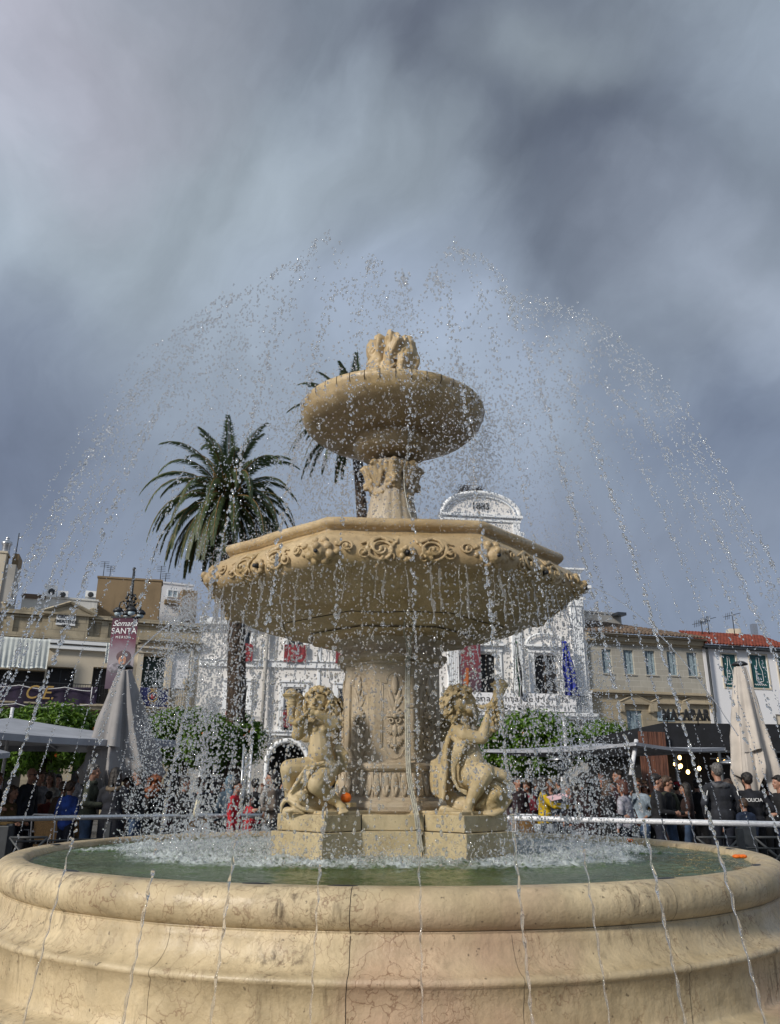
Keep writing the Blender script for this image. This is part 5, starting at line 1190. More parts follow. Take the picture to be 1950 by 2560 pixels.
for h in up:
    w = window(F, TH, h, m_glass, 0.25, 'frame'); sr = MB(); F.bx(sr, h[0] - 0.22, h[0] - 0.01, h[2] - 0.1, h[3] + 0.22, 0, 0.08); F.bx(sr, h[1] + 0.01, h[1] + 0.22, h[2] - 0.1, h[3] + 0.22, 0, 0.08); F.bx(sr, h[0] - 0.01, h[1] + 0.01, h[3] + 0.01, h[3] + 0.22, 0, 0.08); obj('surround', sr, m_trim, w)
    zr = h[2] + (h[3] - h[2]) * 0.55; railing(F, TH, h[0] - 0.15, h[1] + 0.15, h[2] - 0.04, zr, 0.2)
for h in dn:
    w = window(F, TH, h, m_glass, 0.25, 'frame'); sr = MB(); F.bx(sr, h[0] - 0.26, h[0] - 0.01, h[2], h[3] + 0.26, 0, 0.08); F.bx(sr, h[1] + 0.01, h[1] + 0.26, h[2], h[3] + 0.26, 0, 0.08); F.bx(sr, h[0] - 0.01, h[1] + 0.01, h[3] + 0.01, h[3] + 0.26, 0, 0.08); F.bx(sr, h[0] - 0.3, h[1] + 0.3, h[3] + 0.26, h[3] + 0.36, 0, 0.16); obj('surround', sr, m_trim, w)
    railing(F, TH, h[0] - 0.2, h[1] + 0.25, h[2] + 0.22, h[2] + 1.2, 0.38)
labs = ['red balcony cloth at the upper window behind the palm trunk', 'red balcony cloth at the upper window left of the column', 'red balcony cloth at the upper window beside the column edge']
for i, h in enumerate(up):
    zr = h[2] + (h[3] - h[2]) * 0.55; c0 = F.P(h[0] - 0.16, h[2], 0); cl = MB(); nx = 24; vs = []
    for q in range(nx + 1):
        a = h[0] - 0.16 + (h[1] - h[0] + 0.32) * q / nx; o_ = 0.25 + 0.02 * math.sin(q * 1.3); vs += [F.P(a, zr + 0.01, 0.25), F.P(a, h[2] - 0.02 + 0.02 * math.sin(q), o_ + 0.02), F.P(a, zr + 0.01, 0.265), F.P(a, h[2] - 0.02 + 0.02 * math.sin(q), o_ + 0.035)]
    cl.add(vs, [(4 * q + x, 4 * q + 4 + x, 4 * q + 5 + x, 4 * q + 1 + x) for q in range(nx) for x in (0, 2)], True)
    tag(obj('balcony_cloth', cl, m_redp, loc=F.P((h[0] + h[1]) / 2, h[2], 0.25)), labs[i], 'balcony cloth', 'red cloths on the town hall')
labs = ['red balcony cloth on the lower balcony behind the palm trunk', 'red balcony cloth on the lower balcony beside the left cherub']
for i, h in enumerate(dn[:2]):
    z1_ = h[2] + 1.18; z0_ = h[2] + 0.35; vs = []; nx = 20; cl = MB()
    for q in range(nx + 1): a = h[0] + 0.0 + (h[1] - h[0]) * 0.8 * q / nx; o_ = 0.44 + 0.03 * math.sin(q * 1.1); vs += [F.P(a, z1_, 0.43), F.P(a, z0_ - 0.1 * math.sin(q * .3), o_), F.P(a, z1_, 0.445), F.P(a, z0_ - 0.1 * math.sin(q * .3), o_ + 0.015)]
    cl.add(vs, [(4 * q + x, 4 * q + 4 + x, 4 * q + 5 + x, 4 * q + 1 + x) for q in range(nx) for x in (0, 2)], True)
    tag(obj('balcony_cloth', cl, m_redp, loc=F.P((h[0] + h[1]) / 2, h[2], 0.45)), labs[i], 'balcony cloth', 'red cloths on the town hall')

# town hall, taller right part
F = Fac(1092, 46.2, 1488, 47.3)
zt = F.sz(1450, 1482)[1]; zl = F.sz(1400, 1790)[1]; za2 = F.sz(1440, 1432)[1]
wn = [F.R(1198, 1634, 1240, 1738), F.R(1337, 1637, 1396, 1740)]
lowd = [(1.2, 3.3, 0.02, 2.9), (4.4, 6.5, 0.02, 2.9)]
wmb = MB(); wall(F, wmb, 0, F.L, zl, zt, wn, 0.4); obj('wall', wmb, m_white, TH); wmb = MB(); wall(F, wmb, 0, F.L, 0, zl, lowd, 0.6); obj('lower_wall', wmb, m_greyw, TH)
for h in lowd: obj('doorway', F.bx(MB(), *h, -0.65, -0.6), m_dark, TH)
tr = MB(); F.bx(tr, -0.15, F.L + 0.25, zt, zt + 0.16, -0.3, 0.35); F.bx(tr, -0.2, F.L + 0.35, zt + 0.16, zt + 0.34, -0.3, 0.6); F.bx(tr, -0.05, F.L + 0.1, zt - 0.45, zt - 0.3, 0, 0.16)
F.bx(tr, -0.1, F.L + 0.2, zl - 0.05, zl + 0.12, 0, 0.55); F.bx(tr, -0.15, F.L + 0.3, zl - 0.2, zl - 0.05, 0, 0.4); obj('cornice', tr, m_trim, TH)
a0 = F.sz(1300, 1450)[0]; at = MB(); F.bx(at, a0, F.L - 0.1, zt + 0.34, za2, -1.5, 0.1); obj('attic', at, m_trim, TH); at = MB(); F.bx(at, a0 - 0.1, F.L, za2, za2 + 0.12, -1.5, 0.22); F.bx(at, a0 - 0.15, F.L + 0.1, za2 + 0.12, za2 + 0.22, -1.5, 0.35); obj('attic_cornice', at, m_trim, TH)
zpb = F.sz(1300, 1728)[1]
for (u0, u1) in ((1118, 1147), (1280, 1306), (1432, 1462)):
    a0 = F.sz(u0, 1650)[0]; a1 = F.sz(u1, 1650)[0]; pl = MB(); F.bx(pl, a0, a1, zpb, zt - 0.5, 0, 0.10)
    for q in range(6): x = a0 + (a1 - a0) * (q + .5) / 6; F.bx(pl, x - 0.028, x + 0.028, zpb + 0.1, zt - 0.95, 0.10, 0.14)
    F.bx(pl, a0 - 0.08, a1 + 0.08, zt - 0.85, zt - 0.5, 0.0, 0.2); F.bx(pl, a0 - 0.14, a1 + 0.14, zl + 0.12, zpb, 0, 0.30); F.bx(pl, a0 - 0.18, a1 + 0.18, zpb - 0.06, zpb + 0.08, 0, 0.34)
    for sg in (-1, 1): pl.tube([F.P((a0 + a1) / 2 + sg * 0.24 + 0.1 * (1 - x / 9) * math.cos(x), zt - 0.66 + 0.1 * (1 - x / 9) * math.sin(x), 0.22) for x in [q * .6 for q in range(14)]], 0.025, 5)
    obj('pilaster', pl, m_trim, TH)
for i, h in enumerate(wn):
    w = window(F, TH, h, m_dark, 0.35); obj('frame', F.bx(MB(), h[0] + (h[1] - h[0]) * 0.5 - .03, h[0] + (h[1] - h[0]) * 0.5 + .03, h[2], h[3], -0.35, -0.3), m_bark, w)
    sr = MB(); F.bx(sr, h[0] - 0.34, h[0] - 0.01, h[2], h[3] + 0.1, 0, 0.1); F.bx(sr, h[1] + 0.01, h[1] + 0.34, h[2], h[3] + 0.1, 0, 0.1); F.bx(sr, h[0] - 0.4, h[1] + 0.4, h[3] + 0.1, h[3] + 0.42, 0, 0.14); F.bx(sr, h[0] - 0.55, h[1] + 0.55, h[3] + 0.42, h[3] + 0.54, 0, 0.36)
    c_ = (h[0] + h[1]) / 2; wd = (h[1] - h[0]) / 2 + 0.45
    sr.tube([F.P(c_ + wd * math.cos(x), h[3] + 0.58 + 0.62 * math.sin(x), 0.2) for x in [PI * q / 14 for q in range(15)]], 0.075, 6) if i else [sr.tube([F.P(c_ + sg * wd, h[3] + 0.58, 0.2), F.P(c_, h[3] + 1.15, 0.2)], 0.075, 4) for sg in (-1, 1)]
    obj('surround', sr, m_trim, w)
# arched gable with the date, and the stork nest
G = Fac(1105, 47.2, 1298, 47.9, 1290); gz0 = G.sz(1200, 1345)[1]; gz1 = G.sz(1200, 1292)[1]; gz2 = G.sz(1200, 1237)[1]; gb = MB()
G.bx(gb, 0.15, G.L - 0.15, zt, gz1 - 0.2, -2.0, 0.0); G.bx(gb, 0.35, G.L - 0.35, gz0 + 0.25, gz1 - 0.35, 0, 0.06); n = 24; vs = []
for q in range(n + 1): an_ = PI * q / n; vs += [G.P(G.L / 2 + G.L / 2 * 0.96 * math.cos(an_), gz1 + (gz2 - gz1) * math.sin(an_), -0.02), G.P(G.L / 2 + G.L / 2 * 0.96 * math.cos(an_), gz1 + (gz2 - gz1) * math.sin(an_), -2)]
gb.add(vs, [tuple(2 * q for q in range(n + 1))] + [(2 * q, 2 * q + 1, 2 * q + 3, 2 * q + 2) for q in range(n)]); G.bx(gb, 0.1, G.L - 0.1, gz1 - 0.2, gz1, -2, 0.05); obj('gable', gb, m_white, TH)
gt = MB(); G.bx(gt, -0.15, G.L + 0.15, gz1 - 0.06, gz1 + 0.10, -0.3, 0.3); G.bx(gt, -0.05, G.L + 0.05, gz1 - 0.32, gz1 - 0.16, -0.2, 0.16)
gt.tube([G.P(G.L / 2 + G.L / 2 * math.cos(PI * q / 24), gz1 + 0.1 + (gz2 - gz1) * math.sin(PI * q / 24), 0.12) for q in range(25)], 0.15, 6); gt.tube([G.P(G.L / 2 + G.L * .45 * math.cos(PI * q / 24), gz1 + 0.12 + (gz2 - gz1) * .84 * math.sin(PI * q / 24), 0.05) for q in range(25)], 0.06, 6)
for a in (0.25, G.L - 0.25): G.bx(gt, a - 0.22, a + 0.22, zt, gz1 - 0.32, -0.1, 0.12)
for sg, a in ((-1, -0.12), (1, G.L + 0.12)): gt.tube([G.P(a + sg * 0.12 * math.cos(x), gz0 + 0.3 + 0.16 * math.sin(x), 0.05) for x in [q * .5 for q in range(12)]], 0.06, 6)
obj('gable_moulding', gt, m_trim, TH); text('1883', 0.60, G.pp(1201, 1266, 0.02), G.d, (0, 0, 1), m_blackp, TH, bold=0.012)
nst = MB(); c0 = G.pp(1180, 1228, -0.6); random.seed(8)
for q in range(420):
    a = rr(0, 2 * PI); r = rr(0.35, 0.78); z = rr(-0.12, 0.42); p = c0 + Vector((r * math.cos(a), r * math.sin(a), z)); d_ = Vector((-math.sin(a) + rr(-.5, .5), math.cos(a) + rr(-.5, .5), rr(-.35, .35))) * rr(0.15, 0.42); nst.tube([p - d_, p + d_], 0.014, 4)
tag(obj('stork_nest', nst, m_bark, loc=c0), 'big dark stick nest on top of the town hall gable', 'nest')
lr = MB(); p = F.pp(1306, 1440, -1); lr.tube([p, p + Vector((0, 0, 2.4))], 0.035, 6); obj('lightning_rod', lr, m_darkgrey, TH)
# banners and flags on the town hall
def gradmat(name, stops, z0, z1, noise=0.25):
    m, t, b = newmat(name); k = NT(t); v = k.coord(); s = k.n('ShaderNodeSeparateXYZ'); k.l(v, s.inputs[0]); mr = k.n('ShaderNodeMapRange'); k.l(s.outputs[2], mr.inputs[0]); mr.inputs[1].default_value = z0; mr.inputs[2].default_value = z1
    nn = k.noise(v, 2.2, 5, 0.6, 0.8); f = k.math('ADD', mr.outputs[0], k.math('MULTIPLY', k.math('SUBTRACT', nn, 0.5), noise)); cr = k.n('ShaderNodeValToRGB'); k.l(f, cr.inputs[0]); e = cr.color_ramp.elements
    while len(e) < len(stops): e.new(0.5)
    for i, (p_, c) in enumerate(stops): e[i].position = p_; e[i].color = c4(c)
    k.l(cr.outputs[0], b.inputs['Base Color']); b.inputs['Roughness'].default_value = 0.7; return m
h = F.R(1148, 1576, 1198, 1752); H_ = h[3] - h[2]
m_ban2 = gradmat('maroon_banner', [(0, (0.05, 0.04, 0.05)), (0.35, (0.12, 0.05, 0.07)), (0.6, (0.20, 0.035, 0.045)), (1, (0.05, 0.015, 0.03))], 0, H_, 0.6)
bn = empty('banner', F.P((h[0] + h[1]) / 2, h[2], 0.4), 'long dark maroon hanging banner on the town hall left of its pilaster window', 'banner')
obj('cloth', F.bx(MB(), h[0], h[1], h[2], h[3], 0.36, 0.38), m_ban2, bn); text('Semana', 0.26, F.P((h[0] + h[1]) / 2, h[3] - 0.25, 0.39), F.d, (0, 0, 1), m_trim, bn, shear=.3); text('SANTA', 0.36, F.P((h[0] + h[1]) / 2, h[3] - 0.62, 0.39), F.d, (0, 0, 1), m_trim, bn)
fg = MB(); c0 = F.P((h[0] + h[1]) / 2, h[2] + H_ * 0.42, 0.385)
fg.cap(c0 + F.d * -.2, 0.12, c0 + F.d * -.28 + Vector((0, 0, -.8)), 0.2, 8); fg2 = MB().add([c0 + (Vector(q) - c0) - F.n * ((Vector(q) - c0).dot(F.n)) * 0.95 for q in fg.v], fg.f, True); obj('painted_shape', fg2, mat('orange_print', (0.45, 0.13, 0.04), 0.7), bn)
h = F.R(1196, 1736, 1432, 1781); hb = empty('text_banner', F.P((h[0] + h[1]) / 2, h[2], 0.62), 'wide white banner with black writing along the town hall balcony', 'banner')
obj('sheet', F.bx(MB(), h[0] - 1.9, h[1], h[2], h[3], 0.56, 0.59), m_purew, hb); cx_ = (h[0] - 1.9 + h[1]) / 2
text('Semana Santa de Mérida', 0.50, F.P(cx_ + 0.02, h[3] - 0.33, 0.60), F.d, (0, 0, 1), m_blackp, hb, wx=1.17, space=1.12); text('Declarada de Interés Turístico Internacional', 0.285, F.P(cx_ + 0.1, h[3] - 0.72, 0.60), F.d, (0, 0, 1), m_blackp, hb, wx=1.05, space=1.05)
lg = MB()
for u in (1258, 1292, 1312): lg.ell(F.pp(u, 1774, 0.6), (0.12, 0.012, 0.055), Matrix.Rotation(F.yaw, 3, 'Z'), 8, 5)
obj('logo', lg, m_darkgrey, hb); railing(F, TH, 0.3, F.L - 0.3, zl + 0.12, zl + 1.1, 0.48)
def flag(u, v0, v1, w, mats, lab, D_o=1.3):
    top = F.pp(u, v0, D_o * 0.6); bot = F.pp(u - 3, v1 + 30, 0.4); r_ = empty('flag', bot, lab, 'flag'); obj('pole', MB().tube([bot, top], 0.022, 6), m_darkgrey, r_)
    zt_, zb_ = top.z - 0.2, F.pp(u, v1, D_o).z
    for k_, mt in enumerate(mats):
        vs = []; nx, nz = 10, 22; a0_ = k_ / len(mats); a1_ = (k_ + 1) / len(mats)
        for side in (0, .012):
            for j in range(nz + 1):
                g_ = j / nz; z = zt_ + (zb_ - zt_) * g_
                for i in range(nx + 1):
                    f = a0_ + (a1_ - a0_) * i / nx; vs.append(top + F.d * (w * (f - 0.1) * (0.25 + 0.75 * g_ ** .6) + 0.04 * math.sin(g_ * 9 + f * 3)) + F.n * (0.09 * math.sin(f * 16 + g_ * 2) + side) + Vector((0, 0, z - top.z)))
        off = (nx + 1) * (nz + 1); fs = []
        for s_ in (0, 1):
            for j in range(nz):
                for i in range(nx): b_ = s_ * off + j * (nx + 1) + i; fs.append((b_, b_ + 1, b_ + nx + 2, b_ + nx + 1))
        obj('cloth', MB().add(vs, fs, True), mt, r_)
    return r_
flag(1394, 1600, 1742, 0.95, [mat('blue_flag', (0.015, 0.035, 0.36), 0.6, 0.5, 3, 0.2)], 'bright blue flag hanging beside the right town hall window')
flag(1280, 1600, 1745, 0.36, [mat('green_flag', (0.01, 0.10, 0.05), 0.7), m_whitep, m_blackp], 'narrow green white and black flag hanging in front of the middle pilaster')

# --- stone house with brown tile roof
F = Fac(1484, 47.5, 1788, 49.6); SH = empty('stone_house', F.P(F.L / 2, 0), 'grey ashlar house with five shuttered windows, three small pediments and brown tile roof', 'building')
m_ash3 = ashlar('grey_ashlar', (0.42, 0.40, 0.345), (0.36, 0.34, 0.295), (0.52, 0.50, 0.45), 1.0, 0.36, F.yaw, var=0.15); m_ash4 = ashlar('yellow_ashlar', (0.46, 0.39, 0.275), (0.39, 0.33, 0.23), (0.24, 0.20, 0.15), 1.25, 0.48, F.yaw, var=0.2)
zt = F.sz(1636, 1598)[1]; zs_ = F.sz(1636, 1736)[1]; win = [F.R(1506, 1623, 1530, 1683), F.R(1560, 1625, 1585, 1685), F.R(1614, 1627, 1639, 1687), F.R(1669, 1629, 1693, 1688), F.R(1719, 1632, 1745, 1690)]; lw = [F.R(1569, 1776, 1608, 1850)]
gd = [(1.0, 3.0, 0.02, 2.8), (4.2, 6.2, 0.02, 2.8)]
wmb = MB(); wall(F, wmb, 0, F.L, zs_, zt, win, 0.25); obj('wall', wmb, m_ash3, SH); wmb = MB(); wall(F, wmb, 0, F.L, 0, zs_, lw + gd, 0.3); obj('lower_wall', wmb, m_ash4, SH)
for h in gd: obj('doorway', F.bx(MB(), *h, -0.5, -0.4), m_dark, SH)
for h in win + lw:
    w = obj('window', F.bx(MB(), h[0], h[1], h[2], h[3], -0.24, -0.20), m_paleglass, SH); n = 2
    for sg in (0, 1):
        wd = (h[1] - h[0]) / 2; a0 = h[0] + wd * sg; f = MB(); F.bx(f, a0 + .01, a0 + wd * .28, h[2], h[3], -0.2, -0.13); F.bx(f, a0 + wd * .72, a0 + wd - .01, h[2], h[3], -0.2, -0.13); zm = (h[2] + h[3]) / 2
        for zz in (h[2], zm - .05, h[3] - .1): F.bx(f, a0 + wd * .28, a0 + wd * .72, zz, zz + .1, -0.2, -0.13)
        for q in range(14): zz = h[2] + .1 + (h[3] - h[2] - .2) * q / 14; F.bx(f, a0 + wd * .28, a0 + wd * .72, zz, zz + .03, -0.19, -0.15)
        obj('shutter', f, m_blueshut, w)
    obj('sill', F.bx(MB(), h[0] - .08, h[1] + .08, h[2] - .08, h[2] - .004, -0.2, 0.06), m_ash3, w)
tr = MB(); F.bx(tr, 0, F.L + 0.05, zs_ - 0.12, zs_ + 0.14, 0.0, 0.2); F.bx(tr, -0.05, F.L + .1, zs_ - .02, zs_ + 0.06, 0.2, 0.32); F.bx(tr, 0, F.L + .05, zt - 0.42, zt - 0.3, 0, 0.12); F.bx(tr, 0, F.L + .1, zt - 0.3, zt - 0.02, 0, 0.3); F.bx(tr, 0, F.L + .12, zt - 0.02, zt + .1, -0.2, 0.48)
for u in (1587, 1667, 1744):
    q = F.R(u - 43, 1738, u + 41, 1759); c_ = (q[0] + q[1]) / 2; F.bx(tr, q[0], q[1], q[2] - .05, q[2] + .04, 0, 0.24)
    for sg in (-1, 1): tr.tube([F.P(c_ + sg * (q[1] - q[0]) / 2, q[2] + .04, 0.12), F.P(c_, q[3] + .02, 0.12)], 0.065, 4, smooth=False); F.bx(tr, c_ + sg * .95 - .12, c_ + sg * .95 + .12, q[2] - .5, q[2] - .05, 0, 0.25)
    F.tri(tr, q[0] + .2, q[1] - .2, q[2] + .05, q[3], 0, 0.12)
obj('cornice', tr, m_ash4, SH)
def tile_roof(F, a0, a1, z0, z1, run, name, mt, parent, o0=0.6, pitch=0.22, hip=0.0):
    """rows of half-round tiles from eave to ridge"""
    mb = MB(); n = int((a1 - a0) / pitch); rows = 9
    for i in range(n):
        a = a0 + (i + .5) * (a1 - a0) / n; top = min(1.0, (a - a0 + .01) / hip if hip > 0 else 1.0, )
        if hip < 0: top = min(1.0, (a1 - a + 0.01) / -hip)
        for q in range(rows):
            f0, f1 = q / rows * top, (q + 1.12) / rows * top
            p0 = F.P(a + rr(-.015, .015), z0 + (z1 - z0) * f0 + 0.035, o0 - run * f0); p1 = F.P(a, z0 + (z1 - z0) * f1, o0 - run * f1)
            mb.tube([p0, p1], [pitch * .36, pitch * .30], 6, cap=True)
    mb.add([F.P(a0, z0 - .02, o0), F.P(a1, z0 - .02, o0), F.P(a1 - (0 if hip >= 0 else -hip), z1 - .02, o0 - run), F.P(a0 + max(0, hip), z1 - .02, o0 - run)], [(0, 1, 2, 3)]); return obj(name, mb, mt, parent)
random.seed(12)
tile_roof(F, -0.1, F.L + .1, zt + .12, F.sz(1600, 1545)[1] + 0.35, 4.0, 'roof', m_tilebrown, SH, 0.7, 0.24, -5.5)
obj('sign_board', F.rb(MB(), 1643, 1780, 1684, 1803, 0.0, 0.05), m_paleglass, SH); text('PATRIM', 0.26, F.pp(1657, 1793, 0.06), F.d, (0, 0, 1), m_blackp, SH)
G, r5, zz = boxbuild(1452, 53, 1552, 54, 1534, 'weathered grey block behind the brown tile roof', m_greyw, 1.5); G.rb(MB(), 1530, 1528, 1545, 1536, 0, 1)
obj('water_tank', G.rb(MB(), 1528, 1536, 1549, 1543, 0.05, 0.8), m_glass, r5)
# --- white house with red roof
F = Fac(1790, 49.6, 2010, 51.2); WH = empty('white_house', F.P(F.L / 2, 0), 'bright white house with red tile roof and dark teal window posters', 'building')
zt = F.sz(1870, 1622)[1]; wins = [F.R(1808, 1636, 1843, 1718), F.R(1878, 1638, 1920, 1720), F.R(1947, 1640, 1990, 1722)]; lo = [F.R(1893, 1786, 1906, 1830), F.R(1942, 1786, 1958, 1830)]
wmb = MB(); wall(F, wmb, 0, F.L, 0, zt, wins + lo, 0.15, 6); obj('wall', wmb, m_purew, WH)
for h in lo: obj('window', F.bx(MB(), *h, -0.15, -0.1), m_cream, WH)
for h in wins:
    w = obj('window', F.bx(MB(), *h, -0.12, -0.06), m_teal, WH); f = MB()
    for (x0, x1, y0, y1) in ((h[0] - .09, h[0], h[2] - .09, h[3] + .09), (h[1], h[1] + .09, h[2] - .09, h[3] + .09), (h[0], h[1], h[3], h[3] + .09), (h[0], h[1], h[2] - .09, h[2])): F.bx(f, x0, x1, y0, y1, 0.0, 0.04)
    obj('frame', f, m_cream, w); bt = MB(); c_ = (h[0] + h[1]) / 2; ww = (h[1] - h[0]); hh = h[3] - h[2]
    for sg in (-1, 1): bt.tube([F.P(c_ + sg * ww * x, h[2] + hh * y, -0.05) for x, y in ((0.0, .93), (.07, .93), (.08, .72), (.12, .62), (.19, .52), (.2, .24), (.17, .2), (0, .2))], 0.014, 5)
    bt.tube([F.P(h[0] + ww * (.15 + .7 * q / 30), h[2] + hh * (.10 + .022 * math.sin(q * 1.25)), -0.05) for q in range(31)], 0.016, 5); bt.tube([F.P(c_ - ww * .13, h[2] + hh * .42, -.05), F.P(c_ + ww * .13, h[2] + hh * .42, -.05)], 0.022, 5)
    obj('bottle_drawing', bt, m_whitep, w)
obj('gutter', F.bx(MB(), -0.1, F.L, zt - 0.12, zt + 0.06, 0.0, 0.42), m_darkgrey, WH); tile_roof(F, -0.1, F.L, zt + .1, F.sz(1870, 1584)[1] + .35, 2.6, 'roof', m_tilered, WH, 0.5, 0.23)
dpp = MB(); dpp.tube([F.pp(1777, 1620, 0.3), F.pp(1797, 1810, 0.3)], 0.07, 8); dpp.tube([F.P(0.12, zt, 0.25), F.P(0.12, 0, 0.25)], 0.07, 8); obj('downpipe', MB().tube([F.P(0.12, zt, 0.25), F.P(0.12, 0, 0.25)], 0.08, 8), m_darkgrey, WH)
chm = MB(); p = F.pp(1897, 1578, -2.4); chm.box(p, (0.75, .6, 1.1)); obj('chimney', chm, m_cream, WH); chm = MB(); p = F.pp(1950, 1572, -2.4); chm.box(p, (0.35, .35, 1.5)); obj('chimney', chm, m_steel, WH)
an = MB()
for u, v, h_, n in ((1811, 1580, 1.3, 6), (1794, 1580, 1.1, 7), (1876, 1580, 1.6, 3)):
    p = F.pp(u, v, -1.5); an.tube([p, p + Vector((0, 0, h_))], 0.03, 5)
    for q in range(n): an.tube([p + Vector((-.4 + q * .12, 0, h_ - .1 + q * .03)), p + Vector((-.4 + q * .12, .2, h_ - .5 + q * .03))], 0.014, 4)
    an.tube([p + Vector((-.6, 0, h_ - .35)), p + Vector((.6, .1, h_ - .05))], 0.018, 4)
obj('antenna', an, m_darkgrey, WH)

# ------------------------------------------------------------------ kiosk bar on the right
cA = atD(1656, 1807, 20.0); zR = cA.z; cB = atD(1440, 1850, 28); cC = atD(2080, 1812, 20.4)
KB = empty('kiosk_bar', (cA.x, cA.y, 0), 'dark canvas roofed kiosk bar with wooden panel and glowing bulbs inside', 'kiosk')
def xy(p, z): return Vector((p.x, p.y, z))
backR = Vector((cC.x + 1.5, cC.y + 8, 0)); backL = Vector((cB.x + 1.0, cB.y + 3.0, 0)); ring = [cA, cC, backR, backL, cB]
kb = MB(); n = len(ring); kb.add([xy(p, zR - 0.62) for p in ring] + [xy(p, zR) for p in ring], [tuple(range(n))[::-1], tuple(range(n, 2 * n))] + [(i, (i + 1) % n, n + (i + 1) % n, n + i) for i in range(n)])
obj('roof', kb, m_black, KB)
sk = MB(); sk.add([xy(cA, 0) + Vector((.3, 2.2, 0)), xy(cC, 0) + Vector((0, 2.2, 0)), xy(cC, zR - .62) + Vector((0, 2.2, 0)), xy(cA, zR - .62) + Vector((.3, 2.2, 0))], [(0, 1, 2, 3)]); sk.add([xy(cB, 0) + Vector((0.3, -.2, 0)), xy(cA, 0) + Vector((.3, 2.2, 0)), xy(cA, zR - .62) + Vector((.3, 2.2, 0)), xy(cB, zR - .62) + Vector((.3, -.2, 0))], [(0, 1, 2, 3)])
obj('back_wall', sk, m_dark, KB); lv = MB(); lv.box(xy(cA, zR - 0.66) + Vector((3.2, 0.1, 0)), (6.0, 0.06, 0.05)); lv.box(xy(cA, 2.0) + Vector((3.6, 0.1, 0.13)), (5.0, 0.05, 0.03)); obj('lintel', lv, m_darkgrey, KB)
p0 = atD(1596, 1828, 19.6); p1 = atD(1662, 1828, 19.8); wp_ = MB(); wz = 2.72; q0 = atD(1602, 1990, 19.6); q1 = atD(1668, 1990, 19.8)
for i in range(6):
    f0, f1 = i / 6, (i + 1) / 6 - 0.012; a = p0.lerp(p1, f0); b_ = p0.lerp(p1, f1); o_ = Vector((0, -0.012 * (i % 2), 0)); wp_.hexa([xy(a, .1) + o_, xy(b_, .1) + o_, xy(b_, .1) + Vector((0, .06, 0)), xy(a, .1) + Vector((0, .06, 0)), xy(a, wz) + o_, xy(b_, wz) + o_, xy(b_, wz) + Vector((0, .06, 0)), xy(a, wz) + Vector((0, .06, 0))])
obj('wooden_panel', wp_, m_wood, KB)
for u in (1690, 1800, 1940): p = atD(u, 1900, 20.1); obj('post', MB().tube([xy(p, 0), xy(p, zR - .62)], 0.04, 8), m_darkgrey, KB)
em, t, b = newmat('lamp_glow'); b.inputs['Emission Color'].default_value = (1, 0.62, 0.22, 1); b.inputs['Emission Strength'].default_value = 6
for u, v in ((1699, 1894), (1688, 1910), (1697, 1917), (1702, 1915), (1797, 1899), (1812, 1905), (1748, 1921), (1720, 1930)):
    p = atD(u, v, 21.2); bb = obj('bulb', MB().ell(p, (0.045, 0.045, 0.055)), em, KB); obj('cord', MB().tube([p + Vector((0, 0, .05)), xy(p, zR - .62)], 0.006, 4), m_blackp, bb)
lt = text('MALABAR', 0.36, atD(1715, 1789, 20.05), (1, 0.04, 0), (0, 0, 1), m_blackp, None, extrude=0.03, wx=0.66, bold=0.014, space=1.15, name='bar_sign')
p = atD(1715, 1800, 20.05); lt.data.transform(Matrix.Translation(-p)); lt.location = p; tag(lt, 'black cut out letters MALABAR standing on the kiosk roof edge', 'sign')
fr = MB(); 
for v in (1784, 1799): fr.tube([atD(1664, v, 20.07), atD(1766, v + 2, 20.1)], 0.014, 5)
fr.tube([atD(1745, 1800, 20.07), atD(1745, 1812, 20.07)], 0.015, 5); fr.tube([atD(1668, 1800, 20.07), atD(1668, 1812, 20.07)], 0.015, 5); obj('sign_frame', fr, m_blackp, lt)

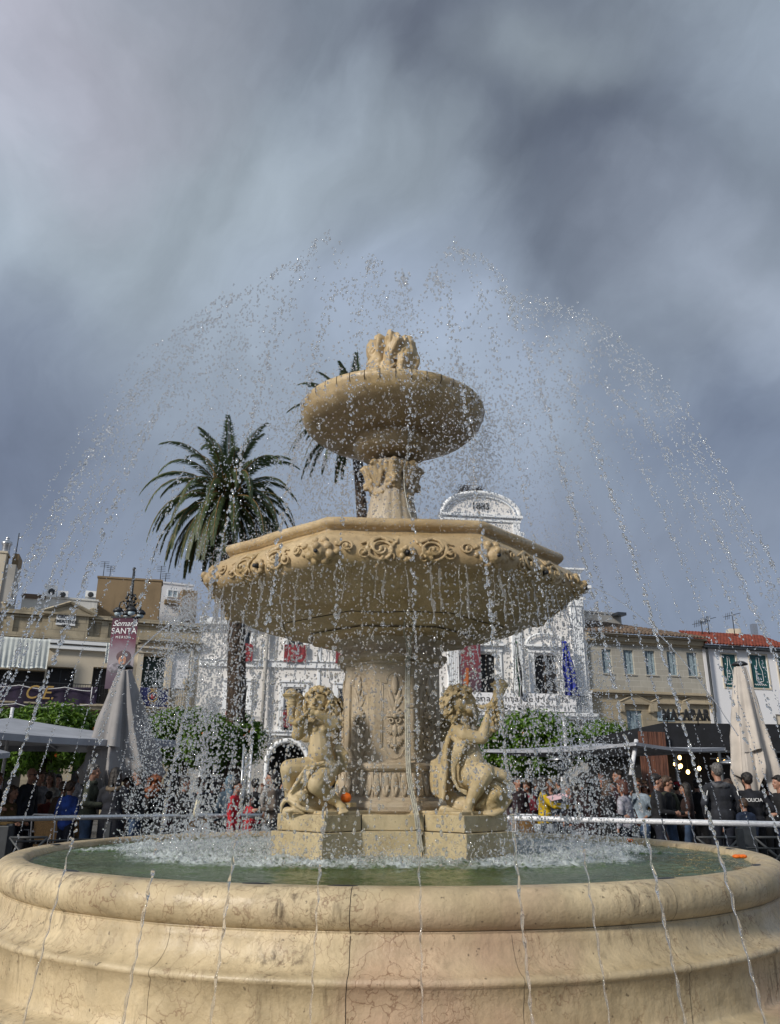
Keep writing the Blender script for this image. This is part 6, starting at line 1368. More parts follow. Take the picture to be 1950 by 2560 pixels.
# ------------------------------------------------------------------ palms and orange trees
def palm(name, trunk, rt, crown, n, L, label, seed, droop=1.0):
    random.seed(seed); base = Vector(trunk[0]); root = empty(name, (base.x, base.y, 0), label, 'palm tree', 'palm trees behind the fountain'); tk = MB(); pts = []
    for a, b_ in zip(trunk, trunk[1:]):
        for q in range(14): pts.append(Vector(a).lerp(Vector(b_), q / 14))
    pts.append(Vector(trunk[-1])); vs = []; m_ = 20
    for i, p in enumerate(pts):
        f = i / len(pts); r = rt * (1.12 - 0.2 * f + (0.55 * max(0, f - 0.86) / 0.14 if f > 0.86 else 0))
        for j in range(m_):
            a = 2 * PI * j / m_; r2 = r * (1 + 0.10 * ((i + j) % 2) + 0.06 * mn.noise(Vector((i * .7, j, seed)))); vs.append(p + Vector((r2 * math.cos(a), r2 * math.sin(a), 0)))
    tk.add(vs, [(i * m_ + j, i * m_ + (j + 1) % m_, (i + 1) * m_ + (j + 1) % m_, (i + 1) * m_ + j) for i in range(len(pts) - 1) for j in range(m_)])
    obj('trunk', tk, m_bark, root)
    lf = MB(); stl = MB(); c = Vector(crown); ga = PI * (3 - math.sqrt(5))
    for i in range(n):
        q = (i + .5) / n; el = D(84) - D(118) * q ** 0.85 + rr(-.08, .08); az = i * ga + rr(-.12, .12); Lf = L * rr(0.88, 1.08) * (0.86 + 0.2 * math.sin(PI * q)); e = Vector((math.cos(az), math.sin(az), 0))
        # arching midrib
        p = c + e * 0.22 * (q) + Vector((0, 0, 0.1 - 0.25 * q)); d = (e * math.cos(el) + Vector((0, 0, math.sin(el)))).normalized(); N_ = 30; ribs = [p.copy()]; ds = [d.copy()]
        for s_ in range(N_):
            g_ = (0.018 + 0.062 * (s_ / N_) ** 1.2) * droop * (0.35 + abs(math.cos(el)) * 0.9 + 0.25); d = (d + Vector((0, 0, -g_))).normalized(); p = p + d * Lf / N_; ribs.append(p.copy()); ds.append(d.copy())
        stl.tube([ribs[k_] for k_ in range(0, N_ + 1, 3)], [0.035 * (1 - k_ / N_ * .8) for k_ in range(0, N_ + 1, 3)], 4)
        side0 = Vector((-e.y, e.x, 0)); tw = rr(-.5, .5)
        for s_ in range(4, N_ * 3 + 1):
            t_ = s_ / (N_ * 3); x = t_ * N_; k_ = min(int(x), N_ - 1); pb_ = ribs[k_].lerp(ribs[k_ + 1], x - k_); dd = ds[k_]; up = side0.cross(dd).normalized(); up = up if up.z > 0 else -up
            ll = L * 0.125 * min(1, 0.45 + t_ * 3) * (1 - max(0, t_ - .6) * 1.7) * rr(.85, 1.15)
            for sg in (-1, 1):
                sd_ = (side0 * sg * math.cos(tw * .4) + up * 0.10 * rr(-1, 2.2)).normalized(); ld = (sd_ * 0.62 + dd * 0.85 + Vector((0, 0, -0.30 - 0.25 * t_))).normalized(); tip = pb_ + ld * ll + Vector((0, 0, -0.05 * ll)); wv = dd.cross(ld).cross(ld).normalized() * 0.016
                mid = pb_ + ld * ll * .45; lf.add([pb_ - wv * .5, mid - wv, tip, mid + wv, pb_ + wv * .5], [(0, 1, 2, 3, 4)])
    obj('crown', lf, m_palm, root); obj('frond_stalk', stl, m_palmy, root)
    sk_ = MB()
    for i in range(34):      # old leaf bases and yellow stalks at the heart
        a = rr(0, 2 * PI); e = Vector((math.cos(a), math.sin(a), 0)); sk_.cap(c + e * 0.25 + Vector((0, 0, -.35)), 0.05, c + e * rr(.4, .75) + Vector((0, 0, rr(-.1, .9))), 0.022, 6)
    obj('leaf_base', sk_, m_palmy, root); return root
d1 = 27.0; tp = [atD(592, 1700, d1), atD(590, 1550, d1), atD(574, 1355, d1), atD(569, 1275, d1)]; b0 = Vector((tp[0].x + 0.15, tp[0].y, 0))
palm('palm_tree', [b0] + tp, 0.27, atD(568, 1248, d1), 84, 3.35, 'tall palm with full round crown rising left of the octagonal bowl', 31, 1.5)
d2 = 31.0; tp = [atD(906, 1300, d2), atD(898, 1180, d2), atD(884, 1080, d2)]; b0 = Vector((tp[0].x + 0.1, tp[0].y, 0))
palm('palm_tree', [b0] + tp, 0.20, atD(886, 1050, d2), 60, 3.15, 'second palm half hidden behind the upper bowl and stem', 57, 1.05)
def orange_tree(u, vt, vb, ru, Dd, label, seed, nleaf=9000, trunkz=None):
    random.seed(seed); ct = atD(u, vt, Dd); cbm = atD(u, vb, Dd); rx = ru * Dd * 1.02 / FPX / 0.945; zc_ = (ct.z + cbm.z) / 2; rz = (ct.z - cbm.z) / 2; root = empty('orange_tree', (ct.x, ct.y, 0), label, 'orange tree', 'clipped orange trees in the square')
    tk = MB(); b0 = Vector((ct.x, ct.y, 0)); fork = Vector((ct.x + .05, ct.y, cbm.z - 0.15)); tk.cap(b0, .10, fork, .075, 10); ends = []
    for i in range(6): a = 2 * PI * i / 6 + rr(-.3, .3); e = Vector((math.cos(a) * rx * .55, math.sin(a) * rx * .55, rz * rr(.5, 1.1) + .2)); tk.chain([fork, fork + e * .5 + Vector((0, 0, .1)), fork + e], [.06, .04, .018], 8)
    obj('trunk', tk, m_bark, root); P_ = []; C0 = Vector((ct.x, ct.y, zc_)); lf = MB()
    cl = []
    for i in range(230):
        z = rr(-1, 1); a = rr(0, 2 * PI); r = math.sqrt(1 - abs(z) ** 2.6); k_ = rr(.70, 1.03) if random.random() < .75 else rr(.3, .7); cl.append((C0 + Vector((rx * r * math.cos(a) * k_, rx * r * math.sin(a) * k_, rz * z * k_)), rr(.2, .40)))
    for i in range(nleaf):
        c_, rc = random.choice(cl); d_ = Vector((random.gauss(0, 1), random.gauss(0, 1), random.gauss(0, 1))).normalized(); p = c_ + d_ * rc * rr(.55, 1.05); n_ = (d_ + Vector((rr(-.7, .7), rr(-.7, .7), rr(-.3, .9)))).normalized(); t1 = n_.cross(Vector((rr(-1, 1), rr(-1, 1), rr(-1, 1)))).normalized(); t2 = n_.cross(t1); s_ = rr(.06, .105)
        lf.add([p - t1 * s_, p + t2 * s_ * .42, p + t1 * s_ - n_ * .02, p - t2 * s_ * .42], [(0, 1, 2, 3)])
    obj('crown', lf, m_leaf, root)
    for i in range(9):
        a = rr(PI * 1.05, PI * 1.95); z = rr(-.7, .5); k_ = math.sqrt(1 - z * z); obj('orange', MB().ell(C0 + Vector((rx * .97 * k_ * math.cos(a), rx * .97 * k_ * math.sin(a), rz * z)), .05, seg=8, rings=6), m_orange, root)
orange_tree(132, 1774, 1915, 118, 24.5, 'clipped orange tree behind the pale parasol on the left', 1, 22000)
orange_tree(20, 1830, 1925, 90, 25.5, 'dark low orange tree at the left edge under the parasol', 6, 12000)
orange_tree(470, 1785, 1905, 92, 26.0, 'clipped orange tree with fruit right of the grey closed umbrella', 2, 30000)
orange_tree(575, 1800, 1905, 72, 27.5, 'clipped orange tree at the foot of the tall palm', 3, 22000)
orange_tree(1318, 1795, 1935, 118, 26.0, 'wide clipped orange tree right of the right cherub', 4, 24000)
orange_tree(1508, 1813, 1870, 46, 33.0, 'small round orange tree above the kiosk roof', 5, 8000)

# ------------------------------------------------------------------ lamp post with banner
LD = 22.0; lb_ = atD(322, 1546, LD); lx, ly = lb_.x, lb_.y; LP = empty('lamp_post', (lx, ly, 0), 'tall grey ornate lamp post carrying a maroon banner behind the grey umbrella', 'lamp post')
zl_ = atD(322, 1546, LD).z; ztop = atD(330, 1418, LD).z; pm = MB(); pm.tube([(lx, ly, 0), (lx, ly, 1.2), (lx, ly, 1.25), (lx, ly, zl_)], [.16, .14, .08, .06], 12); pm.tube([(lx, ly, zl_), (lx, ly, ztop - .1)], [.05, .035], 10); pm.ell((lx, ly, ztop - .06), (.05, .05, .06))
obj('pole', pm, m_darkgrey, LP); lm = MB()
for i in range(4):
    a = i * PI / 2 + .5; e = Vector((math.cos(a), math.sin(a), 0)); c_ = Vector((lx, ly, zl_ + .25)); lm.tube([c_, c_ + e * .2 + Vector((0, 0, .22)), c_ + e * .28 + Vector((0, 0, .16)), c_ + e * .30 + Vector((0, 0, -.02))], .02, 6)
    l2 = MB().lathe([(.02, .04), (.10, .02), (.17, -.06), (.185, -.12), (.15, -.14), (.02, -.14)], 16); p = c_ + e * .30; lm.add([Vector(q) * .8 + p for q in l2.v], l2.f, True)
    for q in range(5): lm.ell(Vector((lx, ly, zl_ + .3 + q * .09)) + e * (.09 + .03 * (q % 2)), .045, seg=8, rings=6)
obj('lantern', lm, m_iron, LP); gl = MB()
for i in range(4): a = i * PI / 2 + .5; gl.ell((lx + .30 * math.cos(a), ly + .30 * math.sin(a), zl_ + .10), (.10, .10, .08))
obj('lamp_glass', gl, m_paleglass, LP)
br_ = atD(348, 1545, LD - .15); bl_ = atD(284, 1545, LD - .15); bz0 = atD(305, 1722, LD - .15).z; bz1 = br_.z; bw = br_.x - bl_.x; by = br_.y; bx0 = bl_.x - .02
H_ = bz1 - bz0; m_ban = gradmat('procession_banner', [(0, (0.07, 0.04, 0.07)), (0.22, (0.13, 0.10, 0.13)), (0.38, (0.30, 0.28, 0.31)), (0.55, (0.22, 0.17, 0.21)), (0.70, (0.13, 0.03, 0.06)), (1, (0.05, 0.010, 0.03))], 0, H_, 0.22)
bn = empty('banner', (bx0 + bw / 2, by, bz0), 'maroon and grey hanging banner reading SANTA on the lamp post', 'banner'); b_ = MB(); b_.box((bx0 + bw / 2, by, bz0 + H_ / 2), (bw, .012, H_)); obj('cloth', b_, m_ban, bn)
text('Semana', .22, (bx0 + bw / 2, by - .012, bz1 - .16), (1, 0, 0), (0, 0, 1), m_trim, bn, shear=.4); text('SANTA', .23, (bx0 + bw / 2, by - .012, bz1 - .37), (1, 0, 0), (0, 0, 1), m_trim, bn, wx=.95); text('MERIDA', .10, (bx0 + bw / 2, by - .012, bz1 - .54), (1, 0, 0), (0, 0, 1), m_trim, bn, space=1.3)
pf = MB(); pc = Vector((bx0 + bw * .56, by - .008, bz0 + H_ * .40)); flat = Matrix.Diagonal((1, .05, 1)).to_3x3()
pf.ell(pc, (.11, .005, .16)); obj('printed_face', pf, mat('print_skin', (0.50, 0.27, 0.18), .7), bn); pf = MB(); pf.ell(pc + Vector((.02, .001, .10)), (.20, .004, .16)); pf.ell(pc + Vector((.14, .001, -.02)), (.09, .004, .20)); obj('printed_hair', pf, mat('print_dark', (0.10, 0.06, 0.07), .7), bn)
pf = MB(); pf.ell(pc + Vector((-.2, .002, -.22)), (.16, .003, .14)); pf.ell(pc + Vector((.12, .002, -.26)), (.2, .003, .12)); obj('printed_cloth', pf, mat('print_white', (0.27, 0.25, 0.29), .7, .5), bn)
fa = MB(); fa.cap(pc + Vector((-.055, -.004, .03)), .008, pc + Vector((-.02, -.004, .03)), .008, 6); fa.cap(pc + Vector((.02, -.004, .03)), .008, pc + Vector((.05, -.004, .03)), .008, 6); fa.cap(pc + Vector((-.025, -.004, -.07)), .007, pc + Vector((.02, -.004, -.07)), .007, 6); fa.cap(pc + Vector((0, -.004, .02)), .006, pc + Vector((-.012, -.004, -.03)), .009, 6); obj('printed_features', fa, mat('print_lines', (0.16, 0.05, 0.05), .7), bn)
obj('arm', MB().box((bx0 + bw / 2, by, bz1 + .02), (bw + .1, .04, .04)), m_iron, bn)

# ------------------------------------------------------------------ closed umbrellas
def closed_umbrella(u, v0, v1, Dd, wb, mt, label, seed, flap_v, lean=0.0, wt=.11):
    top = atD(u, v0, Dd); zb_ = atD(u, v1, Dd).z; zt_ = top.z; root = empty('closed_umbrella', (top.x, top.y, 0), label, 'umbrella', 'closed terrace umbrellas'); n, m_ = 40, 160; vs = []
    for i in range(n + 1):
        f = i / n
        for j in range(m_):
            a = 2 * PI * j / m_; lob = (1 - 2 * abs(math.sin(4 * a + .4 * math.sin(f * 3 + seed))) ** .7) * .9 + .25 * math.cos(13 * a + 2 * f); R_ = wt + (wb - wt) * (f ** .9) - wb * .22 * max(0, f - .85) / .15
            fold = .10 + .20 * f; r = R_ * (1 - fold * .6 + fold * .8 * lob + .06 * f * math.sin(3 * a + seed)) * (1 + .05 * mn.noise(Vector((a * 2, f * 4, seed))))
            hem = (zb_ - zt_) * f + (.34 * (f ** 6)) * (0.5 - .5 * math.cos(4 * a + seed)) + .05 * f ** 3 * lob
            vs.append((top.x + lean * f + r * math.cos(a), top.y + r * math.sin(a), zt_ + hem))
    obj('canopy', MB().add(vs, [(i * m_ + j, i * m_ + (j + 1) % m_, (i + 1) * m_ + (j + 1) % m_, (i + 1) * m_ + j) for i in range(n) for j in range(m_)], True), mt, root)
    # the upper vent flap hanging in front with its own hem
    zf_ = atD(u, flap_v, Dd).z; vs = []; n2, m2 = 20, 60
    for i in range(n2 + 1):
        f = i / n2
        for j in range(m2 + 1):
            a = -PI / 2 - .75 + 1.0 * j / m2 ; g_ = (zt_ - (zt_ + (zf_ - zt_) * f)) / (zt_ - zb_); R_ = (wt + (wb - wt) * g_ ** .9) * .97 + .02; r = R_ * (.96 + .12 * math.cos(9 * a + seed) * (.3 + f))
            vs.append((top.x + lean * g_ + r * math.cos(a), top.y + r * math.sin(a), zt_ + (zf_ - zt_) * f - .03 * f * math.sin(5 * a)))
    obj('vent_flap', MB().add(vs, [(i * (m2 + 1) + j, i * (m2 + 1) + j + 1, (i + 1) * (m2 + 1) + j + 1, (i + 1) * (m2 + 1) + j) for i in range(n2) for j in range(m2)], True), mt, root)
    c_ = MB(); c2 = MB().lathe([(.02, .05), (.09, .045), (.15, .0), (.145, -.02), (.10, -.03), (.02, -.03)], 24); c_.add([Vector(q) + Vector((top.x, top.y, zt_ + .06)) for q in c2.v], c2.f, True); obj('cap', c_, m_iron, root)
    obj('pole', MB().tube([(top.x, top.y, .1), (top.x, top.y, zt_ + .08)], .035, 10), m_darkgrey, root); bs = MB(); bs.box((top.x, top.y, .06), (.7, .7, .12)); obj('base', bs, m_darkgrey, root, bevel=.01)
closed_umbrella(313, 1676, 1988, 15.6, .92, m_canvasg, 'tall closed grey umbrella in front of the lamp post banner', 1.0, 1874, .16, .12)
closed_umbrella(1850, 1668, 1990, 15.6, .52, m_canvasc, 'closed cream umbrella near the right edge in front of the kiosk', 2.4, 1878, .0, .12)

# ------------------------------------------------------------------ open parasols
def open_parasol(c1, c2, apex, rise_pole, mt, label, depth=None, val=.14, pole_at=None):
    c1 = Vector(c1); c2 = Vector(c2); e = (c2 - c1); e.z = 0; L = e.length; n_ = Vector((-e.y, e.x, 0)).normalized(); n_ = n_ if n_.y > 0 else -n_; dp_ = depth or L; z = (c1.z + c2.z) / 2
    cs_ = [Vector((c1.x, c1.y, z)), Vector((c2.x, c2.y, z)), Vector((c2.x, c2.y, z)) + n_ * dp_, Vector((c1.x, c1.y, z)) + n_ * dp_]; cen = sum(cs_, Vector()) / 4; ap = Vector((cen.x, cen.y, apex)); root = empty('open_parasol', (cen.x, cen.y, 0), label, 'parasol')
    mb = MB(); N_ = 12
    for i in range(4):
        a, b_ = cs_[i], cs_[(i + 1) % 4]; vs = []
        for r in range(N_ + 1):
            f = r / N_
            for q in range(N_ + 1):
                g_ = q / N_; p = a.lerp(b_, g_).lerp(ap, f); sag = .10 * math.sin(PI * g_) * (1 - f) + .05 * math.sin(PI * f); p.z -= sag * .6; vs.append(p)
        mb.add(vs, [(r * (N_ + 1) + q, r * (N_ + 1) + q + 1, (r + 1) * (N_ + 1) + q + 1, (r + 1) * (N_ + 1) + q) for r in range(N_) for q in range(N_)], True)
        vs = []
        for q in range(N_ + 1): p = a.lerp(b_, q / N_); s_ = .06 * math.sin(PI * q / N_); vs += [p - Vector((0, 0, s_)), p - Vector((0, 0, val + s_))]
        mb.add(vs, [(2 * q, 2 * q + 2, 2 * q + 3, 2 * q + 1) for q in range(N_)])
    obj('canopy', mb, mt, root); rb_ = MB()
    for p in cs_: rb_.tube([ap - Vector((0, 0, .05)), p - Vector((0, 0, .05))], .016, 6)
    obj('rib', rb_, m_alu, root); pa = pole_at or cen; obj('pole', MB().tube([(pa.x, pa.y, .05), (pa.x, pa.y, rise_pole)], .032, 10), m_alu, root); b_ = MB(); b_.box((pa.x, pa.y, .05), (.6, .6, .1)); obj('base', b_, m_darkgrey, root)
open_parasol(atD(-160, 1816, 12.6), atD(448, 1852, 16.4), 2.66, 2.85, m_canvasw, 'large pale open parasol stretching over the terrace on the left', 4.2, .11)
open_parasol(atD(-170, 1880, 12.0), atD(27, 1872, 13.4), 2.35, 2.6, m_canvasw, 'corner of a second pale parasol low at the left edge', 2.0, .08)
pc_ = atD(1416, 1900, 18.6); open_parasol(atD(1208, 1881, 18.6), atD(1588, 1846, 15.4), 2.36, atD(1420, 1796, 18.6).z, m_canvasw, 'pale open parasol edge on in front of the right orange tree', 3.0, .06, pc_)
q0 = atD(1591, 1850, 15.7); q1 = atD(1577, 1938, 15.5); tag(obj('metal_tube', MB().tube([q0, q1], .04, 8), m_alu, loc=q1), 'slanting white metal tube below the parasol corner near the wooden panel', 'tube')
pp_ = MB(); q0 = atD(629, 1862, 19); pp_.tube([xy(q0, 0), q0], .03, 8); pl_ = obj('pole', pp_, m_alu, loc=xy(q0, 0)); pl_.name = 'metal_pole'; tag(pl_, 'thin pale metal pole standing left of the town hall arch', 'pole'); pp_ = MB(); q0 = atD(610, 1860, 20); pp_.tube([xy(q0, 0), q0], .025, 8); pl_ = obj('metal_pole', pp_, m_steel, loc=xy(q0, 0)); tag(pl_, 'thin grey metal pole in front of the tall palm trunk', 'pole')
for (u, v, Dd, rr_, lab) in ((1402, 1899, 17.2, .30, 'white mushroom patio heater behind the woman in yellow'), (1838, 1908, 16.8, .40, 'steel mushroom patio heater behind the tall grey haired man')):
    p = atD(u, v, Dd); r_ = empty('patio_heater', xy(p, 0), lab, 'patio heater', 'patio heaters'); sh_ = MB(); s2 = MB().lathe([(.02, .08), (rr_ * .5, .06), (rr_, 0), (rr_ * .98, -.015), (.05, .03)], 24); sh_.add([Vector(q) + p for q in s2.v], s2.f, True); obj('reflector', sh_, m_steel, r_)
    hp = MB(); hp.tube([xy(p, .1), xy(p, p.z - .3)], .028, 8); obj('pole', hp, m_alu, r_); hh = MB(); hh.tube([xy(p, p.z - .3), xy(p, p.z + .02)], [.09, .07], 12); obj('burner', hh, m_darkgrey, r_); bs = MB(); bs.tube([xy(p, 0), xy(p, .35)], .2, 16); obj('base', bs, m_darkgrey, r_)

# ------------------------------------------------------------------ railing round the terrace
ZR = .95
rp = [atZ(-60, 2049, ZR), atZ(0, 2047.5, ZR), atZ(250, 2043, ZR), atZ(500, 2040, ZR), atZ(720, 2039.5, ZR), atZ(980, 2041, ZR), atZ(1290, 2045.5, ZR), atZ(1650, 2054, ZR), atZ(1950, 2061, ZR), atZ(2030, 2063, ZR)]
RL = empty('terrace_railing', (0, rp[4].y, 0), 'long tubular metal railing between the fountain and the crowd', 'railing')
a_ = rp[:6]; b_ = rp[5:]
obj('handrail', MB().tube(a_, .042, 10), m_steel, RL); obj('handrail', MB().tube(b_, .042, 10), m_alu, RL)
lo_ = MB()
for z in (.62, .14): lo_.tube([xy(p, z) for p in rp], .016, 6)
obj('lower_rail', lo_, m_darkgrey, RL)
def along(t_):
    L_ = [0]; 
    for p, q in zip(rp, rp[1:]): L_.append(L_[-1] + (q - p).length)
    t_ *= L_[-1]
    for i in range(len(rp) - 1):
        if L_[i] <= t_ <= L_[i + 1]: return rp[i].lerp(rp[i + 1], (t_ - L_[i]) / (L_[i + 1] - L_[i]))
    return rp[-1]
for i in range(9):
    p = along((i + .35) / 9); q = MB(); q.box(xy(p, ZR / 2 - .03), (.09, .09, ZR - .08)); obj('post', q, m_darkgrey, RL)
for u, w in ((8, .22), (1866, .26)):
    p = atZ(u, 2075, .8); q = MB(); q.box(xy(p, .43), (w, .14, .86)); obj('post', q, m_darkgrey, RL, bevel=.01)
xb = MB()
for (u0, u1) in ((1885, 1990), (1740, 1850), (25, 120)):
    p, q = atZ(u0, 2090, .72), atZ(u1, 2090, .72); xb.tube([xy(p, .7), xy(q, .1)], .02, 6); xb.tube([xy(p, .1), xy(q, .7)], .02, 6); xb.tube([xy(p, .7), xy(q, .7)], .02, 6)
obj('brace', xb, m_darkgrey, RL)

# ------------------------------------------------------------------ terrace chairs and table
def make_chair(loc, rz, label, src=None):
    if src is not None:
        c = copy_tree(src); c.location = loc; c.rotation_euler = (0, 0, rz); c['label'] = label; return c
    r_ = empty('terrace_chair', (0, 0, 0), label, 'chair', 'wicker terrace chairs'); q = MB(); vs = []; n, m_ = 14, 14
    st_ = MB(); st_.box((0, 0, .45), (.46, .46, .035)); o = obj('seat', st_, m_wicker, r_, bevel=.01)
    for i in range(n + 1):
        for s_ in (0, 1):
            for j in range(m_ + 1):
                x = (i / n - .5) * .50; z = .50 + .42 * j / m_ + .03 * math.cos(x * 6); y = .22 + .08 * j / m_ - .9 * x * x + .02 * s_; vs.append((x, y, z))
    fs = [(i * 2 * (m_ + 1) + s_ * (m_ + 1) + j, i * 2 * (m_ + 1) + s_ * (m_ + 1) + j + 1, (i + 1) * 2 * (m_ + 1) + s_ * (m_ + 1) + j + 1, (i + 1) * 2 * (m_ + 1) + s_ * (m_ + 1) + j) for i in range(n) for s_ in (0, 1) for j in range(m_)]
    obj('backrest', q.add(vs, fs, True), m_wicker, r_); fr = MB(); fr.tube([(-.25, .28, .5), (-.255, .31, .93), (-.2, .33, .96), (.2, .33, .96), (.255, .31, .93), (.25, .28, .5)], .012, 6); obj('back_frame', fr, m_alu, r_)
    for sx in (-1, 1):
        obj('armrest', MB().tube([(sx * .25, .28, .68), (sx * .27, .05, .67), (sx * .26, -.2, .66), (sx * .25, -.22, .45)], .014, 6), m_alu, r_)
        for sy in (-1, 1): obj('leg', MB().tube([(sx * .22, sy * .2, .45), (sx * .25, sy * .26, .01)], .013, 6), m_alu, r_)
    r_.location = loc; r_.rotation_euler = (0, 0, rz); return r_
p = atZ(95, 2040, .95); chr0 = make_chair((p.x, p.y + .8, 0), D(160), 'tan wicker chair with its back turned just behind the left railing')
p = atZ(125, 2035, .95); make_chair((p.x + .1, p.y + 1.1, 0), D(200), 'tan wicker chair beside the boy in the bright blue jacket', chr0)
p = atZ(60, 2040, .9); make_chair((p.x - .1, p.y + .25, 0), D(95), 'tan wicker chair seen side on next to the breakfast table', chr0)
for (u, rz, dy, lab) in ((1318, 200, .9, 'tan wicker chair behind the rail beside the right cherub block'), (1345, 165, 1.3, 'tan wicker chair next to the woman in yellow'), (455, 30, 1.2, 'tan wicker chair half hidden by spray in the middle of the crowd')):
    p = atZ(u, 2042, .95); make_chair((p.x, p.y + dy, 0), D(rz), lab, chr0)
p = atZ(20, 2035, .95); tb_ = empty('cafe_table', (p.x, p.y + 1.0, 0), 'small dark cafe table with drinks at the left edge', 'table'); q = MB(); q.box((p.x, p.y + 1.0, .74), (1.2, .8, .03)); obj('table_top', q, m_darkgrey, tb_); q = MB(); q.tube([(p.x, p.y + 1, .05), (p.x, p.y + 1, .72)], .03, 8); obj('leg', q, m_alu, tb_)
jx = Vector((p.x - .12, p.y + .75, .755)); q = MB(); q.tube([jx, jx + Vector((0, 0, .13))], [.032, .04], 12); jg = obj('juice_glass', q, mat('orange_juice', (.8, .36, .02), .3), loc=jx); tag(jg, 'glass of orange juice on the dark cafe table', 'glass')
jx = Vector((p.x + .22, p.y + .75, .755)); q = MB(); q.box(jx + Vector((0, 0, .09)), (.34, .03, .18)); tag(obj('menu_holder', q, m_blackp, loc=jx), 'black menu holder standing on the dark cafe table', 'menu holder')

# ------------------------------------------------------------------ people in the crowd
_cm = {}
def clothm(c, rough=0.85):
    c = tuple(x * (0.55 if max(c) < 0.13 else 0.85) for x in c); k_ = tuple(c)
    if k_ not in _cm: _cm[k_] = mat('garment', c, rough, 0.35, 7, 0.35, bdist=0.02)
    return _cm[k_]
mat_lips = mat('lips', (0.30, 0.09, 0.08), 0.5, 0.1, 4, 0)
m_skin = mat('skin', (0.36, 0.19, 0.13), 0.5, 0.15, 14, 0.05); m_eye = mat('eyes', (0.02, 0.014, 0.012), 0.3, 0.1, 4, 0)
BLK = (0.014, 0.015, 0.02); NAVY = (0.018, 0.025, 0.05); JEAN = (0.05, 0.09, 0.17); HD = (0.016, 0.011, 0.009); HB = (0.07, 0.038, 0.02); HG = (0.13, 0.125, 0.12); HR = (0.24, 0.07, 0.02); HBL = (0.22, 0.135, 0.06)
def person(u, vt, Dd, face, label, top=BLK, legs=NAVY, hair='short', hc=HD, arms='down', extra=(), build=1.0, sit=False, H=None, turn=0, long_coat=False, seed=0):
    p = atD(u, vt, Dd)
    if H is None: H = p.z
    s = H / 1.75; px, py = p.x, p.y; z_off = 0.0
    if sit: s = 1.72 / 1.75; z_off = H - 1.29 * s
    root = empty('person', (px, py, max(0, z_off) if not sit else 0), label, 'person', 'people in the square', D(face)); rnd = random.Random(seed or int(u * 7 + vt))
    V = lambda x, y, z: Vector((x * s * (build if abs(x) < .4 and z > .8 else 1), y * s, z * s + (z_off if sit else 0)))
    hd = Matrix.Rotation(D(turn), 3, 'Z'); hc0 = V(0, -0.02, 1.635 if not sit else 1.175)
    base = 0 if not sit else -0.46
    Z = lambda x, y, z: V(x, y, z + base)
    body = MB(); tp = MB(); lg = MB(); infl = 0.016
    def hp(x, y, z): return hc0 + hd @ Vector((x * s, y * s, z * s))
    M3s = hd
    body.ell(hp(0, 0.01, 0.02), (.076 * s, .093 * s, .105 * s), M3s, 14, 10); body.ell(hp(0, -.028, -.045), (.056 * s, .062 * s, .068 * s), M3s); body.cap(hp(0, -.088, .01), .010 * s, hp(0, -.108, -.022), .015 * s, 8)
    for sg in (-1, 1): body.ell(hp(sg * .078, .01, -.01), (.012 * s, .022 * s, .032 * s), M3s, 8, 6); body.ell(hp(sg * .034, -.066, -.035), .022 * s, seg=8, rings=6)
    body.ell(hp(0, -.085, -.062), (.024 * s, .012 * s, .010 * s), M3s, 8, 6); body.ell(hp(0, -.075, -.098), (.024 * s, .02 * s, .018 * s), M3s, 8, 6); body.cap(hp(-.035, -.083, .022), .011 * s, hp(.035, -.083, .022), .011 * s, 8)
    body.cap(Z(0, .012, 1.40), .056 * s, hp(0, .01, -.06), .052 * s)
    def torso(mb, o):
        mb.cap(Z(-.13, .01, 1.385), (.062 + o) * s, Z(.13, .01, 1.385), (.062 + o) * s); mb.ell(Z(0, .0, 1.27), ((.165 + o) * s * build, (.105 + o) * s * build, (.17 + o) * s)); mb.ell(Z(0, .0, 1.09), ((.145 + o) * s * build, (.105 + o) * s * build, (.17 + o) * s)); mb.ell(Z(0, .01, .95), ((.165 + o) * s * build, (.115 + o) * s * build, (.14 + o) * s))
    torso(body, 0); torso(tp, infl * 1.3)
    tp.cap(Z(0, .02, 1.42), .066 * s, Z(0, .015, 1.455), .060 * s)
    wr = {}
    poses = {'down': ((.235, .02, 1.13), (.245, -.04, .90)), 'bent': ((.235, .02, 1.12), (.16, -.24, 1.10)), 'chin': ((.20, -.10, 1.15), (.06, -.16, 1.44)), 'phone': ((.21, -.12, 1.20), (.10, -.26, 1.42)), 'reach': ((.21, -.18, 1.24), (.14, -.46, 1.22)), 'hip': ((.29, .06, 1.15), (.17, -.10, 1.03)), 'pocket': ((.26, .05, 1.14), (.20, -.06, .93))}
    if isinstance(arms, str): arms = (arms, arms)
    for sg, pose in zip((-1, 1), arms):
        e_, w_ = poses[pose]; e_ = Z(sg * e_[0], e_[1], e_[2]); w_ = Z(sg * w_[0], w_[1], w_[2]); sh = Z(sg * .175, .01, 1.375)
        body.cap(sh, .05 * s, e_, .038 * s); body.cap(e_, .037 * s, w_, .026 * s); tp.cap(sh, .068 * s, e_, .056 * s); tp.cap(e_, .054 * s, w_.lerp(e_, .06), .042 * s)
        d = (w_ - e_).normalized(); sd_ = d.cross(Vector((sg, 0, 0.2))).normalized(); pl_ = w_ + d * .05 * s; body.cap(w_, .024 * s, pl_, .030 * s, 8)
        for f_ in range(4): b0 = pl_ + d * .02 * s + sd_ * (.017 * (f_ - 1.5)) * s; k1 = b0 + d * (.032 + .004 * (f_ in (1, 2))) * s; body.cap(b0, .0095 * s, k1, .009 * s, 6); body.cap(k1, .009 * s, k1 + (d + d.cross(sd_) * .6).normalized() * .026 * s, .008 * s, 6)
        body.cap(pl_ - sd_ * .024 * s, .010 * s, pl_ - sd_ * .045 * s + d * .028 * s, .009 * s, 6); wr[sg] = pl_
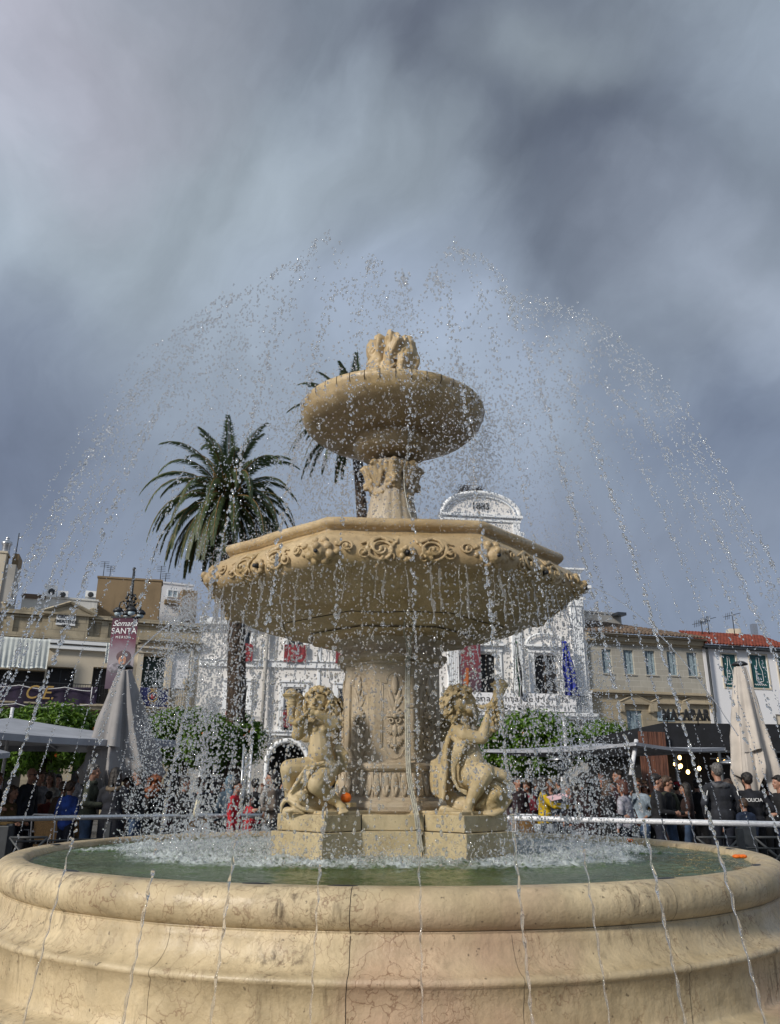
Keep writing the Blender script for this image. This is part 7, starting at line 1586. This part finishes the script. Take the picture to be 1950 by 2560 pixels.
    shoe = MB()
    for sg in (-1, 1):
        st_ = rnd.uniform(-.06, .06)
        if sit: hip, kn, an_ = V(sg * .10, 0, .50), V(sg * .12, -.44, .50), V(sg * .12, -.42, .09); hip.z = kn.z = .50 * s; an_.z = .09
        else: hip, kn, an_ = V(sg * .095, .01, .90), V(sg * .10, -.02 + st_, .50), V(sg * .105, .02 + st_ * 2, .09)
        body.cap(hip, .085 * s, kn, .055 * s); body.cap(kn, .054 * s, an_, .036 * s); body.cap(an_, .036 * s, an_ + Vector((0, -.12 * s, -.05 * s)), .028 * s)
        lg.cap(hip, .102 * s, kn, .074 * s); lg.cap(kn, .073 * s, an_, .060 * s); shoe.cap(an_ + Vector((0, .02, -.03 * s)), .046 * s, an_ + Vector((0, -.15 * s, -.05 * s)), .036 * s, 8)
    lg.ell(Z(0, .01, .92), (.175 * s * build, .128 * s * build, .12 * s))
    if long_coat:
        tp.cap(Z(-.06, .01, .92), .16 * s, Z(-.07, .0, .66), .15 * s); tp.cap(Z(.06, .01, .92), .16 * s, Z(.07, .0, .66), .15 * s)
    obj('body', sculpt(body, 0.0125, 1), m_skin, root, local=True)
    obj('jacket', sculpt(tp, 0.018, 1, lambda q: .008 * mn.noise(q * 9 + Vector((u, 0, 0)))), clothm(top), root, local=True); obj('trousers', sculpt(lg, 0.02, 1, lambda q: .006 * mn.noise(q * 9)), clothm(legs), root, local=True); obj('shoes', shoe, m_blackp, root, local=True)
    ey = MB()
    for sg in (-1, 1): ey.ell(hp(sg * .032, -.078, -.004), (.013 * s, .009 * s, .007 * s), M3s, 8, 6)
    obj('eyes', ey, m_eye, root, local=True); obj('lips', MB().ell(hp(0, -.096, -.064), (.020 * s, .006 * s, .006 * s), M3s, 8, 6), mat_lips, root, local=True)
    if hair != 'bald':
        hr = MB(); hr.ell(hp(0, .028, .050), (.090 * s, .098 * s, .098 * s), M3s, 16, 10); hr.ell(hp(0, .055, .01), (.083 * s, .070 * s, .085 * s), M3s); hr.cap(hp(-.05, -.055, .088), .024 * s, hp(.05, -.055, .088), .024 * s, 8)
        for q in range(20): a = rnd.uniform(0, 2 * PI); z = rnd.uniform(.02, .12); r = math.sqrt(max(.02, 1 - ((z - .03) / .115) ** 2)) * .088; hr.ell(hp(r * math.cos(a), .03 + r * abs(math.sin(a)), z), .018 * s, seg=8, rings=5)
        if hair in ('long', 'curly', 'pony', 'bob'):
            n = {'long': 46, 'curly': 110, 'pony': 26, 'bob': 30}[hair]; L_ = {'long': .34, 'curly': .30, 'pony': .12, 'bob': .13}[hair]
            for q in range(n):
                a = rnd.uniform(-.25, PI + .25); r = .086 if hair != 'curly' else rnd.uniform(.08, .15); x, y = r * math.cos(a), .025 + r * math.sin(a) * .95; l_ = L_ * rnd.uniform(.7, 1)
                if hair == 'curly': hr.ell(hp(x * rnd.uniform(.9, 1.3), y, .08 - rnd.uniform(0, L_ + .08)), .030 * s, seg=8, rings=5)
                else: hr.chain([hp(x * .9, y, .05), hp(x * 1.08, y * 1.1, -.06), hp(x * 1.1, y * 1.15 + .02, .0 - l_)], [.022 * s, .024 * s, .013 * s], 8)
            if hair == 'pony': hr.chain([hp(0, .11, .08), hp(0, .17, .02), hp(0, .16, -.15)], [.03 * s, .035 * s, .015 * s], 8)
        obj('hair', sculpt(hr, 0.0125, 1, lambda q: .005 * mn.noise(q * 40)), mat_hair(hc), root, local=True)
    for e_ in extra:
        k_ = e_[0]; q = MB()
        if k_ == 'glasses':
            for sg in (-1, 1): q.ell(hp(sg * .034, -.092, -.004), (.026 * s, .008 * s, .019 * s), M3s, 10, 6); q.cap(hp(sg * .058, -.085, .002), .004, hp(sg * .08, .0, .004), .004, 6)
            q.cap(hp(-.02, -.096, .003), .004, hp(.02, -.096, .003), .004, 6); obj('sunglasses', q, m_blackp, root, local=True)
        elif k_ == 'collar': q.tube([Z(.10 * math.cos(a), .02 + .09 * math.sin(a), 1.43 - .02 * math.sin(a)) for a in [i * PI / 8 for i in range(17)]], .042 * s, 8); obj('collar', sculpt(q, .016, 1, lambda w_: .012 * mn.noise(w_ * 30)), clothm(e_[1]), root, local=True)
        elif k_ == 'scarf': q.tube([Z(.09 * math.cos(a), .0 + .085 * math.sin(a), 1.43) for a in [i * PI / 8 for i in range(17)]], .045 * s, 8); q.chain([Z(.03, -.12, 1.40), Z(.02, -.16, 1.28), Z(.0, -.15, 1.15)], [.06 * s, .06 * s, .03 * s], 8); obj('scarf', sculpt(q, .016, 1), clothm(e_[1]), root, local=True)
        elif k_ == 'cap': q.ell(hp(0, .015, .065), (.098 * s, .108 * s, .078 * s), M3s, 14, 8); q.ell(hp(0, -.11, .055), (.065 * s, .06 * s, .010 * s), M3s, 12, 6); obj('cap', q, clothm(e_[1]), root, local=True)
        elif k_ == 'hood': q.ell(hp(0, .03, .02), (.115 * s, .12 * s, .145 * s), M3s, 14, 10); q.cap(hp(0, .04, -.08), .10 * s, Z(0, .03, 1.42), .11 * s); obj('head_covering', sculpt(q, .016, 1), clothm(e_[1]), root, local=True)
        elif k_ == 'shirt_hem': q.lathe([(.20 * s, .92 * s), (.215 * s, .80 * s), (.21 * s, .79 * s)], 24); obj('shirt_hem', q, clothm(e_[1]), root, local=True)
        elif k_ == 'bag':
            c_ = Z(e_[2], .02, .98); q.ell(c_, (.05 * s, .15 * s, .13 * s)); q.tube([c_ + Vector((0, .08, .08)), Z(e_[2] * .75, .03, 1.42), c_ + Vector((0, -.08, .08))], .012, 6); bg_ = obj('shoulder_bag', q, clothm(e_[1]), root, local=True)
        elif k_ == 'text':
            text(e_[1], .085 * s, Z(0, .155, 1.30), (-1, 0, 0), (0, 0, 1), m_whitep, None, extrude=.004, name='lettering').parent = root
        elif k_ == 'stripe':
            for sg in (-1, 1): q.tube([Z(sg * .21, .09, 1.34), Z(sg * .25, .07, 1.15), Z(sg * .26, .05, .98)], .007, 5)
            obj('piping', q, m_whitep, root, local=True)
    return root, wr
_hm = {}
def mat_hair(c):
    if tuple(c) not in _hm: _hm[tuple(c)] = mat('hair', c, 0.5, 0.5, 20, 0.5, stretch=(3, 3, .6))
    return _hm[tuple(c)]
TAUPE = (0.16, 0.125, 0.10); OLIVE = (0.085, 0.095, 0.06)
P_ = person
P_(80, 1921, 16.0, 75, 'bald man in sunglasses and dark blue jumper standing at the far left', (0.05, 0.06, 0.085), NAVY, 'bald', HD, 'down', [('glasses',)])
P_(102, 1928, 17.0, 60, 'woman with light jacket holding a mint bag behind the bald man', (0.36, 0.36, 0.38), (0.22, 0.2, 0.2), 'pony', HB, 'bent', [('bag', (0.20, 0.48, 0.42), .26)])
P_(129, 1934, 17.6, 350, 'woman in a cream jumper facing the fountain behind the cafe tables', (0.46, 0.43, 0.38), NAVY, 'long', HB, ('bent', 'phone'))
P_(146, 1938, 18.2, 30, 'person in a pale green top standing behind the cream jumper woman', (0.20, 0.32, 0.28), NAVY, 'bob', HD, 'down')
P_(32, 1966, 15.6, 80, 'seated woman with brown hair in a mustard and brown coat at the left table', (0.14, 0.09, 0.03), BLK, 'bob', HB, 'bent', sit=True)
P_(-6, 1932, 15.4, 85, 'man at the very left edge in a dark jacket', BLK, NAVY, 'short', HB, 'bent')
P_(54, 1972, 16.6, 120, 'seated dark haired woman behind the menu holder', (0.06, 0.03, 0.03), BLK, 'long', HD, 'bent', sit=True)
P_(124, 1980, 16.8, 200, 'child with dark hair in a red top among the tables', (0.20, 0.035, 0.03), NAVY, 'short', HD, 'down')
P_(204, 1923, 17.0, 130, 'man in a white shirt seen from behind left of the green jacket', (0.66, 0.68, 0.75), (0.2, 0.17, 0.12), 'short', HB, 'bent')
P_(161, 1956, 15.6, 160, 'boy with light brown hair in a brown jacket', (0.09, 0.05, 0.03), BLK, 'short', HB, 'down')
P_(178, 1954, 15.0, 165, 'boy in a bright blue jacket beside the green jacket man', (0.02, 0.07, 0.36), NAVY, 'short', HB, 'bent')
P_(234, 1911, 14.7, 100, 'tall man in an olive green jacket and jeans in front of the grey umbrella', OLIVE, JEAN, 'short', HG, 'bent', [('collar', (0.10, 0.11, 0.075))], build=1.12)
P_(292, 1922, 14.6, 178, 'woman in a navy coat with fur collar seen from behind below the umbrella', (0.014, 0.018, 0.034), BLK, 'long', HD, 'bent', [('collar', (0.20, 0.15, 0.10))], build=1.12, long_coat=True)
P_(325, 1942, 15.4, 320, 'young woman with long dark hair in a beige coat, hand at her mouth', (0.24, 0.19, 0.15), (0.22, 0.19, 0.16), 'long', HD, ('chin', 'down'), long_coat=True)
P_(350, 1921, 14.8, 275, 'grey haired man in sunglasses and a black coat facing left', BLK, JEAN, 'short', HG, 'bent', [('glasses',)], build=1.12)
P_(388, 1938, 15.3, 165, 'woman with curly red hair and a black jacket seen from behind', BLK, (0.30, 0.29, 0.25), 'curly', HR, 'down')
P_(420, 1944, 17.0, 200, 'dark clothed man behind the red haired woman', (0.07, 0.065, 0.06), BLK, 'short', HD, 'down')
P_(412, 1972, 15.9, 210, 'child in a dark red patterned top next to the red haired woman', (0.11, 0.02, 0.03), BLK, 'long', HB, 'down')
P_(463, 1942, 14.8, 95, 'dark haired man in a black jacket with fur hood half hidden by spray', BLK, BLK, 'short', HD, 'phone', [('collar', (0.10, 0.08, 0.05))], build=1.1)
P_(502, 1945, 16.4, 150, 'person in dark clothes raising a hand, right of the fur hood jacket', (0.03, 0.03, 0.05), BLK, 'short', HB, ('phone', 'down'))
P_(538, 1948, 16.8, 210, 'person with long dark hair deep in the spray', BLK, BLK, 'long', HD, 'down')
P_(558, 1950, 17.8, 100, 'background man in a dark jacket between the pale poles', NAVY, BLK, 'short', HD, 'down')
P_(577, 1942, 16.4, 200, 'person with a grey blue head covering behind the woman in red', (0.09, 0.14, 0.19), BLK, 'bald', HD, 'down', [('hood', (0.12, 0.19, 0.25))])
P_(592, 1950, 14.7, 80, 'woman with dark hair in a bright red top', (0.60, 0.015, 0.03), (0.35, 0.02, 0.03), 'short', HD, 'down', turn=-10)
P_(625, 1985, 15.6, 120, 'small child in red beside the woman in the red top', (0.5, 0.02, 0.03), (0.4, 0.02, 0.03), 'short', HD, 'bent')
P_(640, 1948, 17.0, 170, 'dark clothed person between the red top and the left cherub', BLK, BLK, 'short', HD, 'down')
P_(682, 1929, 14.8, 285, 'woman in profile with dark hair and a taupe shawl beside the left cherub', TAUPE, BLK, 'pony', HD, ('chin', 'bent'), [('scarf', (0.42, 0.40, 0.38)), ('bag', (0.16, 0.06, 0.03), -.26)])
P_(708, 1938, 16.2, 200, 'dark coated person half hidden behind the left cherub', BLK, BLK, 'short', HD, 'down')
# right of the fountain
P_(1292, 1942, 17.6, 20, 'woman in a dark top behind the right cherub knee', (0.06, 0.03, 0.04), BLK, 'short', HD, 'down')
P_(1316, 1955, 18.4, 320, 'person in a dark red top in the background right of the cherub', (0.20, 0.02, 0.04), BLK, 'short', HB, 'bent')
P_(1340, 1946, 18.8, 100, 'background man with grey hair left of the yellow jumper', (0.08, 0.08, 0.10), BLK, 'short', HG, 'down')
P_(1357, 1943, 14.9, 82, 'woman in a yellow jumper holding out a sheet of paper', (0.70, 0.47, 0.01), BLK, 'bob', HD, 'reach', [('shirt_hem', (0.50, 0.54, 0.58))])
P_(1376, 1950, 17.0, 340, 'blond person in a navy top behind the yellow jumper', NAVY, BLK, 'bob', HBL, 'down')
P_(1398, 1944, 17.6, 200, 'dark haired man by the foot of the patio heater', BLK, BLK, 'short', HD, 'down')
P_(1425, 1960, 15.6, 280, 'woman in a dark brown coat taking the paper from the yellow jumper', (0.05, 0.03, 0.03), BLK, 'long', HD, ('bent', 'bent'))
P_(1458, 1934, 14.9, 190, 'woman with a mass of curly dark hair and a plum coat seen from behind', (0.045, 0.02, 0.022), BLK, 'curly', HD, 'down', long_coat=True, build=1.15)
P_(1484, 1938, 15.8, 170, 'dark coated person behind the curly haired woman', BLK, BLK, 'long', HD, 'down', build=1.1)
P_(1502, 1930, 17.2, 350, 'bald man looking at the fountain above the crowd on the right', (0.05, 0.045, 0.05), BLK, 'bald', HD, 'down')
P_(1545, 1925, 16.6, 285, 'tall dark haired man looking left behind the women', (0.05, 0.015, 0.03), BLK, 'short', HD, 'down')
P_(1518, 1950, 14.6, 75, 'woman with long light brown hair in a black coat facing right', BLK, BLK, 'long', HB, 'bent', long_coat=True, build=1.08)
P_(1556, 1952, 14.6, 230, 'woman with short auburn hair in a pale grey padded jacket', (0.42, 0.41, 0.47), NAVY, 'bob', (0.09, 0.025, 0.012), 'down', [('bag', (0.26, 0.06, 0.02), -.27)], build=1.1)
P_(1593, 1948, 16.4, 330, 'man in pale denim shirt and sunglasses, arm raised', (0.32, 0.40, 0.48), JEAN, 'short', HB, ('phone', 'hip'), [('glasses',)])
P_(1610, 1953, 16.6, 340, 'woman in sunglasses and a yellow top', (0.55, 0.30, 0.02), BLK, 'bob', HB, 'bent', [('glasses',)])
P_(1638, 1937, 14.7, 82, 'dark haired man in a black jacket facing right by the wooden panel', BLK, NAVY, 'short', HD, 'bent', build=1.12)
P_(1664, 1942, 15.2, 80, 'man in sunglasses with an olive scarf facing right', BLK, JEAN, 'short', HB, 'bent', [('glasses',), ('scarf', OLIVE)], build=1.08)
P_(1690, 1955, 17.4, 110, 'person wearing a red cap inside the kiosk', BLK, BLK, 'short', HD, 'bent', [('cap', (0.45, 0.02, 0.03))])
P_(1712, 1958, 16.2, 250, 'dark clothed woman holding a brown coat near the bar', (0.06, 0.022, 0.016), JEAN, 'long', HD, 'bent', build=1.15)
P_(1740, 1950, 17.6, 150, 'dark figure standing inside the kiosk doorway', BLK, BLK, 'short', HD, 'down')
P_(1790, 1911, 14.6, 190, 'tall grey haired man in a dark blue grey jacket seen from behind', (0.03, 0.034, 0.048), NAVY, 'short', HG, 'pocket', [('collar', (0.12, 0.125, 0.14)), ('stripe',)], build=1.25)
P_(1818, 1950, 15.4, 215, 'woman with dark brown hair between the tall man and the officer', BLK, BLK, 'long', (0.05, 0.025, 0.015), 'down')
P_(1866, 1934, 14.7, 180, 'police officer in a black cap and dark jacket marked POLICIA on the back', (0.015, 0.017, 0.028), BLK, 'short', HD, 'hip', [('cap', BLK), ('text', 'POLICIA')], build=1.25)
P_(1858, 1998, 14.4, 190, 'boy with brown hair in a dark blue jacket in front of the officer', (0.012, 0.03, 0.08), NAVY, 'short', HB, 'down')
P_(1944, 1941, 14.7, 280, 'man with short dark hair at the right edge', BLK, (0.015, 0.03, 0.09), 'short', HD, 'bent', build=1.15)
P_(1915, 1956, 16.2, 200, 'dark clothed person between the officer and the right edge', BLK, BLK, 'short', HD, 'down')
pg = atD(1395, 1992, 14.5); q = MB(); q.box(pg, (.34, .22, .006), Euler((.3, -.2, .2)).to_matrix()); tag(obj('paper', q, mat('pink_paper', (0.62, 0.40, 0.42), .7, .1), loc=pg), 'pinkish paper sheet held out by the woman in yellow', 'paper')
rl_ = atD(493, 2018, 14.3); q = MB(); q.tube([rl_ + Vector((-.03, 0, -.16)), rl_ + Vector((.03, 0, .18))], .045, 12); tag(obj('paper_roll', q, mat('cream_paper', (0.60, 0.56, 0.42), .7, .1), loc=rl_), 'upright cream paper roll held above the rail in the spray', 'paper roll')
